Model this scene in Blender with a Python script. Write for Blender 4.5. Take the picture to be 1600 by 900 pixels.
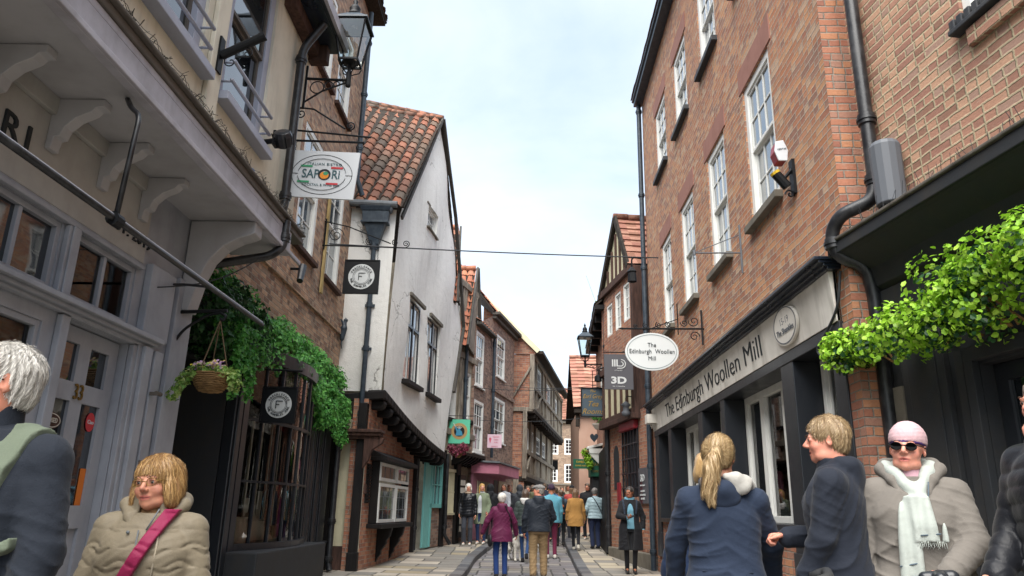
import bpy, bmesh, math, random
import numpy as np
from mathutils import Matrix, Vector
R = math.radians
rnd = random.Random(7)
scn = bpy.context.scene
for _o in list(bpy.data.objects):
    bpy.data.objects.remove(_o)
COL = scn.collection

# ---------------------------------------------------------------- camera
cam_d = bpy.data.cameras.new('camera'); cam = bpy.data.objects.new('camera', cam_d); COL.objects.link(cam)
_u = np.array([80., -3850., 1157.]); _u /= np.linalg.norm(_u)          # world up, seen in the lens
_y = np.array([18., 349., 1157.]); _y -= _u * (_y @ _u); _y /= np.linalg.norm(_y)   # the street's direction
_x = np.cross(_y, _u)
_m = np.array([_x, _y, _u])
_r, _up, _bk = _m @ np.array([1, 0, 0]), _m @ np.array([0, -1, 0]), _m @ np.array([0, 0, -1])
cam.matrix_world = Matrix(((_r[0], _up[0], _bk[0], 0), (_r[1], _up[1], _bk[1], 0), (_r[2], _up[2], _bk[2], 1.25), (0, 0, 0, 1)))
cam_d.sensor_width = 36; cam_d.lens = 36 * 1157 / 1600
cam_d.clip_start = 0.05; cam_d.clip_end = 2000
scn.camera = cam

# ---------------------------------------------------------------- sky and sun (bright overcast)
SUN_EL, SUN_ROT = 57, 200          # degrees; the sun stands behind the cloud, to the right of and behind the camera
w = bpy.data.worlds.new('World'); scn.world = w; w.use_nodes = True
nt = w.node_tree; nt.nodes.clear()
def _n(t, **k):
    n = nt.nodes.new(t)
    for a, b in k.items(): setattr(n, a, b)
    return n
out = _n('ShaderNodeOutputWorld'); bg = _n('ShaderNodeBackground'); add = _n('ShaderNodeAddShader')
sky = _n('ShaderNodeTexSky', sky_type='NISHITA', sun_disc=False)
sky.sun_elevation = R(SUN_EL); sky.sun_rotation = R(180 + 17); sky.air_density = 1.0; sky.dust_density = 2.0
bg.inputs[1].default_value = 0.05
nt.links.new(sky.outputs[0], bg.inputs[0])
tc = _n('ShaderNodeTexCoord'); mp = _n('ShaderNodeMapping'); mp.inputs['Scale'].default_value = (1.3, 1.0, 2.0)
nz = _n('ShaderNodeTexNoise'); nz.inputs['Scale'].default_value = 2.1; nz.inputs['Detail'].default_value = 7; nz.inputs['Roughness'].default_value = .55; nz.inputs['Distortion'].default_value = .4
cr = _n('ShaderNodeValToRGB')
cr.color_ramp.elements[0].position = .34; cr.color_ramp.elements[0].color = (.52, .62, .72, 1)
cr.color_ramp.elements[1].position = .66; cr.color_ramp.elements[1].color = (.82, .87, .90, 1)
bg2 = _n('ShaderNodeBackground'); bg2.inputs[1].default_value = 0.49
nt.links.new(tc.outputs['Generated'], mp.inputs[0]); nt.links.new(mp.outputs[0], nz.inputs[0])
nt.links.new(nz.outputs[0], cr.inputs[0]); nt.links.new(cr.outputs[0], bg2.inputs[0])
nt.links.new(bg.outputs[0], add.inputs[0]); nt.links.new(bg2.outputs[0], add.inputs[1]); nt.links.new(add.outputs[0], out.inputs[0])
sd = bpy.data.lights.new('sun', 'SUN'); so = bpy.data.objects.new('sun', sd); COL.objects.link(so)
sd.energy = 3.9; sd.angle = R(60); sd.color = (1, .96, .9)
_az = R(-17)    # from behind the camera, a little from the left
_d = Vector((-math.sin(_az) * math.cos(R(SUN_EL)), math.cos(_az) * math.cos(R(SUN_EL)), -math.sin(R(SUN_EL))))
so.rotation_euler = _d.to_track_quat('-Z', 'Y').to_euler()
scn.view_settings.view_transform = 'Standard'; scn.view_settings.look = 'None'
scn.view_settings.exposure = 1.17; scn.view_settings.gamma = 1.0
scn.view_settings.use_curve_mapping = False
scn.cycles.max_bounces = 6; scn.cycles.diffuse_bounces = 3; scn.cycles.glossy_bounces = 3; scn.cycles.transmission_bounces = 4; scn.cycles.transparent_max_bounces = 8
scn.cycles.use_denoising = True; scn.cycles.caustics_reflective = False; scn.cycles.caustics_refractive = False
try: scn.cycles.denoiser = 'OPENIMAGEDENOISE'
except Exception: pass

# ---------------------------------------------------------------- helpers
def lin(h):
    h = h.lstrip('#'); c = [int(h[i:i + 2], 16) / 255 for i in (0, 2, 4)]
    return tuple(x / 12.92 if x <= .04045 else ((x + .055) / 1.055) ** 2.4 for x in c)
WLOC = {}
def tag(o, label=None, cat=None, group=None, kind=None):
    if label: o['label'] = label
    if cat: o['category'] = cat
    if group: o['group'] = group
    if kind: o['kind'] = kind
    return o
def thing(name, label, cat, loc=(0, 0, 0), group=None, kind=None):
    o = bpy.data.objects.new(name, None); COL.objects.link(o); o.location = loc; o.empty_display_size = .1
    WLOC[o.name] = Vector(loc)
    return tag(o, label, cat, group, kind)
def link(me, name, parent=None, loc=None):
    o = bpy.data.objects.new(name, me); COL.objects.link(o)
    if parent is not None:
        o.parent = parent; WLOC[o.name] = WLOC[parent.name]
    else:
        WLOC[o.name] = Vector(loc or (0, 0, 0)); o.location = WLOC[o.name]
    return o
class Fr:
    """a facade: origin (x, y), direction along the wall, sign of the street side"""
    def __init__(s, a, b, flip=1):
        s.o = Vector((a[0], a[1], 0)); d = Vector((b[0] - a[0], b[1] - a[1], 0)); s.L = d.length; s.u = d.normalized()
        s.n = Vector((s.u.y, -s.u.x, 0)) * flip
    def p(s, a, d, z): return s.o + s.u * a + s.n * d + Vector((0, 0, z))
    def at(s, x=None, y=None):        # the s coordinate at a world y
        return (y - s.o.y) / s.u.y
FL = lambda a, b: Fr(a, b, 1)          # left-hand facades look to +x
FRt = lambda a, b: Fr(a, b, -1)        # right-hand facades look to -x
class MB:
    def __init__(s): s.v = []; s.f = []; s.mi = []; s.cur = 0
    def mat(s, i): s.cur = i; return s
    def face(s, pts):
        n = len(s.v); s.v += [Vector(p) for p in pts]; s.f.append(list(range(n, n + len(pts)))); s.mi.append(s.cur); return s
    def hexa(s, c):      # 8 corners: bottom 4 then top 4
        n = len(s.v); s.v += [Vector(p) for p in c]
        for f in ((0, 3, 2, 1), (4, 5, 6, 7), (0, 1, 5, 4), (1, 2, 6, 5), (2, 3, 7, 6), (3, 0, 4, 7)):
            s.f.append([n + i for i in f]); s.mi.append(s.cur)
        return s
    def box(s, x0, x1, y0, y1, z0, z1):
        return s.hexa([(x0, y0, z0), (x1, y0, z0), (x1, y1, z0), (x0, y1, z0), (x0, y0, z1), (x1, y0, z1), (x1, y1, z1), (x0, y1, z1)])
    def fb(s, F, s0, s1, d0, d1, z0, z1):
        return s.hexa([F.p(s0, d0, z0), F.p(s1, d0, z0), F.p(s1, d1, z0), F.p(s0, d1, z0), F.p(s0, d0, z1), F.p(s1, d0, z1), F.p(s1, d1, z1), F.p(s0, d1, z1)])
    def bar(s, a, b, w, h=None, up=(0, 0, 1)):      # a straight bar of rectangular section
        a, b = Vector(a), Vector(b); h = h or w; d = (b - a).normalized(); u = Vector(up)
        if abs(d.dot(u)) > .98: u = Vector((1, 0, 0))
        x = d.cross(u).normalized() * w / 2; y = x.cross(d).normalized() * h / 2
        return s.hexa([a - x - y, a + x - y, a + x + y, a - x + y, b - x - y, b + x - y, b + x + y, b - x + y])
    def tube(s, pts, r, n=8, cap=True):
        pts = [Vector(p) for p in pts]; rs = r if isinstance(r, (list, tuple)) else [r] * len(pts)
        rings = []; prev = None
        for i, p in enumerate(pts):
            d = (pts[min(i + 1, len(pts) - 1)] - pts[max(i - 1, 0)]).normalized()
            if prev is None:
                a = d.orthogonal().normalized()
            else:
                a = prev - d * prev.dot(d)
                a = a.normalized() if a.length > 1e-6 else d.orthogonal().normalized()
            prev = a; b = d.cross(a); k = len(s.v)
            s.v += [p + (a * math.cos(2 * math.pi * j / n) + b * math.sin(2 * math.pi * j / n)) * rs[i] for j in range(n)]
            rings.append(k)
        for q in range(len(rings) - 1):
            for j in range(n):
                s.f.append([rings[q] + j, rings[q] + (j + 1) % n, rings[q + 1] + (j + 1) % n, rings[q + 1] + j]); s.mi.append(s.cur)
        if cap:
            s.f.append([rings[0] + j for j in reversed(range(n))]); s.mi.append(s.cur)
            s.f.append([rings[-1] + j for j in range(n)]); s.mi.append(s.cur)
        return s
    def lathe(s, prof, c, n=16, axis=None, sx=1, sy=1):    # prof = [(r, z)], around c
        c = Vector(c); A = axis or Matrix.Identity(3); rings = []
        for r, z in prof:
            k = len(s.v); s.v += [c + A @ Vector((r * sx * math.cos(2 * math.pi * j / n), r * sy * math.sin(2 * math.pi * j / n), z)) for j in range(n)]; rings.append(k)
        for q in range(len(rings) - 1):
            for j in range(n):
                s.f.append([rings[q] + j, rings[q] + (j + 1) % n, rings[q + 1] + (j + 1) % n, rings[q + 1] + j]); s.mi.append(s.cur)
        s.f.append([rings[0] + j for j in reversed(range(n))]); s.mi.append(s.cur)
        s.f.append([rings[-1] + j for j in range(n)]); s.mi.append(s.cur)
        return s
    def prism(s, poly, ext):      # a 3D polygon pushed along a vector
        poly = [Vector(p) for p in poly]; e = Vector(ext); n = len(poly); k = len(s.v)
        s.v += poly + [p + e for p in poly]
        s.f.append(list(range(k, k + n))); s.mi.append(s.cur); s.f.append([k + n + i for i in reversed(range(n))]); s.mi.append(s.cur)
        for i in range(n):
            s.f.append([k + i, k + (i + 1) % n, k + n + (i + 1) % n, k + n + i]); s.mi.append(s.cur)
        return s
    def grid(s, P):               # P[i][j] points
        k = len(s.v); m = len(P[0])
        for row in P: s.v += [Vector(p) for p in row]
        for i in range(len(P) - 1):
            for j in range(m - 1):
                s.f.append([k + i * m + j, k + i * m + j + 1, k + (i + 1) * m + j + 1, k + (i + 1) * m + j]); s.mi.append(s.cur)
        return s
    def build(s, name, mats, parent=None, smooth=False, bevel=0, loc=None, weld=False, recalc=True):
        off = WLOC[parent.name] if parent is not None else Vector(loc or (0, 0, 0))
        me = bpy.data.meshes.new(name)
        me.from_pydata([tuple(p) for p in s.v], [], s.f)
        for m in (mats if isinstance(mats, (list, tuple)) else [mats]): me.materials.append(m)
        for p, i in zip(me.polygons, s.mi): p.material_index = i
        bm = bmesh.new(); bm.from_mesh(me)
        if weld: bmesh.ops.remove_doubles(bm, verts=bm.verts, dist=1e-4)
        if recalc: bmesh.ops.recalc_face_normals(bm, faces=bm.faces)
        uvl = bm.loops.layers.uv.new('uv')
        for f in bm.faces:
            n = f.normal
            if abs(n.z) > .75:
                for l in f.loops: l[uvl].uv = (l.vert.co.x, l.vert.co.y)
            else:
                t = Vector((-n.y, n.x, 0))
                if t.length < 1e-6: t = Vector((1, 0, 0))
                t.normalize(); 
                if abs(t.y) > abs(t.x):
                    if t.y < 0: t = -t
                elif t.x < 0: t = -t
                sl = 1 / max(.3, math.sqrt(max(0, 1 - n.z * n.z)))
                for l in f.loops: l[uvl].uv = (l.vert.co.dot(t), l.vert.co.z * sl)
            f.smooth = smooth
        for v in bm.verts: v.co -= off
        bm.to_mesh(me); bm.free()
        o = link(me, name, parent, loc)
        if bevel:
            b = o.modifiers.new('bevel', 'BEVEL'); b.width = bevel; b.segments = 2; b.limit_method = 'ANGLE'; b.angle_limit = R(40)
            b.harden_normals = False
        return o
def npmesh(name, V, Fc, mats, parent=None, smooth=False, mi=None, attr=None, loc=None):
    """a mesh straight from numpy arrays (all faces with the same number of corners)"""
    off = np.array(WLOC[parent.name] if parent is not None else (loc or (0, 0, 0)), float)
    me = bpy.data.meshes.new(name); V = (np.asarray(V, float) - off).astype(np.float32); Fc = np.asarray(Fc, np.int32); k = Fc.shape[1]
    me.vertices.add(len(V)); me.vertices.foreach_set('co', V.ravel())
    me.loops.add(Fc.size); me.loops.foreach_set('vertex_index', Fc.ravel())
    me.polygons.add(len(Fc)); me.polygons.foreach_set('loop_start', np.arange(0, Fc.size, k, dtype=np.int32))
    try: me.polygons.foreach_set('loop_total', np.full(len(Fc), k, np.int32))
    except Exception: pass
    for m in (mats if isinstance(mats, (list, tuple)) else [mats]): me.materials.append(m)
    if mi is not None: me.polygons.foreach_set('material_index', np.asarray(mi, np.int32))
    me.polygons.foreach_set('use_smooth', np.full(len(Fc), smooth))
    me.update(calc_edges=True)
    if attr is not None:
        a = me.color_attributes.new('tint', 'FLOAT_COLOR', 'POINT'); a.data.foreach_set('color', np.asarray(attr, np.float32).ravel())
    return link(me, name, parent, loc)
def wall(mb, F, s0, s1, z0, z1, holes=(), t=.12, d=0.0, zt0=None, zt1=None):
    """front sheet of a wall with openings cut through it and their reveals"""
    S = sorted({s0, s1, *[h[0] for h in holes], *[h[1] for h in holes]}); Z = sorted({z0, z1, *[h[2] for h in holes], *[h[3] for h in holes]})
    S = [a for a in S if s0 <= a <= s1]; Z = [a for a in Z if z0 <= a <= z1]
    for i in range(len(S) - 1):
        for j in range(len(Z) - 1):
            cs, cz = (S[i] + S[i + 1]) / 2, (Z[j] + Z[j + 1]) / 2
            if any(h[0] < cs < h[1] and h[2] < cz < h[3] for h in holes): continue
            mb.face([F.p(S[i], d, Z[j]), F.p(S[i + 1], d, Z[j]), F.p(S[i + 1], d, Z[j + 1]), F.p(S[i], d, Z[j + 1])])
    for a, b, c, e in holes:
        for q in (((a, c), (b, c)), ((b, c), (b, e)), ((b, e), (a, e)), ((a, e), (a, c))):
            mb.face([F.p(q[0][0], d, q[0][1]), F.p(q[1][0], d, q[1][1]), F.p(q[1][0], d - t, q[1][1]), F.p(q[0][0], d - t, q[0][1])])
def shell(mb, F, s0, s1, depth, z0, z1, d=0.0, top=True):
    """the other faces of a building's block: ends, back and top"""
    P = F.p
    mb.face([P(s0, d, z0), P(s0, -depth, z0), P(s0, -depth, z1), P(s0, d, z1)])
    mb.face([P(s1, d, z0), P(s1, -depth, z0), P(s1, -depth, z1), P(s1, d, z1)])
    mb.face([P(s0, -depth, z0), P(s1, -depth, z0), P(s1, -depth, z1), P(s0, -depth, z1)])
    if top: mb.face([P(s0, d, z1), P(s1, d, z1), P(s1, -depth, z1), P(s0, -depth, z1)])
def text_mesh(txt, size, depth=.004, xs=1.0, align='CENTER', shear=0, off=0, font_sp=1.0):
    cu = bpy.data.curves.new('t', 'FONT'); cu.body = txt; cu.size = size; cu.align_x = align; cu.align_y = 'CENTER'; cu.extrude = depth; cu.shear = shear; cu.offset = off; cu.space_character = font_sp
    cu.resolution_u = 3
    o = bpy.data.objects.new('t', cu); COL.objects.link(o); bpy.context.view_layer.update()
    me = bpy.data.meshes.new_from_object(o.evaluated_get(bpy.context.evaluated_depsgraph_get()))
    V = [Vector((v.co.x * xs, v.co.y, v.co.z)) for v in me.vertices]; Fc = [list(p.vertices) for p in me.polygons]
    bpy.data.objects.remove(o); bpy.data.curves.remove(cu); bpy.data.meshes.remove(me)
    return V, Fc
def put_text(mb, txt, size, o, ux, uy, depth=.004, **k):
    """writes on a plane: o = centre, ux = reading direction, uy = up"""
    V, Fc = text_mesh(txt, size, depth, **k); o, ux, uy = Vector(o), Vector(ux).normalized(), Vector(uy).normalized(); n = ux.cross(uy); b = len(mb.v)
    mb.v += [o + ux * v.x + uy * v.y + n * v.z for v in V]
    for f in Fc: mb.f.append([b + i for i in f]); mb.mi.append(mb.cur)
def ring_text(mb, txt, size, r, o, ux, uy, a0, a1, depth=.003, inward=False):
    o, ux, uy = Vector(o), Vector(ux), Vector(uy); n = len(txt)
    for i, ch in enumerate(txt):
        if ch == ' ': continue
        a = R(a0 + (a1 - a0) * (i + .5) / n); c, s_ = math.cos(a), math.sin(a)
        up = (ux * c + uy * s_) * (-1 if inward else 1); rt = (ux * s_ - uy * c) * (-1 if inward else 1)
        put_text(mb, ch, size, o + (ux * c + uy * s_) * r, rt, up, depth)
def disc(mb, o, ux, uy, rx, ry, t, n=40, r0=0):
    """a flat elliptical plate (or ring when r0) of thickness t"""
    o, ux, uy = Vector(o), Vector(ux).normalized(), Vector(uy).normalized(); nn = ux.cross(uy) * t
    P = [o + ux * rx * math.cos(2 * math.pi * i / n) + uy * ry * math.sin(2 * math.pi * i / n) for i in range(n)]
    if not r0: mb.prism(P, nn); return
    Q = [o + ux * (rx - r0) * math.cos(2 * math.pi * i / n) + uy * (ry - r0) * math.sin(2 * math.pi * i / n) for i in range(n)]
    for i in range(n):
        j = (i + 1) % n
        mb.hexa([P[i], P[j], Q[j], Q[i], P[i] + nn, P[j] + nn, Q[j] + nn, Q[i] + nn])
def scroll(c, ux, uy, r, turns=1.5, a0=0, n=18, cw=1):
    c, ux, uy = Vector(c), Vector(ux), Vector(uy)
    return [c + (ux * math.cos(a0 + cw * t * turns * 2 * math.pi) + uy * math.sin(a0 + cw * t * turns * 2 * math.pi)) * (r * (1 - .85 * t)) for t in [i / n for i in range(n + 1)]]

# ---------------------------------------------------------------- materials
class NT:
    def __init__(s, name):
        s.m = bpy.data.materials.new(name); s.m.use_nodes = True; s.t = s.m.node_tree; s.t.nodes.clear()
        s.out = s.t.nodes.new('ShaderNodeOutputMaterial'); s.b = s.t.nodes.new('ShaderNodeBsdfPrincipled'); s.t.links.new(s.b.outputs[0], s.out.inputs[0])
    def n(s, t, ins=None, **k):
        n = s.t.nodes.new(t)
        for a, b in k.items(): setattr(n, a, b)
        for a, b in (ins or {}).items():
            s.set(n.inputs[a], b)
        return n
    def set(s, i, v):
        if isinstance(v, bpy.types.NodeSocket): s.t.links.new(v, i)
        else: i.default_value = v
    def math(s, op, a, b=0.0, c=None):
        n = s.n('ShaderNodeMath', {0: a, 1: b}, operation=op)
        if c is not None: s.set(n.inputs[2], c)
        return n.outputs[0]
    def noise(s, vec, sc, det=4, rough=.55, dist=0):
        return s.n('ShaderNodeTexNoise', {'Vector': vec, 'Scale': sc, 'Detail': det, 'Roughness': rough, 'Distortion': dist})
    def ramp(s, f, stops, interp='LINEAR'):
        n = s.n('ShaderNodeValToRGB', {'Fac': f}); e = n.color_ramp.elements; n.color_ramp.interpolation = interp
        while len(e) < len(stops): e.new(.5)
        for i, (p, c) in enumerate(stops): e[i].position = p; e[i].color = (*c[:3], 1) if not isinstance(c, (int, float)) else (c, c, c, 1)
        return n.outputs[0]
    def mix(s, f, a, b, mode='MIX'):
        n = s.n('ShaderNodeMix', data_type='RGBA', blend_type=mode)
        s.set(n.inputs[0], f); s.set(n.inputs[6], a if isinstance(a, bpy.types.NodeSocket) else (*a[:3], 1)); s.set(n.inputs[7], b if isinstance(b, bpy.types.NodeSocket) else (*b[:3], 1))
        return n.outputs[2]
    def bump(s, h, st=.3, dist=.01):
        s.set(s.b.inputs['Normal'], s.n('ShaderNodeBump', {'Height': h, 'Strength': st, 'Distance': dist}).outputs[0])
    def P(s, **k):
        for a, b in k.items():
            s.set(s.b.inputs[a.replace('_', ' ')], (*b[:3], 1) if isinstance(b, tuple) and len(b) == 3 and a == 'Base_Color' else b)
        return s
M = {}
def obj_co(t): return t.n('ShaderNodeTexCoord').outputs['Object']
def uv_co(t): return t.n('ShaderNodeTexCoord').outputs['UV']
def m_paint(name, col, rough=.5, wear=.15, dirt=None, bump=.15, scale=3, spec=.4, metal=0, streak=0.35):
    """painted or plain surface with uneven dirt, vertical streaks and a little relief"""
    t = NT(name); co = obj_co(t); c = lin(col) if isinstance(col, str) else col
    mp = t.n('ShaderNodeMapping', {'Vector': co, 'Scale': (1, 1, .18)})
    n1 = t.noise(co, scale, 6).outputs[0]; n2 = t.noise(mp.outputs[0], scale * 2.6, 5, .6).outputs[0]
    d = dirt or tuple(x * .45 for x in c)
    f1 = t.ramp(n1, [(.45, 0.), (.75, 1.)]); f2 = t.ramp(n2, [(.5, 0.), (.8, 1.)])
    c1 = t.mix(t.math('MULTIPLY', f1, wear), c, d); c2 = t.mix(t.math('MULTIPLY', f2, wear * streak * 2), c1, d)
    t.P(Base_Color=c2, Roughness=t.math('ADD', t.math('MULTIPLY', n1, .25), rough - .12), Metallic=metal, Specular_IOR_Level=spec)
    if bump: t.bump(t.noise(co, 60 if scale > 1 else 20, 3).outputs[0], bump, .003)
    M[name] = t.m; return t.m
def m_brick(name, cols, mortar, bw=.225, bh=.075, mw=.011, bump=.5, blotch=.5, warp=.006, rough=.9):
    t = NT(name); uv = uv_co(t)
    wn = t.noise(uv, 3.0, 3); wv = t.n('ShaderNodeVectorMath', {0: wn.outputs['Color'], 1: (.5, .5, .5)}, operation='SUBTRACT').outputs[0]
    wn2 = t.noise(uv, 35.0, 2); wv2 = t.n('ShaderNodeVectorMath', {0: wn2.outputs['Color'], 1: (.5, .5, .5)}, operation='SUBTRACT').outputs[0]
    a = t.n('ShaderNodeVectorMath', {0: wv, 'Scale': warp * 5}, operation='SCALE').outputs[0]
    a2 = t.n('ShaderNodeVectorMath', {0: wv2, 'Scale': warp * 1.5}, operation='SCALE').outputs[0]
    p = t.n('ShaderNodeVectorMath', {0: uv, 1: a}, operation='ADD').outputs[0]; p = t.n('ShaderNodeVectorMath', {0: p, 1: a2}, operation='ADD').outputs[0]
    sp = t.n('ShaderNodeSeparateXYZ', {0: p}); v = t.math('DIVIDE', sp.outputs[1], bh); row = t.math('FLOOR', v)
    odd = t.math('MODULO', t.math('ABSOLUTE', row), 2.0)
    jit = t.n('ShaderNodeTexWhiteNoise', {'W': row}, noise_dimensions='1D').outputs[0]
    u = t.math('ADD', t.math('DIVIDE', sp.outputs[0], bw), t.math('ADD', t.math('MULTIPLY', odd, .5), t.math('MULTIPLY', jit, .12)))
    col = t.math('FLOOR', u); fu = t.math('FRACT', u); fv = t.math('FRACT', v)
    # headers among the stretchers: some cells are split in two
    cid = t.n('ShaderNodeCombineXYZ', {0: col, 1: row, 2: 0.0}).outputs[0]
    wnz = t.n('ShaderNodeTexWhiteNoise', {'Vector': cid}, noise_dimensions='3D'); split = t.math('GREATER_THAN', wnz.outputs[0], .55)
    half = t.math('MULTIPLY', t.math('FLOOR', t.math('MULTIPLY', fu, 2.0)), split)
    fu2 = t.math('FRACT', t.math('MULTIPLY', fu, t.math('ADD', split, 1.0)))
    cid2 = t.n('ShaderNodeCombineXYZ', {0: t.math('ADD', col, t.math('MULTIPLY', half, .37)), 1: row, 2: 3.3}).outputs[0]
    w2 = t.n('ShaderNodeTexWhiteNoise', {'Vector': cid2}, noise_dimensions='3D')
    wdt = t.math('DIVIDE', bw, t.math('ADD', split, 1.0))
    eu = t.math('MULTIPLY', t.math('MINIMUM', fu2, t.math('SUBTRACT', 1.0, fu2)), wdt)
    ev = t.math('MULTIPLY', t.math('MINIMUM', fv, t.math('SUBTRACT', 1.0, fv)), bh)
    e = t.math('MINIMUM', eu, ev)
    mask = t.n('ShaderNodeMapRange', {0: e, 1: mw * .35, 2: mw * .75, 3: 0.0, 4: 1.0}).outputs[0]
    n = len(cols); base = t.ramp(w2.outputs[0], [(i / n, lin(c)) for i, c in enumerate(cols)], 'CONSTANT')
    fine = t.noise(uv, 45, 5, .7).outputs[0]; big = t.noise(uv, .9, 4, .6).outputs[0]
    hs = t.mix(t.math('MULTIPLY', t.ramp(fine, [(.4, 0.), (.75, 1.)]), .28), base, lin('#4a3830'))
    hs = t.mix(t.math('MULTIPLY', t.ramp(t.noise(uv, 14, 4, .7).outputs[0], [(.55, 0.), (.8, 1.)]), .5), hs, lin('#a9998a'))
    hs = t.mix(t.math('MULTIPLY', t.ramp(big, [(.42, 0.), (.7, 1.)]), blotch), hs, lin('#6a5a50'))
    mc = t.mix(t.ramp(fine, [(.3, 0.), (.7, 1.)]), lin(mortar), tuple(x * .55 for x in lin(mortar)))
    t.P(Base_Color=t.mix(mask, mc, hs), Roughness=rough, Specular_IOR_Level=.25)
    h = t.math('ADD', t.math('MULTIPLY', mask, 1.0), t.math('ADD', t.math('MULTIPLY', fine, .5), t.math('MULTIPLY', w2.outputs[0], .35)))
    t.bump(h, bump, .008); M[name] = t.m; return t.m
def m_glass(name='pane_glass', dark='#10151a', rough=.03, ior=1.9):
    """window glass over an unlit room: a dark body under a strong clear reflection"""
    t = NT(name); co = obj_co(t); t.P(Base_Color=lin(dark), Roughness=rough, IOR=ior, Specular_IOR_Level=.5, Coat_Weight=.6, Coat_Roughness=.02)
    t.bump(t.noise(co, 2.2, 2).outputs[0], .05, .04); M[name] = t.m; return t.m
def m_clear(name='shop_glass', tint=(.9, .95, .93)):
    t = NT(name); t.t.nodes.remove(t.b)
    fr = t.n('ShaderNodeFresnel', {'IOR': 1.75}); tr = t.n('ShaderNodeBsdfTransparent', {0: (*tint, 1)}); gl = t.n('ShaderNodeBsdfGlossy', {'Roughness': .02})
    mx = t.n('ShaderNodeMixShader', {0: fr.outputs[0]}); t.t.links.new(tr.outputs[0], mx.inputs[1]); t.t.links.new(gl.outputs[0], mx.inputs[2]); t.t.links.new(mx.outputs[0], t.out.inputs[0])
    M[name] = t.m; return t.m
def m_flat(name, col, rough=.6, metal=0, spec=.3, emit=0):
    t = NT(name); c = lin(col) if isinstance(col, str) else col; t.P(Base_Color=c, Roughness=rough, Metallic=metal, Specular_IOR_Level=spec)
    if emit: t.P(Emission_Strength=emit); t.set(t.b.inputs['Emission Color'], (*c, 1))
    co = obj_co(t); t.bump(t.noise(co, 40, 2).outputs[0], .04, .002); M[name] = t.m; return t.m
def m_wood(name, c1, c2, sc=(1, 1, .12), rough=.85, k=9, bump=.5):
    t = NT(name); co = obj_co(t); mp = t.n('ShaderNodeMapping', {'Vector': co, 'Scale': sc}); a = t.noise(mp.outputs[0], k * 2.2, 7, .65, .3).outputs[0]; b = t.noise(co, 1.7, 4).outputs[0]
    c = t.mix(t.ramp(a, [(.35, 0.), (.65, 1.)]), lin(c1), lin(c2)); c = t.mix(t.math('MULTIPLY', t.ramp(b, [(.4, 0.), (.7, 1.)]), .4), c, lin('#2c2622'))
    t.P(Base_Color=c, Roughness=rough, Specular_IOR_Level=.2); t.bump(a, bump, .012); M[name] = t.m; return t.m
def m_tile(name, cols, tw, th, moss=.35, chan=0):
    """colour of single roof tiles picked from the uv cell"""
    t = NT(name); uv = uv_co(t); sp = t.n('ShaderNodeSeparateXYZ', {0: uv})
    cid = t.n('ShaderNodeCombineXYZ', {0: t.math('FLOOR', t.math('DIVIDE', sp.outputs[0], tw)), 1: t.math('FLOOR', t.math('DIVIDE', sp.outputs[1], th)), 2: 1.7}).outputs[0]
    wn = t.n('ShaderNodeTexWhiteNoise', {'Vector': cid}, noise_dimensions='3D').outputs[0]; n = len(cols)
    c = t.ramp(wn, [(i / n, lin(x)) for i, x in enumerate(cols)], 'CONSTANT')
    f = t.noise(uv, 22, 6, .7).outputs[0]; g = t.noise(uv, 1.1, 4).outputs[0]
    c = t.mix(t.math('MULTIPLY', t.ramp(f, [(.45, 0.), (.7, 1.)]), .5), c, lin('#6a5a50'))
    c = t.mix(t.math('MULTIPLY', t.ramp(g, [(.45, 0.), (.72, 1.)]), moss), c, lin('#4a4038'))
    if chan:      # moss and painted shade along the channels of the pantiles
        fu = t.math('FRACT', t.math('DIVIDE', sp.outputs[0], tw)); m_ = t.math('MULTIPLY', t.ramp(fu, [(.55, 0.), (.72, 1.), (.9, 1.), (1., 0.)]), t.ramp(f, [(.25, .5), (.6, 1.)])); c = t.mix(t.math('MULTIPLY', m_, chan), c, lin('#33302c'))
    t.P(Base_Color=c, Roughness=.85, Specular_IOR_Level=.25); t.bump(f, .3, .006); M[name] = t.m; return t.m
def m_leaf(name, stops, rough=.45):
    t = NT(name); g = t.n('ShaderNodeNewGeometry').outputs['Random Per Island']
    c = t.ramp(g, [(p, lin(x)) for p, x in stops]); t.P(Base_Color=c, Roughness=rough, Specular_IOR_Level=.35)
    tr = t.n('ShaderNodeBsdfTranslucent', {0: c}); mx = t.n('ShaderNodeMixShader', {0: .3}); t.t.links.new(t.b.outputs[0], mx.inputs[1]); t.t.links.new(tr.outputs[0], mx.inputs[2]); t.t.links.new(mx.outputs[0], t.out.inputs[0])
    M[name] = t.m; return t.m

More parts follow.
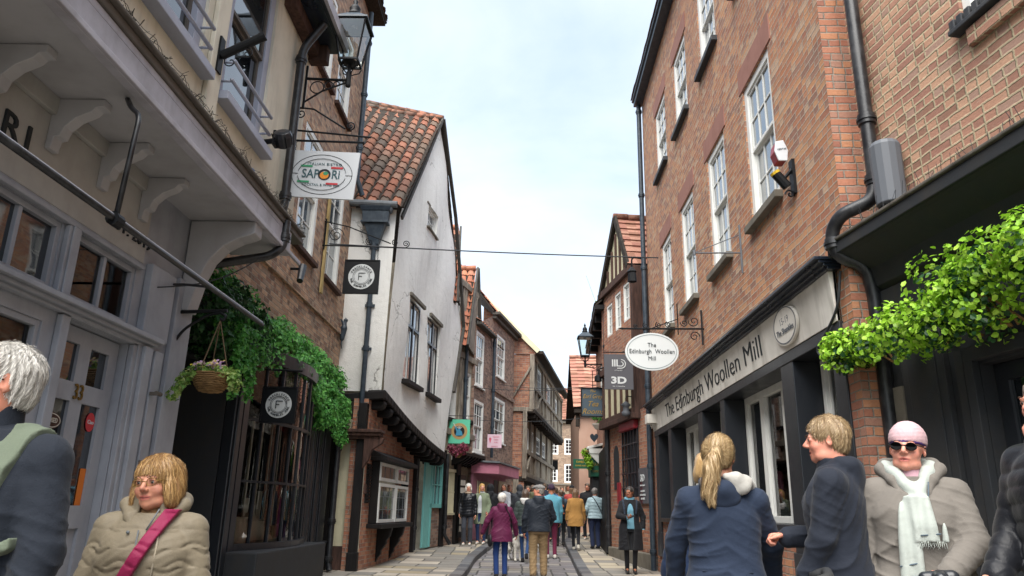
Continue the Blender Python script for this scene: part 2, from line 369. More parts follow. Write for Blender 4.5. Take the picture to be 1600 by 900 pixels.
def m_plaster(name, col):
    """old limewash: drips, damp blotches and hairline cracks"""
    t = NT(name); co = obj_co(t); c = lin(col); mp = t.n('ShaderNodeMapping', {'Vector': co, 'Scale': (1, 1, .12)})
    n1 = t.noise(co, 1.1, 6, .6).outputs[0]; n2 = t.noise(mp.outputs[0], 3.2, 6, .65).outputs[0]; n3 = t.noise(co, 9, 5, .6).outputs[0]
    c1 = t.mix(t.math('MULTIPLY', t.ramp(n1, [(.45, 0.), (.75, 1.)]), .25), c, lin('#b4b3ac')); c1 = t.mix(t.math('MULTIPLY', t.ramp(n2, [(.52, 0.), (.78, 1.)]), .38), c1, lin('#96958e')); c1 = t.mix(t.math('MULTIPLY', t.ramp(n3, [(.55, 0.), (.75, 1.)]), .18), c1, lin('#8f8c84'))
    wv = t.n('ShaderNodeVectorMath', {0: co, 1: t.n('ShaderNodeVectorMath', {0: t.noise(co, 2.5, 4).outputs['Color'], 'Scale': .5}, operation='SCALE').outputs[0]}, operation='ADD').outputs[0]
    vo = t.n('ShaderNodeTexVoronoi', {'Vector': wv, 'Scale': .55}, feature='DISTANCE_TO_EDGE').outputs[0]; ck = t.math('MULTIPLY', t.ramp(vo, [(.0, 1.), (.006, 0.)]), t.ramp(t.noise(co, .9, 2).outputs[0], [(.48, 0.), (.56, 1.)]))
    t.P(Base_Color=t.mix(t.math('MULTIPLY', ck, .75), c1, lin('#55534f')), Roughness=.9, Specular_IOR_Level=.2)
    t.bump(t.math('SUBTRACT', t.math('ADD', t.math('MULTIPLY', t.noise(co, 5, 4).outputs[0], 2.0), t.noise(co, 50, 3).outputs[0]), t.math('MULTIPLY', ck, 1.5)), .35, .02); M[name] = t.m; return t.m

# ---------------------------------------------------------------- figures: smooth solids meshed as one skin
def smin(a, b, k):
    if k <= 0: return np.minimum(a, b)
    h = np.clip(.5 + .5 * (b - a) / k, 0, 1); return b + (a - b) * h - k * h * (1 - h)
class SDF:
    def __init__(s): s.ops = []; s.lo = np.array([9., 9, 9]); s.hi = -s.lo
    def _b(s, c, r): s.lo = np.minimum(s.lo, np.array(c) - r); s.hi = np.maximum(s.hi, np.array(c) + r)
    def add(s, f, k=.02, op='u', grp=None):
        s.ops.append((f, k, op, grp)); return s
    def cone(s, a, b, ra, rb, k=.02, op='u', disp=None, grp=None):
        a = np.array(a, float); b = np.array(b, float); ab = b - a; L2 = max(ab @ ab, 1e-9); L = L2 ** .5
        if op == 'u': s._b(a, ra); s._b(b, rb)
        def f(P):
            t = np.clip(((P - a) @ ab) / L2, 0, 1); d = np.linalg.norm(P - a - t[:, None] * ab, axis=1) - (ra + (rb - ra) * t)
            return d - disp(P, t * L) if disp else d
        return s.add(f, k, op, grp)
    def chain(s, pts, rs, k=.01, op='u', grp=None):
        for i in range(len(pts) - 1): s.cone(pts[i], pts[i + 1], rs[i], rs[i + 1], k, op, None, grp)
        return s
    def ell(s, c, r, k=.02, Rm=None, op='u', grp=None, disp=None):
        c = np.array(c, float); r = np.array(r, float); Rm = np.eye(3) if Rm is None else np.array(Rm)
        if op == 'u': s._b(c, r.max())
        def f(P):
            q = (P - c) @ Rm; k0 = np.linalg.norm(q / r, axis=1); k1 = np.linalg.norm(q / r ** 2, axis=1) + 1e-9
            d = k0 * (k0 - 1) / k1
            d = np.where(k0 < 1e-3, -r.min(), d)
            return d - disp(P, None) if disp else d
        return s.add(f, k, op, grp)
    def stack(s, zs, cx, cy, rx, ry, k=.03, op='u', e=2.4, lean=(0, 0), z0=.93, disp=None):
        zs, rx, ry = map(lambda a: np.array(a, float), (zs, rx, ry)); cx = np.full(len(zs), cx, float) if np.isscalar(cx) else np.array(cx, float); cy = np.full(len(zs), cy, float) if np.isscalar(cy) else np.array(cy, float)
        zz = np.linspace(zs[0], zs[-1], 60)
        def sm(v):
            a = np.interp(zz, zs, v); kk = np.ones(9) / 9; return np.convolve(np.pad(a, 4, 'edge'), kk, 'valid')
        X, Y, A, B = sm(cx), sm(cy), sm(rx), sm(ry)
        if op == 'u':
            for q in (0, len(zs) - 1): s._b((lean[0] * (zs[q] - z0), lean[1] * (zs[q] - z0), zs[q]), max(rx.max(), ry.max()) + .02)
        def f(P):
            z = P[:, 2]; ix = lambda v: np.interp(z, zz, v); l = np.maximum(z - z0, 0)
            x = (P[:, 0] - ix(X) - lean[0] * l); y = (P[:, 1] - ix(Y) - lean[1] * l); a, b = ix(A), ix(B)
            g = ((np.abs(x / a) ** e + np.abs(y / b) ** e) ** (1 / e) - 1) * np.minimum(a, b)
            if disp: g = g - disp(P, z)
            return np.maximum(g, np.maximum(z - zs[-1], zs[0] - z))
        return s.add(f, k, op)
    def ev(s, P):
        d = np.full(len(P), 1e3)
        for f, k, op, grp in s.ops:
            if grp is not None:
                m = np.linalg.norm(P - grp[0], axis=1) < grp[1]
                if not m.any(): continue
                q, dd = P[m], d[m]
            else: q, dd = P, d
            v = f(q)
            if op == 'u': dd = smin(dd, v, k)
            elif op == 's': dd = -smin(-dd, v, k)
            elif op == 'i': dd = -smin(-dd, -v, k)
            if grp is not None: d[m] = dd
            else: d = dd
        return d
    def mesh(s, h, pad=.03):
        lo, hi = s.lo - pad, s.hi + pad; B = 6
        nb = np.ceil((hi - lo) / (h * B)).astype(int) + 1; N = nb * B
        g = [lo[i] + (np.arange(nb[i]) + .5) * B * h - .5 * h for i in range(3)]
        C = np.stack(np.meshgrid(*g, indexing='ij'), -1).reshape(-1, 3)
        dc = np.concatenate([s.ev(C[i:i + 60000]) for i in range(0, len(C), 60000)])
        near = np.abs(dc) < B * h * 1.25
        A = np.repeat(np.repeat(np.repeat(dc.reshape(nb), B, 0), B, 1), B, 2)
        idx = np.argwhere(near.reshape(nb)); o = np.stack(np.meshgrid(*[np.arange(B)] * 3, indexing='ij'), -1).reshape(-1, 3)
        for i in range(0, len(idx), 400):
            ii = (idx[i:i + 400, None, :] * B + o[None]).reshape(-1, 3); A[ii[:, 0], ii[:, 1], ii[:, 2]] = s.ev(lo + ii * h)
        S = A < 0; n = [x - 1 for x in N]
        cnt = sum(S[a:n[0] + a, b:n[1] + b, c:n[2] + c].astype(np.int8) for a in (0, 1) for b in (0, 1) for c in (0, 1))
        act = np.argwhere((cnt > 0) & (cnt < 8)); ID = -np.ones(n, np.int64); ID[act[:, 0], act[:, 1], act[:, 2]] = np.arange(len(act))
        cv = {}
        for a in (0, 1):
            for b in (0, 1):
                for c in (0, 1): cv[(a, b, c)] = A[act[:, 0] + a, act[:, 1] + b, act[:, 2] + c]
        acc = np.zeros((len(act), 3)); num = np.zeros(len(act))
        for ax in range(3):
            for u in (0, 1):
                for v in (0, 1):
                    p = [u, v]; p.insert(ax, 0); q = list(p); q[ax] = 1; fa, fb = cv[tuple(p)], cv[tuple(q)]
                    m = (fa < 0) != (fb < 0); t = np.where(m, fa / np.where(m, fa - fb, 1), 0)
                    pt = np.tile(np.array(p, float), (len(act), 1)); pt[:, ax] = t; acc += pt * m[:, None]; num += m
        V = lo + (act + acc / num[:, None]) * h; Q = []
        for ax in range(3):
            sl0 = [slice(0, x) for x in N]; sl1 = list(sl0); sl0[ax] = slice(0, N[ax] - 1); sl1[ax] = slice(1, N[ax])
            ch = S[tuple(sl0)] != S[tuple(sl1)]; e = np.argwhere(ch); u, v = [(1, 2), (2, 0), (0, 1)][ax]
            ok = (e[:, u] > 0) & (e[:, v] > 0) & (e[:, u] < n[u]) & (e[:, v] < n[v]); e = e[ok]
            def cell(du, dv):
                q = e.copy(); q[:, u] -= du; q[:, v] -= dv; return ID[q[:, 0], q[:, 1], q[:, 2]]
            qd = np.stack([cell(0, 0), cell(1, 0), cell(1, 1), cell(0, 1)], 1); inside = S[e[:, 0], e[:, 1], e[:, 2]]
            qd[~inside] = qd[~inside][:, ::-1]; Q.append(qd)
        Q = np.concatenate(Q); Q = Q[(Q >= 0).all(1)]
        return V, Q
def wrinkle(amp, ph=0, f=1.0):
    """drapery: long soft folds, short creases across the sleeves, sharper ridges"""
    def g(P, t):
        x, y, z = P.T; w1 = .8 * np.sin(7 * x + 5 * z + ph) + .6 * np.sin(9 * y - 6 * z + 2 * ph); side = np.sign(x)
        r1 = 1 - np.abs(np.sin(17 * z + 15 * side * x + 9 * y + 1.6 * w1 + ph)); r2 = 1 - np.abs(np.sin(34 * z - 21 * x + 2.4 * w1 + 2 * ph)); r3 = 1 - np.abs(np.sin(61 * z + 33 * x * side + 25 * y + 3.1 * w1))
        m1 = .5 + .5 * np.sin(6 * z + 9 * x + ph); m2 = .5 + .5 * np.sin(8 * z - 7 * y + 11 * x + 3 * ph); m2 = m2 * m2
        d = 1.1 * (r1 ** 2 - .35) * m1 + .9 * (r2 ** 3 - .2) * m2 + .35 * (r3 ** 2 - .3) * (1 - m1)
        if t is not None and np.ndim(t) and np.max(t) < .5:      # along a sleeve or leg
            d = d + .6 * ((1 - np.abs(np.sin(44 * t + 16 * x + 9 * y + 3.4 * w1))) ** 2 - .3) * (.35 + .65 * np.exp(-((t - .24) / .09) ** 2) + .5 * np.exp(-(t / .07) ** 2))
        return amp * d
    return g
def quilt(amp, sp, ph=0, wob=.012):
    def g(P, t):
        z = P[:, 2] if t is None else t
        zz = z + wob * np.sin(11 * P[:, 0] + ph) + wob * .6 * np.sin(14 * P[:, 1] + 2)
        return amp * (np.abs(np.sin(np.pi * zz / sp)) ** .5 - .8) + .25 * amp * np.sin(60 * P[:, 0] + 30 * z) * np.sin(50 * P[:, 1] + 17 * z)
    return g
def onion(amp, sp):
    def g(P, t):
        x, y, z = P.T; a = np.arctan2(x, y + .25); row = np.floor(z / sp); w_ = z + .030 * np.sin(10 * a + 1.57 * (row % 2)) * np.sin(z * 9); g = np.abs(np.sin(np.pi * w_ / sp)); g2 = np.abs(np.sin(7 * a + 30 * z * np.sin(3 * a))); g3 = .5 + .5 * np.sin(90 * x + 60 * z) * np.sin(70 * y - 80 * z); return amp * (np.minimum(g * 1.4, 1) ** .5 - .8) * (.75 + .25 * g2) + amp * .22 * g3
    return g
def rot3(yaw=0, pitch=0, roll=0):
    """head turn: yaw to its left (+), pitch up (+), roll"""
    a, b, c = R(yaw), R(pitch), R(roll)
    Z = np.array([[math.cos(a), -math.sin(a), 0], [math.sin(a), math.cos(a), 0], [0, 0, 1]])
    X = np.array([[1, 0, 0], [0, math.cos(b), -math.sin(b)], [0, math.sin(b), math.cos(b)]])
    Y = np.array([[math.cos(c), 0, math.sin(c)], [0, 1, 0], [-math.sin(c), 0, math.cos(c)]])
    return Z @ X @ Y
def m_skin(name, col, lip='#b0605a'):
    t = NT(name); at = t.n('ShaderNodeAttribute', attribute_name='tint'); co = obj_co(t); n = t.noise(co, 25, 4).outputs[0]
    c = t.mix(t.math('MULTIPLY', t.ramp(n, [(.4, 0.), (.7, 1.)]), .35), lin(col), tuple(a * b for a, b in zip(lin(col), (1.0, .72, .66))))
    c = t.mix(at.outputs['Fac'], c, lin(lip))
    t.P(Base_Color=c, Roughness=.5, Specular_IOR_Level=.35, Subsurface_Weight=.12, Subsurface_Radius=(.02, .008, .004), Subsurface_Scale=.3); t.bump(t.noise(co, 180, 3).outputs[0], .12, .001); M[name] = t.m; return t.m
def m_cloth(name, col, rough=.85, var=.22, bump=.25, scale=7, fine=260, sheen=.15):
    t = NT(name); co = obj_co(t); c = lin(col) if isinstance(col, str) else col
    a = t.noise(co, scale, 5, .6).outputs[0]; f = t.noise(co, fine, 2).outputs[0]
    cc = t.mix(t.math('MULTIPLY', t.ramp(a, [(.35, 0.), (.7, 1.)]), var), c, tuple(min(1, x * 1.4 + .006) for x in c)); rg = t.n('ShaderNodeTexNoise', {'Vector': co, 'Scale': scale * 1.3, 'Detail': 3.0, 'Roughness': .5, 'Distortion': 1.2}, noise_type='RIDGED_MULTIFRACTAL').outputs[0]; cc = t.mix(t.math('MULTIPLY', f, .3), cc, tuple(x * .55 for x in c))
    t.P(Base_Color=cc, Roughness=rough, Specular_IOR_Level=.3, Sheen_Weight=sheen * .4, Sheen_Roughness=.5)
    t.bump(t.math('ADD', t.math('ADD', t.math('MULTIPLY', a, 1.0), t.math('MULTIPLY', rg, .5)), t.math('MULTIPLY', f, .12)), bump * 1.6, .02); M[name] = t.m; return t.m
def m_hair(name, c1, c2, rough=.42):
    t = NT(name); co = obj_co(t); mp = t.n('ShaderNodeMapping', {'Vector': co, 'Scale': (1, 1, .10)}); a = t.noise(mp.outputs[0], 230, 5, .7, .4).outputs[0]; b = t.noise(mp.outputs[0], 50, 3, .6).outputs[0]
    f = t.math('ADD', t.math('MULTIPLY', a, .6), t.math('MULTIPLY', b, .4)); c = t.mix(t.ramp(f, [(.38, 0.), (.62, 1.)]), lin(c1), lin(c2))
    t.P(Base_Color=c, Roughness=rough, Specular_IOR_Level=.5, Sheen_Weight=.2); t.bump(t.math('ADD', a, t.math('MULTIPLY', b, .8)), .7, .006); M[name] = t.m; return t.m
m_flat('eye_white', '#d8d2cc', .15, 0, .6); m_flat('iris', '#2a2018', .1, 0, .7)
SKINC = {}
def skin(col):
    if col not in SKINC: SKINC[col] = m_skin('skin_' + str(len(SKINC)), col)
    return SKINC[col]
class Person:
    """local space: feet at 0, faces +y, its right is +x, drawn for a height of 1.70 m"""
    def __init__(s, label, x, y, z, rot, h=1.7, sexf=True, skin_c='#c89478', head=(0, 0, 0), hands=None, elbows=None, feet=None, lean=(0, 0), w=1.0, vox=.01, curl=(.35, .35), hdir=None, group=None, headshift=(0, 0, 0), shoulders=1.0, hs=1.0):
        s.hs = hs
        s.S = h / 1.7; s.rot = R(rot); s.w = w; s.vox = vox; s.lean = lean; s.f = sexf; s.pos = np.array([x, y, z])
        s.root = thing('person', label, 'person', (x, y, z), group); s.sk = skin(skin_c)
        sh = (.152 if sexf else .178) * (.5 + .5 * w) * shoulders; L = lambda z: np.array([lean[0] * max(z - .93, 0), lean[1] * max(z - .93, 0), 0])
        s.sh = [np.array([sx * sh, -.01, 1.365]) + L(1.365) for sx in (-1, 1)]; s.neck = np.array([0, -.02, 1.43]) + L(1.43)
        s.hc = np.array([0, .015, 1.585]) + L(1.585) + np.array(headshift); s.H = rot3(*head)
        hands = hands or [(-.24, .06, .80), (.24, .06, .80)]; s.wr = [np.array(q, float) for q in hands]; elbows = elbows or [(-.4, -.6, -.2), (.4, -.6, -.2)]
        s.el = []
        for i in (0, 1):
            a, b = s.sh[i], s.wr[i]; l1, l2 = .285, .25; d = b - a; D = np.linalg.norm(d); D2 = min(D, l1 + l2 - .005)
            if D > D2: s.wr[i] = b = a + d / D * D2; d = b - a; D = D2
            q = (l1 * l1 - l2 * l2 + D * D) / (2 * D); hh = max(l1 * l1 - q * q, 0) ** .5; u = d / D; p = np.array(elbows[i], float); p = p - u * (p @ u); p /= np.linalg.norm(p); s.el.append(a + u * q + p * hh)
        feet = feet or [(-.09, 0, 0), (.09, 0.02, 0)]; s.an = []; s.kn = []; s.ft = [np.array(q[:3], float) for q in feet]; s.hp = [np.array([-.085, 0, .90]), np.array([.085, 0, .90])]
        s.lift = [q[3] if len(q) > 3 else 0 for q in feet]
        for i in (0, 1):
            a = s.hp[i]; b = s.ft[i] + np.array([0, -.02, .085]); d = b - a; D = min(np.linalg.norm(d), .825); u = d / np.linalg.norm(d); l1, l2 = .42, .41; q = (l1 * l1 - l2 * l2 + D * D) / (2 * D); hh = max(l1 * l1 - q * q, 0) ** .5
            p = np.array([(-.1, .1)[i], 1, 0.]); p = p - u * (p @ u); p /= np.linalg.norm(p); s.kn.append(a + u * q + p * hh); s.an.append(b)
        s.curl = curl; s.hdir = hdir or [None, None]
        s.body()
    def hp_(s, v): return s.hc + s.H @ np.array(v, float)
    def hq_(s, v): return s.hc + s.H @ np.array(v, float) * s.hs
    def scale_head(s, D, k):
        if s.hs == 1: return
        for i in range(k, len(D.ops)):
            f, kk, op, g = D.ops[i]; D.ops[i] = ((lambda f: lambda P: s.hs * f(s.hc + (P - s.hc) / s.hs))(f), kk, op, (g[0], g[1] * s.hs) if g else None)
    def W(s, V):
        c, q = math.cos(s.rot), math.sin(s.rot); V = np.asarray(V, float) * s.S; return V @ np.array([[c, q, 0], [-q, c, 0], [0, 0, 1]]) + s.pos
    def add(s, name, sdf, mat, vox=None, attr=None, parent=None, label=None):
        V, Q = sdf.mesh(vox or s.vox); o = npmesh(name, s.W(V), Q, mat, parent or s.root, True, attr=attr(V) if attr else None)
        if label: o['label'] = label
        return o
    def headops(s, D, inf=0, feat=True):
        H = s.H; c = s.hp_; f = s.f; g = (s.hc, .26); j = .92 if f else 1.0
        D.ell(c((0, -.014, .032)), np.array((.074, .094, .083)) + inf, .02, H, grp=g)
        D.ell(c((0, .022, -.03)), (.060 * j + inf, .066 + inf, .078 + inf), .03, H, grp=g)
        if not feat: return
        D.ell(c((0, .060, -.088)), (.026 * j, .024, .020), .03, H, grp=g)
        for sx in (-1, 1):
            D.ell(c((sx * .036, .058, -.03)), (.026, .024, .026), .02, H, grp=g)
            D.ell(c((sx * .043, .028, -.078)), (.018, .034, .020), .03, H, grp=g)
            D.ell(c((sx * .031, .101, .006)), (.019, .018, .012), .012, H, 's', g)
            D.ell(c((sx * .031, .079, .004)), (.0155, .0138, .0118), .004, H, grp=g); D.ell(c((sx * .031, .094, .0025)), (.0135, .010, .0058), .002, H, 's', g)
            D.ell(c((sx * .029, .081, .022)), (.020, .010, .0055), .012, H, grp=g)
            D.ell(c((sx * .075, -.008, -.004)), (.008, .018, .031), .006, H @ rot3(sx * -18), grp=g)
            D.ell(c((sx * .083, -.002, .0)), (.006, .010, .017), .005, H @ rot3(sx * -18), 's', g)
            D.ell(c((sx * .012, .094, -.028)), (.008, .010, .007), .006, H, grp=g)
        D.cone(c((0, .082, .016)), c((0, .108, -.021)), .008, .0105, .012, grp=g)
        D.ell(c((0, .079, -.054)), (.027, .012, .007), .010, H, grp=g); D.ell(c((0, .078, -.066)), (.022, .012, .008), .010, H, grp=g)
        D.ell(c((0, .094, -.0595)), (.026, .014, .0022), .003, H, 's', g)
    def hand(s, D, i):
        wr, el = s.wr[i], s.el[i]; f = wr - el; f /= np.linalg.norm(f); sx = (-1, 1)[i]
        if s.hdir[i] is not None:
            f = np.array(s.hdir[i][0], float); f /= np.linalg.norm(f); n = np.array(s.hdir[i][1], float)
        else: n = np.array([-sx, .15, 0.])
        n = n - f * (n @ f); n /= np.linalg.norm(n); t = np.cross(f, n) * sx; 
        if s.hdir[i] is None and t[1] < 0 and abs(f[2]) > .7: t = -t
        g = (wr + f * .08, .17); Rm = np.stack([f, t, n], 1)
        D.cone(wr - f * .02, wr + f * .03, .025, .024, .02, grp=g); D.ell(wr + f * .052, (.050, .040, .017), .015, Rm, grp=g)
        for q, (o, b, L) in enumerate(((.029, .084, .070), (.010, .090, .078), (-.010, .087, .072), (-.028, .078, .057))):
            p = wr + f * b + t * o * (.9 if q else 1); d = f.copy(); pts = [p]; cu = s.curl[i] * (1 + .12 * q)
            for seg in (.45, .31, .26):
                a = cu; d = d * math.cos(a) + np.cross(t, d) * 0 + n * math.sin(a) if seg == .45 else None
                ang = cu * (1 if seg == .45 else (2.1 if seg == .31 else 3.0)); d = f * math.cos(ang) + n * math.sin(ang); p = p + d * L * seg * 1.05; pts.append(p)
            D.chain(pts, [.0092, .0085, .0076, .0064], .005, grp=g)
        p = wr + f * .028 + t * .026; p2 = p + (f * .55 + t * .72 + n * .3) * .036; p3 = p2 + (f * .85 + t * .25 + n * .4) * .030; p4 = p3 + (f * .9 + n * .4) * .024
        D.chain([p, p2, p3, p4], [.014, .0115, .0095, .0075], .008, grp=g)
    def body(s):
        D = SDF(); w = s.w; L = s.lean
        D.stack([.84, .93, 1.05, 1.2, 1.3, 1.38, 1.43], 0, [0, 0, 0, .005, 0, -.01, -.02], np.array([.15, .155, .125, .135, .14, .12, .06]) * w, np.array([.10, .105, .088, .098, .10, .075, .05]) * w, .03, lean=L)
        for i in (0, 1):
            D.cone(s.neck + (s.sh[i] - s.neck) * .3, s.sh[i] * np.array([.96, 1, 1]) , .045, .048, .03)
            D.cone(s.sh[i], s.el[i], .045, .036, .02); D.cone(s.el[i], s.wr[i], .036, .024, .015)
            D.cone(s.hp[i], s.kn[i], .07, .042, .03); D.cone(s.kn[i], s.an[i], .042, .030, .02)
            D.cone(s.an[i], s.ft[i] + np.array([0, .12, .03]), .032, .024, .02); D.cone(s.an[i], s.ft[i] + np.array([0, -.045, .035]), .03, .028, .02)
            s.hand(D, i)
        D.cone(s.neck - np.array([0, 0, .02]), s.hp_((0, -.022, -.05)), .055 if s.f else .063, .050 if s.f else .058, .025)
        k0 = len(D.ops); s.headops(D); s.scale_head(D, k0)
        D.lo -= .05; D.hi += .09
        def tint(V):
            q = (V - s.hc) @ s.H / s.hs; m = np.clip(1.25 - np.linalg.norm((q - np.array([0, .088, -.0595])) / np.array([.026, .016, .010]), axis=1), 0, 1) * 2.5
            m = np.clip(m, 0, .85)
            for sx in (-1, 1): m = np.maximum(m, .30 * np.clip(1.3 - np.linalg.norm((q - np.array([sx * .042, .068, -.028])) / .026, axis=1), 0, 1))
            m = np.maximum(m, .25 * np.clip(1.4 - np.linalg.norm((q - np.array([0, .115, -.022])) / .016, axis=1), 0, 1))
            return np.stack([m, m, m, np.ones_like(m)], 1)
        s.bodyo = s.add('body', D, s.sk, min(s.vox, .0095), attr=tint)
        mb = MB()
        for sx in (-1, 1):
            for (o, r, k) in ((np.array([sx * .031, .0775, .004]), .0128, 0), (np.array([sx * .0315, .0845, .003]), .0072, 1)):
                mb.mat(k); b = len(mb.v); n = 8
                for a in range(1, 6):
                    th = math.pi * a / 6
                    for q in range(n):
                        mb.v.append(Vector(s.W(s.hq_(o + r * np.array([math.sin(th) * math.cos(2 * math.pi * q / n), math.sin(th) * math.sin(2 * math.pi * q / n) * (1 if k == 0 else 1), math.cos(th) * (.72 if k == 0 else 1)])))))
                for a in range(4):
                    for q in range(n): mb.f.append([b + a * n + q, b + a * n + (q + 1) % n, b + (a + 1) * n + (q + 1) % n, b + (a + 1) * n + q]); mb.mi.append(k)
        mb.build('eyes', [M['eye_white'], M['iris']], s.root, True)
        if s.vox < .0075:
            c = s.hq_; br = M.get('brow') or m_flat('brow', '#5a4434', .8); mo = M.get('mouth_line') or m_flat('mouth_line', '#5c2a28', .6)
            P = [[c((sx * (.014 + .032 * k / 6), .0985 - .010 * (k / 6) ** 2, .023 + .006 * math.sin(math.pi * k / 6 * .8))) for k in range(7)] for sx in (-1, 1)]; s.tubes('eyebrows', br, P, .0022)
            P = [[c((sx * (.020 + .023 * k / 6), .0925 - .006 * abs(k / 6 - .4) ** 1.5, .0085 + .0025 * math.sin(math.pi * k / 6))) for k in range(7)] for sx in (-1, 1)]; s.tubes('lash_line', M['ink'] if 'ink' in M else br, P, .0012)
            s.tubes('mouth_line', mo, [[c((.024 * (k / 4 - 1), .0905 - .008 * (k / 4 - 1) ** 2, -.0595 + .003 * (k / 4 - 1) ** 2)) for k in range(9)]], .0013)
    # ---- clothes
    def torso(s, D, inf=.0, hem=.82, flare=0, k=.04, disp=None, top=1.44):
        w = s.w; z = [hem, .90, 1.0, 1.12, 1.24, 1.31, 1.375, top]; f = s.f
        rx = np.array([.178 + flare, .178 + flare * .7, .152 + flare * .3, .155, .165, .160, .125, .06]) * w if f else np.array([.180 + flare, .175 + flare * .7, .166 + flare * .3, .172, .184, .182, .145, .065]) * w
        ry = np.array([.130 + flare, .128 + flare * .6, .112 + flare * .3, .118, .130, .118, .095, .065]) * (.3 + .7 * w)
        if hem > .89: z[1] = hem + .02
        if hem < .78:
            z.insert(1, .80); rx = np.insert(rx, 1, rx[1]); ry = np.insert(ry, 1, ry[1])
        cy = np.interp(z, [.8, 1.0, 1.24, 1.39, 1.44], [0, 0, .008, -.012, -.02])
        return D.stack(z, 0, cy, rx + inf, ry + inf, k, lean=s.lean, disp=disp)
    def sleeves(s, D, inf=0, disp=None, length=1.0, k=.022, r=(.056, .049, .046, .036)):
        for i in (0, 1):
            a, b, c = s.sh[i], s.el[i], s.wr[i]; u = (c - b) / np.linalg.norm(c - b)
            D.cone(a - np.array([0, 0, .012]), b, r[0] + inf, r[1] + inf, k, disp=disp); D.cone(b, b + (c - b) * length - u * .0, r[2] + inf, r[3] + inf, .02, disp=disp)
            D.cone(s.neck + (a - s.neck) * .3 + np.array([0, .0, -.012]), a + np.array([0, 0, -.012]), .042 + inf, .054 + inf, .03)
    def top(s, name, mat, hem=.82, inf=0, flare=0, disp=None, collar=.03, hood=False, open_neck=True, vox=None, sl=1.0, label=None):
        D = SDF(); s.torso(D, inf, hem, flare, disp=disp); s.sleeves(D, inf, disp, sl)
        n = s.neck
        if collar: D.stack([1.40, 1.43, 1.46 + collar], s.neck[0] - s.lean[0] * .5, s.neck[1] + .015 - s.lean[1] * .5, [.085, .078, .072], [.08, .074, .07], .02, lean=s.lean, e=2)
        if hood:
            D.cone(n + np.array([-.05, -.075, .02]), n + np.array([.05, -.075, .02]), .045, .045, .03); D.cone(n + np.array([-.075, -.03, .03]), n + np.array([-.05, -.075, .015]), .032, .045, .03); D.cone(n + np.array([.075, -.03, .03]), n + np.array([.05, -.075, .015]), .032, .045, .03)
            D.ell(n + np.array([0, -.095, -.04]), (.085, .042, .075), .03)
            D.cone(n + np.array([-.075, -.03, .03]), n + np.array([-.05, .055, .0]), .03, .02, .02); D.cone(n + np.array([.075, -.03, .03]), n + np.array([.05, .055, .0]), .03, .02, .02)
        if open_neck: D.cone(n + np.array([0, .012, .0]), n + np.array([0, .025, .14]), .052, .066, .01, 's')
        D.lo -= .03; D.hi += .03
        s.topsdf = D
        return s.add(name, D, mat, vox, label=label)
    def legs(s, mat, r=(.088, .062, .056, .047), name='trousers', disp=None, hipw=1.0, vox=None, cuff=.06):
        D = SDF(); w = s.w * hipw; D.stack([.80, .88, .96, 1.03], 0, [0, -.01, 0, 0], np.array([.150, .165, .150, .140]) * w, np.array([.10, .115, .105, .10]) * w, .03)
        for i in (0, 1):
            dn = (s.an[i] - s.kn[i]); dn = dn / np.linalg.norm(dn)
            D.cone(s.hp[i] + np.array([0, 0, -.02]), s.kn[i], r[0], r[1], .03, disp=disp); D.cone(s.kn[i], s.an[i] - dn * (.0) + dn * (.05 - cuff), r[2], r[3], .02, disp=disp)
        return s.add(name, D, mat, vox)
    def shoes(s, mat, sole=None, boot=0):
        for i in (0, 1):
            D = SDF(); f = s.ft[i]; li = s.lift[i]
            D.cone(f + np.array([0, -.05, .04 + li * .0]), f + np.array([0, .06, .038]), .036, .038, .02); D.cone(f + np.array([0, .05, .034]), f + np.array([0, .145, .026]), .037, .028, .02); D.cone(s.an[i] + np.array([0, -.01, -.02]), s.an[i] + np.array([0, -.0, .01 + boot]), .042, .044 + boot * .03, .02)
            D.stack([.0 + f[2], .05 + f[2], .3 + boot + f[2]], 0, 0, [1, 1, 1], [1, 1, 1], .004, 'i')
            s.add('shoe', D, mat, min(s.vox, .009))
    def hair(s, style, mat, vol=0, vox=None):
        D = SDF(); H = s.H; c = s.hp_
        def face(k=.006, up=0, wid=0):
            D.ell(c((0, .085, -.045 + up)), (.062 + wid, .055, .093), k, H, 's')
        def dsp(P, t):
            q = (P - s.hc) @ H; a = np.arctan2(q[:, 0], -q[:, 1] + .02); return .0016 * np.sin(38 * a + 14 * q[:, 2]) + .0022 * np.sin(17 * a - 22 * q[:, 2] + 2 * np.sin(9 * a)) + .0028 * np.sin(31 * q[:, 0] + 27 * q[:, 2] + 3 * np.sin(20 * q[:, 1]))
        if style == 'short':
            D.ell(c((0, -.016, .040)), (.081 + vol, .100 + vol, .086 + vol), .01, H, disp=dsp); D.ell(c((0, -.05, -.02)), (.066, .05, .06), .02, H, disp=dsp)
            D.ell(c((0, .095, -.035)), (.075, .075, .092), .008, H, 's'); D.ell(c((-.085, .02, -.045)), (.03, .045, .055), .006, H, 's'); D.ell(c((.085, .02, -.045)), (.03, .045, .055), .006, H, 's')
            D.ell(c((0, -.03, -.12)), (.09, .09, .06), .01, H, 's')
        elif style == 'bob':
            D.ell(c((0, -.022, .036)), (.092 + vol, .108 + vol, .092 + vol), .01, H, disp=dsp); D.ell(c((0, -.035, -.035)), (.100 + vol, .088 + vol, .085), .03, H, disp=dsp)
            D.ell(c((-.078, .012, -.045)), (.022, .045, .062), .02, H, disp=dsp); D.ell(c((.078, .012, -.045)), (.022, .045, .062), .02, H, disp=dsp)
            D.ell(c((0, .092, -.050)), (.062, .062, .088), .008, H, 's')
            D.ell(c((0, -.0, -.19)), (.15, .15, .09), .015, H, 's')
        elif style in ('long', 'pony', 'bun'):
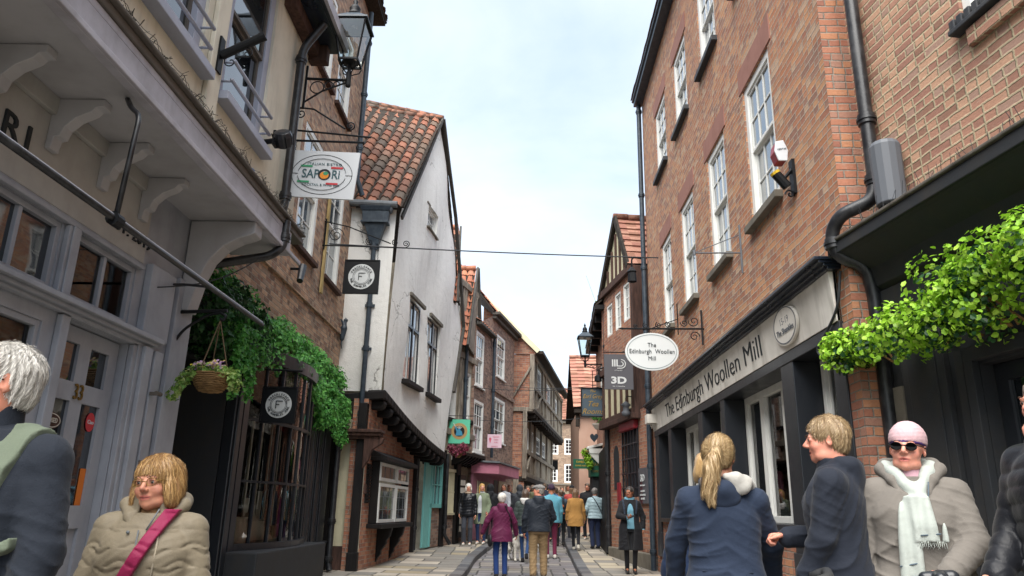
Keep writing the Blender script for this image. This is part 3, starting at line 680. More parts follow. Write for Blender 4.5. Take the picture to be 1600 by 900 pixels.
            D.ell(c((0, -.018, .036)), (.080 + vol, .100 + vol, .088 + vol), .01, H, disp=dsp); D.ell(c((0, -.05, -.01)), (.072, .055, .07), .03, H, disp=dsp)
            if style == 'long':
                for sx in (-1, 1): D.cone(c((sx * .07, -.01, .0)), c((sx * .075, .0, -.17)) , .026, .02, .03)
                D.cone(c((0, -.07, .0)), c((0, -.085, -.22)), .055, .035, .04); D.cone(c((-.04, -.06, .0)), c((-.05, -.07, -.2)), .04, .03, .04); D.cone(c((.04, -.06, .0)), c((.05, -.07, -.2)), .04, .03, .04)
            D.ell(c((0, .094, -.032)), (.062, .066, .088), .008, H, 's')
            if style != 'long':
                D.ell(c((-.085, .025, -.045)), (.03, .045, .06), .006, H, 's'); D.ell(c((.085, .025, -.045)), (.03, .045, .06), .006, H, 's'); D.ell(c((0, -.03, -.12)), (.09, .09, .055), .01, H, 's')
            if style == 'bun': D.ell(c((0, -.11, .02)), (.035, .03, .035), .01, H, disp=dsp)
        s.scale_head(D, 0); D.lo -= .04; D.hi += .04
        s.hairsdf = D
        return s.add('hair', D, mat, vox or min(s.vox, .008))
    def strands(s, c1, c2, n=3000, L=.09, mode='crown', sdf=None, w=.0011, fuzz=.004, seed=1, par=None):
        """loose ribbons of hair combed over the hair's surface"""
        D = sdf or s.hairsdf; r = np.random.default_rng(seed); V, Q = D.mesh(.008); P = V[r.integers(0, len(V), n)] + r.normal(size=(n, 3)) * .003; seg = 7; st = (L / seg) * r.uniform(.5, 1.2, n)[:, None]; fz = r.uniform(0, 1, n) ** 3 * fuzz + .0012; C0 = np.array([0, -.045, .115]) * s.hs; T0 = np.array([0, -.125, .015]) * s.hs; A, B = [], []
        jit = r.normal(size=(n, 3)) * .25
        q0 = (P - s.hc) @ s.H / s.hs
        if mode in ('crown', 'short'): st = st * np.where((q0[:, 1] > .045) & (q0[:, 2] < .075) & (np.abs(q0[:, 0]) < .06), .30, 1.0)[:, None]
        for k in range(seg + 1):
            e = .003; f0 = D.ev(P); N = np.stack([D.ev(P + np.eye(3)[i] * e) - f0 for i in range(3)], 1); N /= np.linalg.norm(N, axis=1, keepdims=True) + 1e-9; P = P - N * (f0 - fz * (1 + .25 * k))[:, None]
            q = (P - s.hc) @ s.H; d = (q - C0); d /= np.linalg.norm(d, axis=1, keepdims=True)
            if mode == 'tie': d = T0 - q; d /= np.linalg.norm(d, axis=1, keepdims=True) + 1e-6
            elif mode == 'down': d = np.tile([0, 0, -1.], (n, 1)) + .25 * np.sin(q[:, [2]] * 40 + q[:, [0]] * 60) * np.array([[1, 0, 0]])
            elif mode == 'short': d = d + np.array([0, .35, -.3])
            else: d = d + np.array([0, 0, -.7])
            d = (d + jit) @ s.H.T; d -= N * (d * N).sum(1, keepdims=True); d /= np.linalg.norm(d, axis=1, keepdims=True) + 1e-9; X = np.cross(N, d) * w * (1 - .6 * k / seg); A.append(P - X); B.append(P + X); P = P + d * st
        V = np.stack(A + B, 1); m = seg + 1; base = (np.arange(n) * 2 * m)[:, None, None]; F_ = np.array([[k, k + 1, m + k + 1, m + k] for k in range(seg)])[None] + base
        key = 'strand' + c1 + c2
        if key not in M:
            t = NT(key); g = t.n('ShaderNodeNewGeometry').outputs['Random Per Island']; t.P(Base_Color=t.ramp(g, [(0, lin(c1)), (.5, tuple((a + b) / 2 for a, b in zip(lin(c1), lin(c2)))), (.85, lin(c2)), (1, tuple(min(1, x * 1.35) for x in lin(c2)))]), Roughness=.4, Specular_IOR_Level=.5); M[key] = t.m
        return npmesh('loose_hair', s.W(V.reshape(-1, 3)), F_.reshape(-1, 4), M[key], par or s.root, True)
    def beanie(s, mat, fold=None):
        D = SDF(); H = s.H; c = s.hp_; D.ell(c((0, -.016, .045)), (.087, .107, .096), .01, H, disp=lambda P, t: .0007 * np.sin(P[:, 2] * 330 + 8 * P[:, 0]) + .0009 * np.sin(60 * np.arctan2(P[:, 0] - s.hc[0], P[:, 1] - s.hc[1]))); D.ell(c((0, .03, -.07)), (.2, .17, .10), .01, H, 's'); D.ell(c((0, -.06, -.16)), (.2, .2, .14), .01, H, 's')
        s.scale_head(D, 0); D.lo -= .03; D.hi += .03
        return s.add('hat', D, mat, min(s.vox, .008))
    def flatcap(s, mat):
        D = SDF(); H = s.H; c = s.hp_; D.ell(c((0, -.012, .068)), (.088, .115, .055), .01, H); D.ell(c((0, .07, .062)), (.07, .055, .022), .02, H); D.ell(c((0, .115, .045)), (.062, .04, .008), .01, H); D.ell(c((0, -.02, -.005)), (.2, .2, .042), .01, H, 's')
        s.scale_head(D, 0); D.lo -= .03; D.hi += .03
        return s.add('flat_cap', D, mat, min(s.vox, .008))
    def hoodup(s, mat):
        D = SDF(); H = s.H; c = s.hp_; D.ell(c((0, -.025, .02)), (.105, .125, .125), .01, H); D.cone(c((0, -.05, -.06)), s.neck, .09, .10, .03); D.ell(c((0, .11, -.02)), (.075, .07, .11), .01, H, 's')
        return s.add('hood', D, mat)
    def strap(s, mat, p, n, wd=.035, inf=.012, name='strap', lo=-9, hi=9, side=0, vox=None):
        """a band laid over the clothes where the plane through p with normal n cuts them"""
        p, n = np.array(p, float), np.array(n, float) / np.linalg.norm(n); T = s.topsdf; D = SDF(); D.lo, D.hi = T.lo.copy(), T.hi.copy(); D.lo[2] = max(D.lo[2], lo - .03); D.hi[2] = min(D.hi[2], hi + .03)
        def f(P):
            d = T.ev(P) - inf; sl = np.abs((P - p) @ n) - wd / 2; z = np.maximum(lo - P[:, 2], P[:, 2] - hi); m = np.maximum(np.maximum(d, sl), z)
            if side: m = np.maximum(m, -side * (P[:, 1] - .0))
            m = np.maximum(m, np.abs(P[:, 0] - s.lean[0] * .3) - .2 * s.w)
            return m
        D.add(f, 0); return s.add(name, D, mat, vox or min(s.vox, .007))
    def tubes(s, name, mat, paths, r, parent=None, n=6):
        mb = MB()
        for p in paths: mb.tube([s.W(q) for q in p], r * s.S, n)
        return mb.build(name, mat, parent or s.root, True)
    def glasses(s, mat, dark=None, parent=None):
        P = []; c = s.hq_
        for sx in (-1, 1):
            P.append([c((sx * .032 + .021 * math.cos(a), .099 - .004 * abs(math.cos(a)), .004 + .017 * math.sin(a))) for a in [2 * math.pi * k / 12 for k in range(13)]])
            P.append([c((sx * .053, .096, .01)), c((sx * .072, .06, .01)), c((sx * .080, .0, .006))])
        P.append([c((-.011, .1, .008)), c((.011, .1, .008))]); o = s.tubes('glasses', mat, P, .0016 if dark is None else .003)
        if dark is not None:
            mb = MB()
            for sx in (-1, 1):
                q = [c((sx * .033 + .026 * math.cos(a), .102 - .010 * abs(math.cos(a)) ** 2, .002 + (.019 if math.sin(a) > 0 else .020) * math.sin(a))) for a in [2 * math.pi * k / 16 for k in range(16)]]
                mb.prism([s.W(v) for v in q], s.W(c((0, .004, 0))) - s.W(c((0, 0, 0))))
            mb.build('lens', dark, o)
        return o

# ---------------------------------------------------------------- palette
m_brick('brick_mill', ['#b07a5e', '#b98466', '#a4705a', '#c0926e', '#957060', '#b27a5a', '#bfa086', '#a07a68', '#c4906a', '#b28264'], '#b8ab9c', blotch=.14, bump=.9, mw=.012)
m_brick('brick_pier', ['#b07860', '#a26c58', '#b88262', '#946454', '#aa745c', '#a47a68'], '#978f84', blotch=.15, bump=.9)
m_brick('brick_near', ['#b08470', '#ba9078', '#a07666', '#c29a80', '#94705f', '#a88878'], '#c0b294', mw=.015, blotch=.1, bump=.9)
m_brick('brick_old', ['#a8866e', '#967462', '#b6947a', '#80685a', '#bc9c82', '#a08a78', '#c4a286'], '#aaa092', blotch=.35, bump=.9)
m_brick('brick_orange', ['#a87058', '#9a6450', '#b58064', '#8e6252', '#a47a64'], '#a0968a', blotch=.25, bump=.8)
m_brick('brick_dark', ['#8a6e62', '#7a6056', '#967868', '#6c5850', '#a08474'], '#968c82', blotch=.35, bump=.8)
m_brick('brick_far', ['#98806e', '#8e7664', '#a28a76', '#846e60'], '#a89c88', blotch=.2)
m_brick('flags', ['#a59d8e', '#938f86', '#b2a995', '#86847e', '#a29880', '#b8b0a2'], '#615e58', bw=.85, bh=.55, mw=.03, blotch=.3, bump=.35, warp=.012, rough=.75)
m_brick('road_flags', ['#7c7b7e', '#888688', '#727276', '#928f8a', '#807e78'], '#504f4d', bw=.62, bh=.42, mw=.035, blotch=.4, bump=.5, warp=.012, rough=.7)
m_brick('kerb_stone', ['#5a5e62', '#666a6e', '#50545a', '#6e7072'], '#34363a', bw=.9, bh=3.0, mw=.025, blotch=.3, bump=.3, rough=.7)
m_plaster('plaster_white', '#e4e4e0')
m_paint('render_cream', '#ddd7c6', .85, .45, lin('#a49e90'), .3, 1.6, streak=.9)
m_paint('grey_blue', '#979ba4', .5, .35, lin('#5c5e64'), .15, 3)
m_paint('grey_frieze', '#a3a29f', .6, .3, lin('#6c6a66'), .15, 3)
m_paint('soffit_grey', '#a6a6aa', .7, .3, lin('#64625e'), .1, 2)
m_paint('fascia_pale', '#aeadb6', .6, .5, lin('#6f6c6c'), .2, 3)
m_paint('ledge_dirt', '#5b5750', .9, .8, lin('#26231f'), .8, 6)
m_paint('lilac_frame', '#a3a8b8', .5, .3, lin('#7c8090'), .1, 4)
m_paint('brown_frame', '#5e5852', .6, .3, lin('#38342f'), .1, 4)
m_paint('black_paint', '#24272c', .32, .3, lin('#2c2d30'), .12, 5, .5)
m_paint('black_matt', '#272a2e', .75, .5, lin('#38342f'), .4, 5)
m_paint('navy_paint', '#1b222e', .3, .35, lin('#3a4048'), .12, 4, .5)
m_paint('pipe_black', '#16181c', .38, .6, lin('#454648'), .2, 9, .5)
m_paint('pipe_blue', '#25323e', .45, .5, lin('#4e5a62'), .2, 9, .5)
m_paint('white_sash', '#dcddd9', .5, .2, lin('#9a9990'), .1, 5)
m_paint('cream_sash', '#c9c2a4', .6, .3, lin('#8f8a74'), .1, 5)
m_paint('sign_cream', '#e2ded6', .6, .45, lin('#8e897e'), .1, 1.6, streak=.9)
m_paint('lintel_red', '#94695c', .8, .25, lin('#583430'), .15, 4)
m_paint('sill_dark', '#2e3136', .6, .4, lin('#60605c'), .2, 5)
m_paint('stone_sill', '#6f6a60', .9, .6, lin('#45433c'), .4, 5)
m_paint('teal_paint', '#74b4b0', .5, .25, lin('#4f8a88'), .1, 4)
m_paint('pink_paint', '#b8768a', .6, .3, lin('#8a5464'), .1, 4)
m_paint('pink_wall', '#a06c7c', .7, .3, lin('#7c505e'), .1, 3)
m_paint('salmon', '#b89886', .8, .3, lin('#a87862'), .1, 2)
m_paint('green_paint', '#1d5a44', .4, .3, lin('#143c30'), .1, 4)
m_paint('red_paint', '#8a2630', .4, .2, lin('#701c26'), .1, 4)
m_paint('lead', '#6c7276', .6, .5, lin('#4a4e52'), .2, 5)
m_paint('grey_post', '#47443f', .8, .5, lin('#2c2a26'), .4, 6)
m_wood('old_timber', '#a0988a', '#6a6056'); m_wood('dark_timber', '#3e3832', '#231f1c'); m_wood('brown_timber', '#5e463e', '#3c2e2a'); m_wood('batten', '#c4ae7e', '#94804f')
m_wood('black_timber', '#1c1b1c', '#111012', rough=.6); m_wood('wicker_brown', '#a8875a', '#6c5234', (1, 1, 6), bump=1.0)
m_wood('plaster_tan', '#a89e8c', '#8a8070', (1, 1, .6), k=3)
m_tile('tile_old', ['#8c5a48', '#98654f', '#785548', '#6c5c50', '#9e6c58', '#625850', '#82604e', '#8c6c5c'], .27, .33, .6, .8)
m_tile('tile_orange', ['#b07058', '#b87c60', '#a26650', '#a8745e'], .25, .3, .3)
m_tile('tile_plain', ['#946456', '#a07060', '#88604f', '#a87c6a'], .27, .22, .3)
m_glass(); m_glass('pane_sky', '#4c565e', .03, 2.1); m_glass('pane_curtain', '#8a8f92', .04, 1.9); m_clear(); m_glass('pane_leaded', '#191d22', .12, 1.5)
m_flat('iron', '#17191c', .5, .3); m_flat('white_board', '#c4c8cc', .5); m_flat('ink', '#22272b', .6); m_flat('ink_teal', '#3d5a60', .6); m_flat('sign_green', '#3f9068', .6); m_flat('sign_red', '#b83a40', .6); m_flat('sign_orange', '#d98a30', .6)
m_flat('sign_black', '#111316', .45); m_flat('sign_grey', '#55555a', .5); m_flat('sign_white', '#c6caca', .5); m_flat('sign_slate', '#45525c', .5); m_flat('gold', '#b08d4a', .35, .7); m_flat('brass', '#8e7440', .4, .8)
m_flat('sign_mint', '#5fbf9c', .5); m_flat('sign_pinkish', '#d3b6c2', .5); m_flat('sign_tan', '#a88a5c', .6); m_flat('sign_blue', '#3d86a6', .6); m_flat('rose', '#c4566e', .6)
m_flat('lamp_frost', '#b8c0c2', .3); m_flat('interior', '#3a3532', .95); m_flat('shop_inside', '#9c988e', .9); m_flat('card_brown', '#a87436', .8); m_flat('teal_card', '#1f8a8c', .6); m_flat('paper', '#cfcac0', .8); m_flat('orange_card', '#c8702c', .7)
m_flat('stripe_pink', '#b05a68', .9); m_flat('stripe_cream', '#c6bba8', .9); m_flat('blue_plastic', '#2c64a0', .4); m_flat('grey_plastic', '#5c6066', .5); m_flat('rope', '#5a4a38', .9); m_flat('wire', '#33363a', .7)
m_flat('yellow', '#c9a62c', .5); m_flat('grille_white', '#c2beb0', .6); m_flat('lantern_glass', '#9fb2b6', .08, 0, .6)

# ---------------------------------------------------------------- ground
def gz(y): return .035 * min(max(y - 16, 0), 15)
def poly_x(P, y):
    return float(np.interp(y, [p[1] for p in P], [p[0] for p in P]))
KL = [(-1.1, -6), (-1.1, 14), (-1.12, 18.4), (-.98, 21), (-.84, 22.8), (-.45, 25), (.2, 28), (1.2, 33), (2.4, 40), (4.5, 50)]
KR = [(1.12, -6), (1.12, 15), (1.18, 19), (1.24, 22.4), (1.28, 24.5), (1.7, 28), (2.6, 33), (4.0, 40), (6.5, 50)]
YS = [-6 + .8 * i for i in range(71)]
mb = MB(); mb.grid([[(x, y, -.06 + (0 if abs(y) > 60 or y < 16 else 0)) for x in (-600, -40, 40, 600)] for y in (-600, -30, 60, 900)]); mb.build('ground', M['stone_sill'], loc=(0, 0, 0)); bpy.data.objects['ground']['kind'] = 'structure'
mb = MB(); mb.grid([[(poly_x(KL, y) + (poly_x(KR, y) - poly_x(KL, y)) * t, y, gz(y) - .02 * abs(2 * t - 1) + .004) for t in (0, .25, .5, .75, 1)] for y in YS]); tag(mb.build('road', M['road_flags']), kind='structure')
for nm, K, sg, far in (('pavement_left', KL, -1, -6), ('pavement_right', KR, 1, 8)):
    mb = MB(); mb.grid([[(poly_x(K, y) + sg * .2, y, gz(y) + .12), ((far + poly_x(K, y)) / 2, y, gz(y) + .13), (far, y, gz(y) + .13)] for y in YS]); tag(mb.build(nm, M['flags']), kind='structure')
    mb = MB(); mb.grid([[(poly_x(K, y), y, gz(y) - .1), (poly_x(K, y) + sg * .003, y, gz(y) + .105), (poly_x(K, y) + sg * .02, y, gz(y) + .122), (poly_x(K, y) + sg * .21, y, gz(y) + .125), (poly_x(K, y) + sg * .21, y, gz(y) + .05)] for y in YS])
    o = mb.build('kerb_left' if sg < 0 else 'kerb_right', M['kerb_stone']); tag(o, kind='structure')
    # the joints between kerb stones run across, so map along the street
    for l, uvd in zip(o.data.loops, o.data.uv_layers[0].data):
        c = o.data.vertices[l.vertex_index].co; uvd.uv = (c.y, c.z + 1.5)

# ---------------------------------------------------------------- parts shared by buildings
def window(F, s0, s1, z0, z1, par, fm='white_sash', gm='pane_sky', cols=2, rows=4, rec=.05, fw=.07, split=True, sill=None, lintel=None, bar=.022, d=0.0, name='window', sashm=None):
    mb = MB(); dd = d - rec
    for a, b, c, e in ((s0, s0 + fw, z0, z1), (s1 - fw, s1, z0, z1), (s0 + fw, s1 - fw, z0, z0 + fw), (s0 + fw, s1 - fw, z1 - fw, z1)): mb.fb(F, a, b, dd - .07, dd, c, e)
    f = mb.build(name, M[fm], par, bevel=.004)
    a, b, c, e = s0 + fw, s1 - fw, z0 + fw, z1 - fw; mid = (c + e) / 2; sh = MB()
    parts = [(c, mid, dd - .055), (mid, e, dd - .02)] if split else [(c, e, dd - .03)]
    rr = rows // 2 if split else rows
    for (p, q, dp) in parts:
        w_ = .038
        for (x0, x1, y0, y1) in ((a, a + w_, p, q), (b - w_, b, p, q), (a + w_, b - w_, p, p + w_), (a + w_, b - w_, q - w_, q)): sh.fb(F, x0, x1, dp - .035, dp, y0, y1)
        for i in range(1, cols): x = a + w_ + (b - a - 2 * w_) * i / cols; sh.fb(F, x - bar / 2, x + bar / 2, dp - .03, dp - .004, p + w_, q - w_)
        for j in range(1, rr): y = p + w_ + (q - p - 2 * w_) * j / rr; sh.fb(F, a + w_, b - w_, dp - .029, dp - .006, y - bar / 2, y + bar / 2)
    sh.build('sash', M[sashm or fm], f)
    g = MB()
    for k, (p, q, dp) in enumerate(parts): g.fb(F, a + .01, b - .01, dp - .024, dp - .019, p + .01, q - .01)
    g.build('pane', M[gm], f)
    if sill:
        m_, pr, h = sill; MB().fb(F, s0 - .07, s1 + .07, d - .1, d + pr, z0 - h, z0 - .002).build('sill', M[m_], f, bevel=.008)
    if lintel:
        m_, h = lintel; MB().fb(F, s0 - .12, s1 + .12, d - .08, d + .012, z1 + .004, z1 + h).build('lintel', M[m_], f, bevel=.004)
    return f
def pipe(name, label, pts, r, mat='pipe_black', collars=(), group=None, cat='drainpipe'):
    mb = MB(); mb.tube(pts, r, 12)
    for c, dr in collars:
        c = Vector(c); dr = Vector(dr).normalized()
        mb.tube([c - dr * .05, c - dr * .045, c + dr * .045, c + dr * .05], [r * 1.05, r * 1.28, r * 1.28, r * 1.05], 12)
        mb.tube([c - dr * .012, c + dr * .012], r * 1.45, 12)
    o = mb.build(name, M[mat], loc=tuple(pts[-1]), smooth=True); m = o.modifiers.new('e', 'EDGE_SPLIT'); m.split_angle = R(40); tag(o, label, cat, group); return o
def arc(pts, n=6):
    """round the corners of a polyline"""
    P = [Vector(p) for p in pts]; out_ = [P[0]]
    for i in range(1, len(P) - 1):
        a, b, c = P[i - 1], P[i], P[i + 1]; r = min((a - b).length, (c - b).length) * .45; r = min(r, .14); p0 = b + (a - b).normalized() * r; p1 = b + (c - b).normalized() * r
        for k in range(n + 1): t = k / n; out_.append(p0 * (1 - t) ** 2 + b * 2 * t * (1 - t) + p1 * t * t)
    out_.append(P[-1]); return out_
def gable(mb, F, levels, holes=(), t=.12, d=0.0, bul=None, step=.45):
    """levels = [(z, s_left, s_right)]; a sheet between them with openings; bul(s, z) pushes the sheet out"""
    zs = [l[0] for l in levels]; sl = lambda z: float(np.interp(z, zs, [l[1] for l in levels])); sr = lambda z: float(np.interp(z, zs, [l[2] for l in levels]))
    Z = sorted({*zs, *[h[2] for h in holes], *[h[3] for h in holes]}); Z2 = []
    for i in range(len(Z) - 1):
        n = max(1, int((Z[i + 1] - Z[i]) / step)); Z2 += [Z[i] + (Z[i + 1] - Z[i]) * k / n for k in range(n)]
    Z2.append(Z[-1]); bul = bul or (lambda s, z: 0)
    cuts = sorted({*[h[0] for h in holes], *[h[1] for h in holes]})
    pt = lambda s, z: F.p(s, d + bul(s, z), z)
    for i in range(len(Z2) - 1):
        za, zb = Z2[i], Z2[i + 1]; rows = []
        for z in (za, zb):
            a, b = sl(z), sr(z); cc = [c for c in cuts]; full = [a]
            seg = [a] + [min(max(c, a), b) for c in cc] + [b]; outr = []
            for q in range(len(seg) - 1):
                n = 4; outr += [seg[q] + (seg[q + 1] - seg[q]) * k / n for k in range(n)]
            outr.append(b); rows.append(outr)
        for q in range(len(rows[0]) - 1):
            cs = (rows[0][q] + rows[0][q + 1] + rows[1][q] + rows[1][q + 1]) / 4; cz = (za + zb) / 2
            if rows[0][q + 1] - rows[0][q] < 1e-4 and rows[1][q + 1] - rows[1][q] < 1e-4: continue
            if any(h[0] < cs < h[1] and h[2] < cz < h[3] for h in holes): continue
            mb.face([pt(rows[0][q], za), pt(rows[0][q + 1], za), pt(rows[1][q + 1], zb), pt(rows[1][q], zb)])
    for a, b, c, e in holes:
        for q in (((a, c), (b, c)), ((b, c), (b, e)), ((b, e), (a, e)), ((a, e), (a, c))):
            mb.face([pt(*q[0]), pt(*q[1]), F.p(q[1][0], d - t, q[1][1]), F.p(q[0][0], d - t, q[0][1])])
def roof(name, mat, par, e0, e1, r0, r1, tw=.27, th=.33, kind='pan', amp=.035, sag=0, thick=.06):
    """tiled slope: eave e0-e1, ridge r0-r1"""
    e0, e1, r0, r1 = map(Vector, (e0, e1, r0, r1)); wd = max((e1 - e0).length, (r1 - r0).length); ht = ((r0 + r1) / 2 - (e0 + e1) / 2).length
    nc = max(1, round(wd / tw)); nr = max(1, round(ht / th)); n = (e1 - e0).cross(r0 - e0).normalized()
    if n.z < 0: n = -n
    k = 6 if kind == 'pan' else 2; V = []; UV = []; cols_ = nc * k + 1; off = WLOC[par.name]
    if kind == 'pan': vs = [(r + f) / nr for r in range(nr) for f in (0.0, .08, .55, .995)]
    else: vs = [(r + f) / nr for r in range(nr) for f in (0.0, .06, .995)]
    for v in vs:
        fr = (v * nr) % 1.0
        for i in range(cols_):
            u = i / (cols_ - 1); p = (e0.lerp(e1, u)).lerp(r0.lerp(r1, u), v); ph = (u * nc) % 1.0
            if kind == 'pan': h = amp * (math.sin(2 * math.pi * ph) * .8 + .35 * math.sin(4 * math.pi * ph + .8)); st = .035 * (1 - fr)
            else:
                h = .004 * math.sin(u * 40); st = .028 * (1 - fr)
            jit = .006 * math.sin(13 * int(v * nr + .01) + 7 * int(u * nc + .01)); drop = -.012 * math.sin(2 * math.pi * ph) * (fr < .1) if kind == 'pan' else .012 * ((int(u * nc + .01) * 7 + int(v * nr) * 3) % 3) * (fr < .1)
            z = n * (h + st + jit) + Vector((0, 0, -sag * math.sin(math.pi * u) * v + drop)) ; V.append(p + z); UV.append((u * nc * tw + .001, v * nr * th + (0.002 if fr < .5 else -.002)))
    Fc = []
    for r in range(len(vs) - 1):
        for i in range(cols_ - 1): a = r * cols_ + i; Fc.append((a, a + 1, a + cols_ + 1, a + cols_))
    me = bpy.data.meshes.new(name); me.from_pydata([tuple(v - off) for v in V], [], Fc); me.materials.append(M[mat]); ul = me.uv_layers.new(name='uv')
    for l in me.loops: ul.data[l.index].uv = UV[l.vertex_index]
    for p in me.polygons: p.use_smooth = kind == 'pan'
    o = link(me, name, par)
    if kind == 'pan': m = o.modifiers.new('e', 'EDGE_SPLIT'); m.split_angle = R(50)
    # a closed board below the tiles
    mb = MB(); dn = n * -thick; mb.hexa([e0 + dn, e1 + dn, r1 + dn, r0 + dn, e0 + dn * .3, e1 + dn * .3, r1 + dn * .3, r0 + dn * .3]); mb.build('roof_board', M['dark_timber'], o)
    rb = MB(); m_ = max(2, int((r1 - r0).length / .35))
    for i in range(m_):
        a = r0.lerp(r1, i / m_); b = r0.lerp(r1, (i + .97) / m_); s_ = -sag * math.sin(math.pi * (i + .5) / m_); rb.tube([a + Vector((0, 0, .02 + s_)), b + Vector((0, 0, .035 + s_))], .095, 10)
    rb.build('ridge_tiles', M[mat], o, smooth=True)
    return o

# ================================================================ LEFT: grey jettied shop nearest the camera
GRP_B = 'old buildings along the street'
L1 = thing('jettied_shop', 'cream upper storey jettied over a grey shopfront with door number 33', 'building', (-3.4, 5, .12), GRP_B)
F1 = FL((-3.4, 0), (-3.4, 10)); U1 = FL((-2.85, 0), (-2.85, 10))
mb = MB()      # ground floor framing seen as one painted front
wall(mb, F1, -1.0, 7.15, .1, 4.0, [(3.72, 5.01, 2.69, 3.2), (5.2, 6.08, 2.69, 3.2), (2.4, 3.55, 2.69, 3.2), (2.3, 5.0, .95, 2.46), (5.24, 6.16, .3, 2.55)], .12)
mb.build('front_wall', M['grey_blue'], L1)
mb = MB(); mb.fb(F1, -1, 6.12, .004, .03, 3.26, 3.86); mb.fb(F1, -1, 6.12, .004, .07, 3.86, 3.99); mb.build('frieze', M['grey_frieze'], L1, bevel=.006)
mb = MB()
for z0, z1, d in ((3.2, 3.235, .05), (3.235, 3.262, .028)): mb.fb(F1, -1, 6.12, .003, d, z0, z1)
for a, b in ((3.60, 3.72), (5.01, 5.2)): mb.fb(F1, a + .02, b - .02, .002, .045, 2.66, 3.2); mb.fb(F1, a + .05, b - .05, .045, .06, 2.66, 3.2)
for a, b, z0, z1 in ((5.14, 5.24, .12, 2.55), (6.16, 6.22, .12, 2.55), (5.24, 6.16, 2.55, 2.58)): mb.fb(F1, a, b, .002, .05, z0, z1)
mb.build('moulding', M['grey_blue'], L1, bevel=.008)
mb = MB(); mb.fb(F1, -1, 6.5, .004, .14, 2.615, 2.655); mb.fb(F1, -1, 6.47, .003, .10, 2.585, 2.615); mb.fb(F1, -1, 6.45, .002, .06, 2.56, 2.585); mb.build('transom_ledge', M['grey_blue'], L1, bevel=.006)
mb = MB(); mb.fb(F1, 6.22, 6.68, .002, .06, .12, 2.56); mb.fb(F1, 6.27, 6.40, .06, .10, .12, 2.56); mb.fb(F1, 6.48, 6.62, .06, .085, .12, 2.56); mb.fb(F1, 6.22, 6.68, .002, .07, 2.66, 3.3); mb.fb(F1, 6.8, 7.15, .002, .05, .12, 3.35); mb.build('pilaster', M['grey_blue'], L1, bevel=.008)
# lights over the door and the shop window
def lights(name, s0, s1, z0, z1, n, par=L1, gm='pane_glass', hr=0):
    mb = MB(); fw = .045
    for a, b, c, e in ((s0, s0 + fw, z0, z1), (s1 - fw, s1, z0, z1), (s0 + fw, s1 - fw, z0, z0 + fw), (s0 + fw, s1 - fw, z1 - fw, z1)): mb.fb(F1, a, b, -.08, -.012, c, e)
    for i in range(1, n): x = s0 + (s1 - s0) * i / n; mb.fb(F1, x - .02, x + .02, -.07, -.02, z0 + fw, z1 - fw)
    if hr: mb.fb(F1, s0 + fw, s1 - fw, -.069, -.022, hr - .02, hr + .02)
    o = mb.build(name, M['grey_blue'], par, bevel=.004); MB().fb(F1, s0 + .02, s1 - .02, -.058, -.052, z0 + .02, z1 - .02).build('pane', M[gm], o); return o
lights('fanlight', 3.72, 5.01, 2.69, 3.2, 3); lights('fanlight', 2.4, 3.55, 2.69, 3.2, 2); lights('fanlight', 5.2, 6.08, 2.69, 3.2, 2, gm='shop_glass'); lights('shop_window', 2.3, 5.0, .95, 2.46, 5, gm='shop_glass', hr=1.9)
mb = MB(); wall(mb, F1, 5.25, 6.15, .3, 2.54, [(5.34, 5.60, 2.13, 2.42), (5.76, 6.02, 2.13, 2.42), (5.34, 5.60, 1.22, 1.985), (5.76, 6.02, 1.22, 1.985), (5.34, 5.6, .45, 1.05), (5.76, 6.02, .45, 1.05)], .035, -.07)
door = mb.build('door', M['grey_blue'], L1)
for a in (5.34, 5.76):
    for z0, z1 in ((2.13, 2.42), (1.22, 1.985), (.45, 1.05)): MB().fb(F1, a, a + .26, -.10, -.095, z0, z1).build('pane', M['pane_glass' if z0 > .5 else 'grey_blue'], door)
mb = MB(); put_text(mb, '33', .17, F1.p(5.68, -.062, 2.055), F1.u, (0, 0, 1), .006, xs=.8); mb.build('house_number', M['brass'], door)
mb = MB(); disc(mb, F1.p(5.44, -.09, 1.82), F1.u, (0, 0, 1), .125, .062, .006, 24); sg_ = mb.build('closed_sign', M['brown_timber'], door)
mb = MB(); disc(mb, F1.p(5.44, -.083, 1.82), F1.u, (0, 0, 1), .115, .053, .002, 24, r0=.006); put_text(mb, 'CLOSED', .05, F1.p(5.44, -.081, 1.82), F1.u, (0, 0, 1), .002, xs=.82); mb.build('lettering', M['paper'], sg_)
mb = MB(); disc(mb, F1.p(5.95, -.09, 1.86), F1.u, (0, 0, 1), .06, .075, .004, 20); st_ = mb.build('sticker', M['sign_red'], door)
mb = MB(); put_text(mb, 'Ciao', .045, F1.p(5.95, -.084, 1.86), F1.u, (0, 0, 1), .002); mb.build('lettering', M['white_board'], st_)
MB().fb(F1, 5.94, 6.015, -.092, -.088, 1.22, 1.5).build('orange_card', M['orange_card'], door); MB().fb(F1, 5.345, 5.385, -.092, -.088, 1.3, 1.6).build('orange_card', M['orange_card'], door)
mb = MB()
for z in (2.16, 1.57, 1.0): mb = MB(); mb.fb(F1, 6.47, 6.49, .086, .16, z, z + .03); mb.tube([F1.p(6.44, .16, z + .015), F1.p(6.53, .16, z + .015)], .02, 8); mb.build('shutter_pin', M['brown_frame'], L1)
mb = MB(); put_text(mb, 'SAPORI', .27, F1.p(3.85, .035, 3.56), F1.u, (0, 0, 1), .012, xs=1.15, font_sp=1.25); put_text(mb, 'EST. 2019', .15, F1.p(5.85, .035, 3.44), F1.u, (0, 0, 1), .01, xs=1.0, font_sp=1.1); mb.build('lettering', M['ink'], L1)
mb = MB()      # room behind
P = F1.p
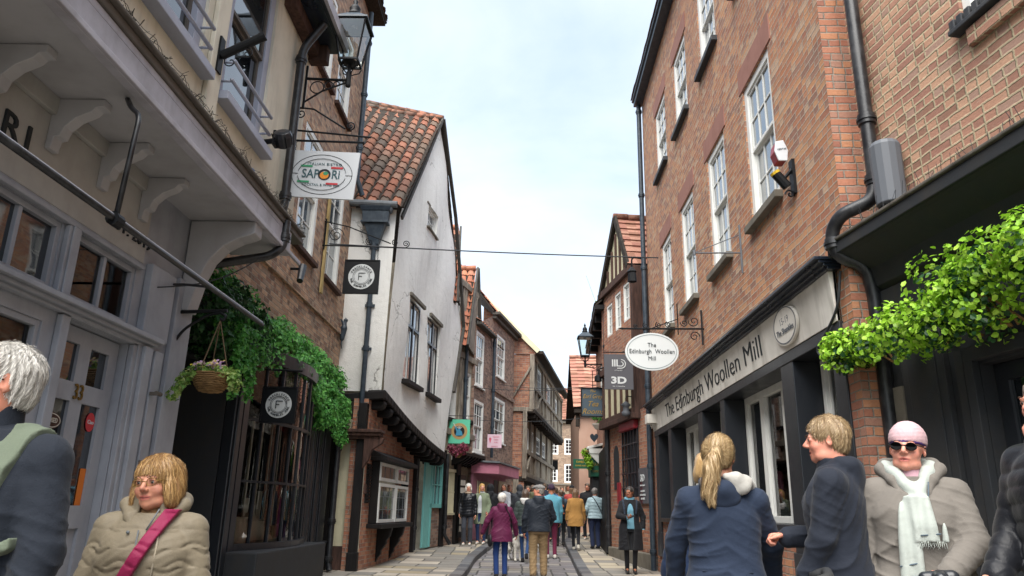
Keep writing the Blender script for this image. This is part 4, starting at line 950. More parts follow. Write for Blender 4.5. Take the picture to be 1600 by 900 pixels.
mb.face([P(1.5, -2.6, .1), P(7.1, -2.6, .1), P(7.1, -2.6, 3.9), P(1.5, -2.6, 3.9)]); mb.face([P(1.5, -2.6, 3.3), P(7.1, -2.6, 3.3), P(7.1, -.14, 3.3), P(1.5, -.14, 3.3)]); mb.face([P(1.5, -.14, .1), P(1.5, -2.6, .1), P(1.5, -2.6, 3.3), P(1.5, -.14, 3.3)]); mb.face([P(7.1, -.14, .1), P(7.1, -2.6, .1), P(7.1, -2.6, 3.3), P(7.1, -.14, 3.3)]); mb.build('room', M['interior'], L1)
mb = MB(); mb.box(-3.95, -3.65, 5.25, 5.62, 2.66, 3.02); mb.box(-3.9, -3.62, 5.68, 5.95, 2.66, 2.95); mb.box(-3.92, -3.66, 5.3, 5.6, 3.03, 3.16); mb.build('stacked_boxes', M['card_brown'], L1, bevel=.006)
mb = MB(); mb.box(-3.62, -3.6, 4.45, 4.85, 1.9, 2.42); mb.build('window_poster', M['teal_card'], L1); MB().box(-3.62, -3.6, 3.7, 4.0, 1.95, 2.35).build('window_poster', M['paper'], L1)
# soffit, corbels, fascia
MB().box(-3.4, -2.72, -1, 7.94, 3.99, 4.05).build('soffit', M['soffit_grey'], L1)
for s in (3.35, 4.0, 4.65, 5.3, 5.95):
    mb = MB(); pr = [(0, 3.60), (0, 3.985), (.36, 3.985), (.36, 3.93), (.31, 3.925), (.28, 3.89), (.18, 3.84), (.11, 3.77), (.09, 3.70), (.05, 3.69), (.04, 3.60)]
    mb.prism([F1.p(s - .05, .03 + d, z) for d, z in pr], F1.u * .1); mb.build('corbel', M['soffit_grey'], L1, bevel=.005)
mb = MB()      # the big curved end bracket
pr = [(0, 3.05), (0, 3.985), (.66, 3.985), (.66, 3.86), (.60, 3.83)] + [(.56 * math.cos(a) * 1 - 0 + .0, 3.30 + .52 * math.sin(a)) for a in [R(x) for x in (75, 60, 45, 30)]][:0] + [(.5, 3.80), (.36, 3.72), (.24, 3.58), (.17, 3.4), (.13, 3.2), (.1, 3.05)]
mb.prism([F1.p(6.9, .01 + d, z) for d, z in pr], F1.u * .2); mb.build('end_bracket', M['soffit_grey'], L1, bevel=.012)
mb = MB(); mb.fb(U1, -1, 7.96, .06, .13, 3.982, 4.2); mb.fb(U1, -1, 7.96, .04, .13, 4.2, 4.26); mb.fb(U1, -1, 8.3, .128, .16, 3.984, 4.03); mb.box(-3.4, -2.75, 7.94, 8.0, 4.0, 4.3); mb.build('fascia', M['fascia_pale'], L1, bevel=.006)
mb = MB(); mb.fb(U1, -1, 8.35, .0, .15, 4.262, 4.33); mb.fb(U1, -1, 8.3, .0, .19, 4.332, 4.36); mb.build('gutter_ledge', M['brown_frame'], L1, bevel=.01)
# weeds, old netting and debris along the ledge
mb = MB(); q = random.Random(3)
for i in range(240):
    s = q.uniform(2.5, 8.3); a = U1.p(s, q.uniform(.06, .19), 4.35); b = a + Vector((q.uniform(-.02, .06), q.uniform(-.06, .06), q.uniform(.01, .08))); c = b + Vector((q.uniform(-.03, .06), q.uniform(-.05, .05), q.uniform(-.05, .04))); mb.tube([a, b, c], .0016 + q.random() * .002, 4)
for k in range(3):
    mb.tube([U1.p(s_ * .05, .17 + .02 * math.sin(s_ * .7 + k), 4.36 + .02 * k + .012 * math.sin(s_ * 1.3 + k * 2)) for s_ in range(50, 166)], .0022, 4)
mb.build('ledge_debris', M['ledge_dirt'], L1)
# upper storey
mb = MB(); uh = [(4.0, 5.52, 4.86, 6.85), (5.95, 7.05, 4.86, 6.85), (1.9, 3.6, 4.86, 6.85)]
wall(mb, U1, -1, 8.3, 4.36, 7.2, uh, .14); shell(mb, U1, -1, 8.3, 6, 4.36, 7.2); mb.build('upper_wall', M['render_cream'], L1)
mb = MB(); mb.box(-9, -3.55, -1, 7.1, .1, 4.3); mb.build('core', M['interior'], L1)
for a, b, c, e in uh: window(U1, a, b, c, e, L1, 'lilac_frame', 'pane_glass', 2 if b - a > 1.2 else 1, 2, .03, .12, sill=('lilac_frame', .12, .09), sashm='brown_frame', bar=.03)
for a, b in ((5.52, 5.95),): MB().fb(U1, a + .1, b - .1, .002, .05, 4.37, 6.95).build('corner_post', M['render_cream'], L1, bevel=.01)
mb = MB()
for z in (5.02, 5.22):
    for a, b in ((3.98, 5.5), (5.97, 7.03)): mb.tube([U1.p(a, .09, z), U1.p(b, .09, z)], .018, 8)
for s in (4.0, 5.48, 6.0, 7.0): mb.tube([U1.p(s, -.02, 5.02), U1.p(s, .09, 5.02)], .012, 6); mb.tube([U1.p(s, -.02, 5.22), U1.p(s, .09, 5.22)], .012, 6)
mb.build('guard_rail', M['lilac_frame'], L1, smooth=True)
mb = MB(); mb.fb(U1, -1, 8.42, .0, .36, 6.96, 7.0); mb.fb(U1, -1, 8.42, .33, .40, 6.98, 7.14); mb.build('eaves_soffit', M['navy_paint'], L1); MB().fb(U1, -1, 8.44, .40, .44, 6.99, 7.13).build('gutter', M['fascia_pale'], L1)
mb = MB(); mb.fb(U1, 7.2, 8.2, .002, .14, 6.78, 6.95); mb.fb(U1, 8.2, 8.34, .002, .24, 6.72, 6.95); mb.build('eaves_beam', M['brown_timber'], L1, bevel=.01)
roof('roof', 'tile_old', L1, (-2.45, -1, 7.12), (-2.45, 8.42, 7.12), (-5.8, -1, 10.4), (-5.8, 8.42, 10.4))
mb = MB(); mb.face([U1.p(8.3, 0, 7.1), U1.p(8.3, -6, 7.1), U1.p(8.3, -3, 10.2)]); mb.face([U1.p(-1, 0, 7.1), U1.p(-1, -6, 7.1), U1.p(-1, -3, 10.2)]); mb.build('gable_end', M['render_cream'], L1)

# fittings on that building
tg = thing('flagpole_holder', 'black flagpole socket with scrolls sticking out between the two upper windows', 'holder', U1.p(5.74, 0, 5.12))
MB().fb(U1, 5.70, 5.79, .052, .07, 4.95, 5.3).build('back_plate', M['iron'], tg)
mb = MB(); mb.tube([U1.p(5.745, .07, 5.12), U1.p(5.745, .42, 5.32)], .04, 12); mb.tube([U1.p(5.745, .40, 5.31), U1.p(5.745, .44, 5.333)], .044, 12); mb.build('socket', M['iron'], tg, smooth=False)
mb = MB(); mb.tube(scroll(U1.p(5.745, .16, 5.06), U1.n, Vector((0, 0, 1)), .07, 1.1, math.pi * .5), .006, 5); mb.tube(scroll(U1.p(5.745, .3, 5.15), U1.n, Vector((0, 0, 1)), .06, 1.1, math.pi * .7, cw=-1), .006, 5); mb.build('scroll', M['iron'], tg)
tg = thing('flood_light', 'black floodlight clamped on the ledge by the cream wall', 'lamp', U1.p(7.15, .1, 4.9))
mb = MB(); mb.tube([U1.p(7.15, .0, 5.0), U1.p(7.15, .12, 5.02)], .03, 8); mb.fb(U1, 7.1, 7.2, .1, .13, 4.95, 5.12); mb.build('bracket', M['iron'], tg)
A3 = Matrix.Rotation(R(50), 3, 'X'); mb = MB(); mb.lathe([(.05, -.1), (.09, -.08), (.10, .03), (.085, .08), (.04, .09)], U1.p(7.15, .2, 5.04), 14, A3); mb.build('housing', M['black_paint'], tg, bevel=.004)
mb = MB()
for k in range(6): a = k * math.pi / 3; mb.bar(U1.p(7.15, .2, 5.04) + A3 @ Vector((.1 * math.cos(a), .1 * math.sin(a), -.07)), U1.p(7.15, .2, 5.04) + A3 @ Vector((.115 * math.cos(a), .115 * math.sin(a), .06)), .012)
mb.build('fins', M['iron'], tg)
tag(MB().lathe([(.018, 0), (.03, .01), (.03, .05), (.012, .07)], U1.p(6.62, .12, 4.362), 10).build('plastic_cap', M['blue_plastic'], loc=U1.p(6.62, .12, 4.36), smooth=True), 'small blue plastic cap lying on the dirty ledge', 'cap')
pipe('drainpipe', 'black drainpipe with flaking paint down the cream upper wall', arc([U1.p(7.72, .05, 4.36), U1.p(7.72, .09, 4.5), U1.p(7.72, .09, 6.55), U1.p(7.78, .3, 6.95)]), .05, collars=[(U1.p(7.72, .09, z), (0, 0, 1)) for z in (4.62, 6.4)])
pipe('drainpipe', 'black drainpipe elbow bending back below the jetty end', arc([U1.p(7.68, .15, 4.3), U1.p(7.68, .15, 4.0), U1.p(7.6, .05, 3.86), U1.p(7.3, -.62, 3.62), U1.p(7.3, -.66, 3.3)]), .048, collars=[(U1.p(7.68, .15, 4.1), (0, 0, 1))])
tg = thing('awning_rail', 'long black metal rail with a pale top edge hung below the jetty', 'rail', (-2.6, 4.8, 2.95))
MB().tube([(-2.6, 2.4, 2.96), (-2.6, 7.05, 2.955)], .022, 12).build('pole', M['pipe_black'], tg, smooth=True); MB().tube([(-2.597, 2.4, 2.981), (-2.597, 7.04, 2.976)], .007, 6).build('pale_edge', M['fascia_pale'], tg)
MB().tube(arc([(-2.6, 4.31, 2.96), (-2.62, 4.4, 3.75), (-2.75, 4.5, 3.86), (-2.85, 4.6, 3.99)]), .018, 8).build('hanger_rod', M['pipe_black'], tg, smooth=True)
MB().tube([(-2.6, 4.27, 2.955), (-2.6, 4.35, 2.955)], .045, 10).build('collar', M['iron'], tg); mb = MB(); mb.tube(arc([(-2.6, 5.75, 2.95), (-3.0, 6.2, 3.1), (-3.38, 6.7, 3.25)]), .012, 6); mb.build('stay_rod', M['iron'], tg)
pipe('cable', 'thin black cable drooping from the jetty fascia to the wall', [Vector(U1.p(7.9, .13, 4.2)).lerp(F1.p(6.3, .05, 3.1), t) + Vector((0, 0, -.18 * math.sin(math.pi * t))) for t in [i / 14 for i in range(15)]], .006, 'wire', cat='cable')

# ================================================================ brick shop with the bow window
L2 = thing('bow_window_shop', 'narrow old brown brick shop with a black bow window front', 'building', (-3.75, 11, .12), GRP_B)
F2 = FL((-3.75, 0), (-3.75, 10)); zt = 12.2
h2 = [(11.1, 12.2, 5.32, 7.5), (12.85, 13.95, 5.32, 7.5), (11.1, 12.2, 8.75, 10.6), (12.6, 13.6, 8.75, 10.6), (9.2, 10.3, 5.32, 7.5), (9.2, 10.3, 8.75, 10.6)]
mb = MB(); wall(mb, F2, 8.3, 14.9, 3.35, zt, h2, .1); shell(mb, F2, 8.3, 14.9, 5, 3.35, zt); mb.build('brick_wall', M['brick_old'], L2)
for a, b, c, e in h2: window(F2, a, b, c, e, L2, 'white_sash', 'pane_sky', 2, 4, .01, .10, sill=('brown_timber', .09, .08), lintel=None)
mb = MB(); mb.fb(F2, 8.3, 14.9, .002, .05, 4.55, 4.68); mb.build('string_course', M['brick_old'], L2, bevel=.008)
mb = MB(); mb.fb(F2, 8.3, 15.0, 0, .3, 12.2, 12.32)
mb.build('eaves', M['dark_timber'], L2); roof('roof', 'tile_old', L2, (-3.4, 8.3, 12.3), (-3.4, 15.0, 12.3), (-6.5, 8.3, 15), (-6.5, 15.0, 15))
mb = MB(); hB = [(9.7, 12.55, .75, 3.3), (7.45, 9.25, .12, 3.0)]
wall(mb, F2, 7.15, 14.9, .1, 3.35, hB, .3); mb.face([F2.p(14.9, 0, .1), F2.p(14.9, -2, .1), F2.p(14.9, -2, 3.35), F2.p(14.9, 0, 3.35)]); mb.build('shopfront', M['black_paint'], L2)
mb = MB(); mb.fb(F2, 7.15, 14.3, .002, .22, 3.3, 3.42); mb.fb(F2, 7.15, 14.3, .002, .14, 3.18, 3.3)
for a, b in ((9.25, 9.45), (12.75, 12.95), (13.1, 13.35), (13.5, 13.95)): mb.fb(F2, a, b, .002, .14, .12, 3.2); mb.fb(F2, a + .03, b - .03, .14, .17, .35, 3.0)
mb.fb(F2, 12.7, 14.05, .002, .2, .12, .62); mb.fb(F2, 12.68, 14.07, .002, .23, .62, .66); mb.build('shopfront_joinery', M['black_paint'], L2, bevel=.012)
MB().fb(F2, 9.42, 12.65, .0, .55, .12, .70).build('stall_riser', M['black_matt'], L2, bevel=.02)
# bow window
bow = lambda s: .06 + .36 * math.sin(math.pi * min(max((s - 9.6) / 3.05, 0), 1)) ** .75
SB = [9.6 + 3.05 * i / 24 for i in range(25)]
mb = MB()
for z0, z1, ex in ((.70, .78, .06), (2.32, 2.36, .014), (1.53, 1.56, .014), (3.12, 3.3, .05)):
    for i in range(24):
        a, b = SB[i], SB[i + 1]; da, db = bow(a) + ex, bow(b) + ex
        mb.hexa([F2.p(a, 0, z0), F2.p(b, 0, z0), F2.p(b, db, z0), F2.p(a, da, z0), F2.p(a, 0, z1), F2.p(b, 0, z1), F2.p(b, db, z1), F2.p(a, da, z1)] if ex > .03 else
                [F2.p(a, da - .03, z0), F2.p(b, db - .03, z0), F2.p(b, db, z0), F2.p(a, da, z0), F2.p(a, da - .03, z1), F2.p(b, db - .03, z1), F2.p(b, db, z1), F2.p(a, da, z1)])
for i in range(0, 25, 3): s = SB[i]; d = bow(s) + .008; mb.fb(F2, s - .014, s + .014, d - .05, d, .75, 3.2)
mb.fb(F2, 9.45, 9.62, .0, .17, .7, 3.3); mb.fb(F2, 12.62, 12.76, .0, .16, .7, 3.3)
wn_ = mb.build('bow_window', M['black_paint'], L2)
mb = MB(); mb.grid([[F2.p(s, bow(s) - .015, z) for s in SB] for z in (.76, 1.5, 2.34, 3.2)]); mb.build('pane', M['shop_glass'], wn_, smooth=True)
mb = MB()
for q_ in ([(9.3, -2.2), (12.9, -2.2)],): mb.face([F2.p(9.3, -2.2, .3), F2.p(12.9, -2.2, .3), F2.p(12.9, -2.2, 3.3), F2.p(9.3, -2.2, 3.3)])
mb.face([F2.p(9.3, -.05, .72), F2.p(12.9, -.05, .72), F2.p(12.9, -2.2, .72), F2.p(9.3, -2.2, .72)]); mb.face([F2.p(9.3, 0, .3), F2.p(9.3, -2.2, .3), F2.p(9.3, -2.2, 3.3), F2.p(9.3, 0, 3.3)]); mb.face([F2.p(12.9, 0, .3), F2.p(12.9, -2.2, .3), F2.p(12.9, -2.2, 3.3), F2.p(12.9, 0, 3.3)]); mb.face([F2.p(9.3, 0, 3.3), F2.p(12.9, 0, 3.3), F2.p(12.9, -2.2, 3.3), F2.p(9.3, -2.2, 3.3)])
mb.fb(F2, 7.5, 9.2, -2.0, -1.95, .12, 3.0); mb.build('shop_room', M['interior'], L2); mb = MB(); [mb.fb(F2, s, s + .5, -1.4, -1.2, z, z + .04) for s in (9.6, 10.4, 11.2, 12.0) for z in (1.2, 1.6, 2.0, 2.4)]; mb.build('shelves', M['sign_cream'], L2)
mb = MB()      # entrance recess
mb.face([F2.p(7.45, 0, .12), F2.p(7.45, -1.5, .12), F2.p(7.45, -1.5, 3), F2.p(7.45, 0, 3)]); mb.face([F2.p(9.25, 0, .12), F2.p(9.0, -1.5, .12), F2.p(9.0, -1.5, 3), F2.p(9.25, 0, 3)]); mb.face([F2.p(7.45, -1.5, .12), F2.p(9.0, -1.5, .12), F2.p(9.0, -1.5, 3), F2.p(7.45, -1.5, 3)]); mb.face([F2.p(7.45, 0, 3), F2.p(9.25, 0, 3), F2.p(9.0, -1.5, 3), F2.p(7.45, -1.5, 3)]); mb.build('entrance_recess', M['black_matt'], L2)
q = random.Random(5)
mb = MB()
for i in range(9): s = 9.85 + i * .3; h = q.uniform(.1, .3); mb.lathe([(.06, 0), (.07, .02), (.07, h), (.03, h + .02)], F2.p(s, -.05 + q.uniform(-.15, .12), .75), 12)
for i in range(5): s = 10.1 + i * .5; mb.fb(F2, s, s + q.uniform(.1, .2), -.3, -.28, 1.0 + q.uniform(0, .2), 1.35 + q.uniform(0, .5))

for i in range(6): s = 10.0 + i * .42; mb.fb(F2, s, s + .05, -.22, -.2, .95, 2.9 - .2 * (i % 3))  # pale strips and large white pieces added in place of bright street reflections
mb.lathe([(.12, 0), (.16, .1), (.13, .3), (.15, .34)], F2.p(9.95, .05, .76), 14); mb.prism([F2.p(10.1, .0, .8), F2.p(10.9, .15, .8), F2.p(10.4, .0, 1.15)], (.1, 0, 0)); mb.build('display_and_reflections', M['paper'], L2, smooth=False)
mb = MB()
for i in range(5):
    for k in range(6): z = 1.0 + i * .32; mb.box(-5.72, -5.6, 10.0 + k * .45, 10.3 + k * .45, z, z + q.uniform(.1, .25))
for i in range(3):
    for k in range(4): z = 1.55 + i * .3; mb.box(-5.1, -5.0, 7.6 + k * .33, 7.6 + k * .33 + q.uniform(.12, .26), z, z + q.uniform(.06, .2))
mb.build('shelf_goods', M['stone_sill'], L2)

# ================================================================ white plaster building, gable to the street
L3 = thing('white_jettied_house', 'white plastered house with sagging gable, jettied upper floor and brick ground floor', 'building', (-2.9, 17, .12), GRP_B)
W3 = FL((-2.83, 14.6), (-2.15, 20.0)); a3 = lambda y: W3.at(y=y)
bul = lambda s, z: .05 * math.sin(1.1 * s + .8 * z) * math.sin(.5 * z + 1) + .03 * math.sin(2.3 * s - 1.4 * z) - .03
lv = [(2.62, a3(14.62), a3(20.05)), (3.5, a3(14.62), a3(20.35)), (4.6, a3(14.75), a3(20.8)), (5.6, a3(14.85), a3(21.2)), (6.54, a3(14.97), a3(21.7)), (7.44, a3(15.09), a3(21.2)), (9.4, a3(16.6), a3(20.0)), (10.4, a3(17.3), a3(19.0)), (11.43, a3(18.04), a3(18.08))]
# the jetty's foot sags towards the far end: the lower edge follows the bressumer
ft = lambda s: 3.48 + (2.67 - 3.48) * min(max(s / a3(20), 0), 1) + .10 * math.sin(math.pi * min(max(s / a3(20), 0), 1)) * -1
hw = [(a3(16.12), a3(17.28), 3.97, 5.87), (a3(17.95), a3(19.08), 3.97, 5.87), (a3(17.25), a3(18.1), 8.02, 8.6)]
mb = MB(); gable(mb, W3, lv, hw, .14, 0, bul, .3)
for v in mb.v:      # pull the foot of the sheet up to the sagging line
    s = (v - W3.o).dot(W3.u)
    if v.z < 3.85:
        t = (v.z - 2.62) / (3.85 - 2.62); v.z = ft(s) + (3.85 - ft(s)) * t
side = [[(-2.83 - .02 + (x * 1.0) + .012 * (z - 3.5), 14.6 + .03 * math.sin(z + x * 3), z if z > 3.5 else 3.46 - .0 * x) for x in (0, -.5, -1.0, -2.2)] for z in (3.46, 4.4, 5.4, 6.4, 7.35)]
mb.grid(side); mb.face([(-5.2, 14.6, 3.4), (-5.2, 14.6, 7.4), (-5.2, 21.5, 7.4), (-5.2, 21.5, 3.4)]); mb.face([(-5.2, 21.5, 2.6), (-2.05, 21.5, 2.6), (-2.0, 21.5, 7.4), (-5.2, 21.5, 7.4)])
o = mb.build('plaster_walls', M['plaster_white'], L3, smooth=True, weld=True); m = o.modifiers.new('e', 'EDGE_SPLIT'); m.split_angle = R(35)
for k, (a, b, c, e) in enumerate(hw):
    if k < 2:
        wf = window(W3, a, b, c, e, L3, 'black_paint', 'pane_curtain', 3, 1, .07, .05, split=False, sashm='white_sash', bar=.03, sill=('black_timber', .1, .1))
        mb = MB(); z = c + 1.28; mb.fb(W3, a + .05, b - .05, -.1, -.06, z - .03, z + .03); mb.fb(W3, (a + b) / 2 - .03, (a + b) / 2 + .03, -.1, -.055, c + .05, e - .05); mb.build('transom', M['black_paint'], wf)
        MB().fb(W3, a - .04, b + .08, -.02, .05, e, e + .09).build('lintel', M['stone_sill'], wf, bevel=.01)
    else: window(W3, a, b, c, e, L3, 'white_sash', 'pane_sky', 2, 2, .05, .06, split=False, sill=('stone_sill', .06, .05), lintel=('stone_sill', .05))
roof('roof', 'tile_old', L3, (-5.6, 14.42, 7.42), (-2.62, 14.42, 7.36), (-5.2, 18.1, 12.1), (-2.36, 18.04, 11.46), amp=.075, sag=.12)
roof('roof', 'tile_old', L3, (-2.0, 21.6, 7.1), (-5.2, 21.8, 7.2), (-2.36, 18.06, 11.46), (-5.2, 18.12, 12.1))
mb = MB()
pv = [W3.p(s, .04, z) for z, s in ((7.3, a3(14.97)), (9.4, a3(16.55)), (10.4, a3(17.25)), (11.47, a3(18.05)))]
for a, b in zip(pv, pv[1:]): mb.bar(a, b, .05, .1)
pv = [W3.p(s, .05, z) for z, s in ((11.47, a3(18.05)), (10.4, a3(19.02)), (9.4, a3(20.02)), (7.44, a3(21.22)), (6.5, a3(21.72)), (5.6, a3(21.25)), (4.4, a3(20.75)))]
for a, b in zip(pv, pv[1:]): mb.bar(a, b, .09, .1)
mb.build('verge_board', M['grey_post'], L3, bevel=.01)
mb = MB(); n = 26; S_ = [a3(20.1) * i / n - .03 for i in range(n + 1)]
for i in range(n):
    a, b = S_[i], S_[i + 1]; A, B = ft(a), ft(b); mb.hexa([W3.p(a, -.3, A - .16), W3.p(b, -.3, B - .16), W3.p(b, .07, B - .16), W3.p(a, .07, A - .16), W3.p(a, -.3, A + .01), W3.p(b, -.3, B + .01), W3.p(b, .07, B + .01), W3.p(a, .07, A + .01)])
mb.hexa([(-3.9, 14.5, 3.2), (-2.77, 14.5, 3.3), (-2.77, 14.7, 3.3), (-3.9, 14.7, 3.2), (-3.9, 14.5, 3.36), (-2.77, 14.5, 3.47), (-2.77, 14.7, 3.47), (-3.9, 14.7, 3.36)]); mb.build('bressumer', M['black_timber'], L3, bevel=.02)
for k in range(12):
    s = .12 + k * .47; z = ft(s) - .17; c = W3.p(s, .0, z - .09); pr = [(-.5, .09), (.03, .09), (.05, .03), (.03, -.05), (-.04, -.09), (-.16, -.09), (-.5, -.05)]
    mb = MB(); mb.prism([c + W3.n * d + Vector((0, 0, e)) - W3.u * .09 for d, e in pr], W3.u * .18); mb.build('joist_end', M['black_timber'], L3, bevel=.02)
mb = MB(); mb.face([W3.p(-.1, .0, ft(0) - .1), W3.p(6.0, .0, ft(5.5) - .06), W3.p(6.0, -1.5, ft(5.5) - .06), W3.p(-.1, -1.5, ft(0) - .1)]); mb.build('jetty_underside', M['black_timber'], L3)
g3 = FL((-3.05, 14.5), (-2.72, 19.6)); a3g = lambda y: g3.at(y=y)
mb = MB(); wall(mb, g3, 0, a3g(19.2), .1, 3.3, [(a3g(15.05), a3g(17.7), .95, 2.1)], .14); mb.face([(-3.06, 14.49, .1), (-3.35, 14.49, .1), (-3.35, 14.49, 3.3), (-3.06, 14.49, 3.3)]); mb.build('brick_front', M['brick_orange'], L3)
# oriel window on a black bracket
mb = MB(); a, b = a3g(15.0), a3g(17.75)
mb.fb(g3, a - .1, b + .1, 0, .30, .86, .95); mb.fb(g3, a - .12, b + .12, 0, .34, 2.14, 2.22); mb.fb(g3, a, a + .06, .0, .16, .95, 2.14); mb.fb(g3, b - .06, b, .0, .16, .95, 2.14); mb.prism([g3.p(a - .12, 0, 2.36), g3.p(a - .12, 0, 2.22), g3.p(a - .12, .34, 2.22)], g3.u * (b - a + .24))
ow = mb.build('oriel_window', M['black_timber'], L3, bevel=.01)
mid = a + (b - a) * .54
for (p, q2) in ((a + .07, mid - .04), (mid + .05, b - .07)):
    for (z0, z1) in ((.97, 1.72), (1.77, 2.12)):
        mb = MB(); fw = .06
        for (x0, x1, y0, y1) in ((p, p + fw, z0, z1), (q2 - fw, q2, z0, z1), (p + fw, q2 - fw, z0, z0 + fw), (p + fw, q2 - fw, z1 - fw, z1)): mb.fb(g3, x0, x1, .13, .18, y0, y1)
        cs = mb.build('casement', M['white_sash'], ow)
        mb = MB(); mb.fb(g3, p + .03, q2 - .03, .142, .148, z0 + .03, z1 - .03); mb.build('pane', M['pane_leaded'], cs)
        mb = MB()
        for i in (1, 2): x = p + (q2 - p) * i / 3; mb.fb(g3, x - .006, x + .006, .148, .154, z0 + fw, z1 - fw)
        for i in range(1, 3 if z1 - z0 > .5 else 1): y = z0 + (z1 - z0) * i / 3; mb.fb(g3, p + fw, q2 - fw, .148, .153, y - .006, y + .006)
        mb.build('leading', M['lead'], cs)
mb = MB(); pr = [(0, .2), (.05, .3), (.1, .36), (.1, .42), (.16, .5), (.2, .56), (.2, .62), (.27, .7), (.31, .86), (0, .86)]
for s in (a + .75, b - .85): mb = MB(); mb.prism([g3.p(s, d, z) for d, z in pr], g3.u * .12); mb.build('window_bracket', M['black_timber'], ow, bevel=.01)
for k in range(2):
    mb = MB(); x = (a - .35, b + .1)[k]; mb.fb(g3, x, x + .24, .0, .02, 1.33, 2.07); [mb.fb(g3, x, x + .24, .02, .05, 1.35 + z * .06, 1.39 + z * .06) for z in range(12)]; mb.build('shutter', M['black_timber'], L3)
MB().fb(g3, a3g(14.55), a3g(14.85), .002, .03, 1.5, 1.68).build('wall_plaque', M['brown_timber'], L3, bevel=.005)
mb = MB(); mb.fb(g3, a3g(19.2), a3g(19.5), -.2, .02, .1, 2.9); mb.fb(g3, a3g(18.95), a3g(19.08), .0, .09, .1, 2.9); mb.build('door_post', M['black_timber'], L3, bevel=.01)
MB().fb(g3, a3g(19.28), a3g(19.4), .025, .03, 1.6, 2.0).build('notice', M['paper'], L3)
# the return beside the bow-window shop: white door, black post, spiked hood
mb = MB(); mb.box(-3.22, -3.06, 14.38, 14.5, .1, 3.2); mb.box(-3.24, -3.04, 14.36, 14.52, .1, .45); mb.box(-3.75, -3.64, 14.5, 14.62, .1, 3.2); mb.build('side_post', M['black_timber'], L3, bevel=.01)
MB().box(-3.66, -3.2, 14.6, 14.66, .1, 2.9).build('side_panel', M['cream_sash'], L3); MB().box(-3.56, -3.3, 14.56, 14.6, .1, .55).build('side_door', M['brown_timber'], L3)
mb = MB(); mb.box(-3.5, -2.72, 14.2, 14.62, 2.62, 2.68); mb.box(-3.47, -2.75, 14.24, 14.6, 2.56, 2.62); mb.box(-3.44, -2.8, 14.3, 14.6, 2.5, 2.56); pr = [(0, 1.95), (.1, 2.1), (.16, 2.3), (.34, 2.42), (.38, 2.52), (0, 2.52)]
mb.prism([(-3.06 + d, 14.3, z) for d, z in pr], (0, .12, 0)); hd = mb.build('door_hood', M['brown_timber'], L3, bevel=.01)
mb = MB()
for k in range(17): x = -3.46 + k * .043; mb.bar((x, 14.25 + (k % 2) * .1, 2.68), (x + .01, 14.25 + (k % 2) * .1, 2.82), .006)
mb.build('spikes', M['iron'], hd)
tg = thing('hopper_pipe', 'dark blue drainpipe with a cast hopper head on the white wall', 'drainpipe', (-3.2, 14.45, .12))
mb = MB(); P_ = lambda x, z, w_, dp: [(x - w_, 14.56 - dp, z), (x + w_, 14.56 - dp, z), (x + w_, 14.57, z), (x - w_, 14.57, z)]
for (z0, w0, d0), (z1, w1, d1) in (((7.22, .3, .22), (7.32, .34, .26)), ((7.0, .26, .2), (7.22, .28, .21)), ((6.95, .29, .23), (7.0, .29, .23)), ((6.5, .09, .11), (6.95, .22, .18))): mb.hexa(P_(-3.2, z0, w0, d0) + P_(-3.2, z1, w1, d1))
mb.build('hopper', M['pipe_blue'], tg, bevel=.01)
mb = MB(); mb.tube([(-3.2, 14.49, 6.55), (-3.2, 14.49, 2.7)], .05, 12)
for z in (6.45, 5.2, 4.3, 3.0): mb.tube([(-3.2, 14.49, z - .05), (-3.2, 14.49, z + .05)], .066, 12); mb.fb(F1, 0, 0, 0, 0, 0, 0) if 0 else None; mb.box(-3.3, -3.1, 14.54, 14.56, z - .03, z + .03)
mb.build('pipe', M['pipe_blue'], tg, smooth=False)
tag(MB().tube([(-4.3, 14.36, 7.42), (-2.75, 14.36, 7.36)], .07, 10).build('eaves_gutter', M['lead'], L3), None)
pipe('drainpipe', 'tall dark blue drainpipe up the brick corner beside the tiled roof', [(-3.62, 14.25, 12.0), (-3.62, 14.25, 7.9), (-3.5, 14.35, 7.55)], .055, 'pipe_blue', [((-3.62, 14.25, z), (0, 0, 1)) for z in (8.6, 9.9, 11.2)])
pipe('drainpipe', 'short black drainpipe down the right end of the bow window shopfront', [(-3.48, 14.05, 2.6), (-3.48, 14.05, .3), (-3.44, 14.02, .16)], .055, 'pipe_black', [((-3.48, 14.05, z), (0, 0, 1)) for z in (.35, 1.0, 2.3)])
pipe('drainpipe', 'thin black drainpipe by the dark post of the white house', [(-2.66, 19.0, 2.6), (-2.66, 19.0, .28)], .045, 'pipe_black', [((-2.66, 19.0, z), (0, 0, 1)) for z in (.8, 1.7)])

# ================================================================ timber houses with the teal door
L4 = thing('timber_gable_house', 'narrow weathered timber house with steep orange gable roof and teal door', 'building', (-2.2, 21, .2), GRP_B)
T4 = FL((-2.5, 20.0), (-1.6, 23.2)); t4 = lambda y: T4.at(y=y)
mb = MB(); gable(mb, T4, [(.1, 0, T4.L), (8.1, 0, T4.L)], [(t4(20.75), t4(21.75), 3.75, 5.5), (t4(22.2), t4(22.9), 3.85, 5.3)], .12, 0, None, 2); shell(mb, T4, 0, T4.L, 4, .1, 8.1)
mb.build('walls', M['plaster_tan'], L4)
for a, b, c, e in ((t4(20.75), t4(21.75), 3.75, 5.5), (t4(22.2), t4(22.9), 3.85, 5.3)): window(T4, a, b, c, e, L4, 'white_sash', 'pane_sky', 2, 4, .02, .06, sill=('black_timber', .1, .1))
mb = MB()
for y in (20.05, 20.6, 21.9, 22.1, 23.05): mb.fb(T4, t4(y) - .07, t4(y) + .07, .003, .06, 2.9, 8.0)
for z in (3.35, 5.7, 7.9): mb.fb(T4, 0, T4.L, .004, .09, z - .09, z + .09)
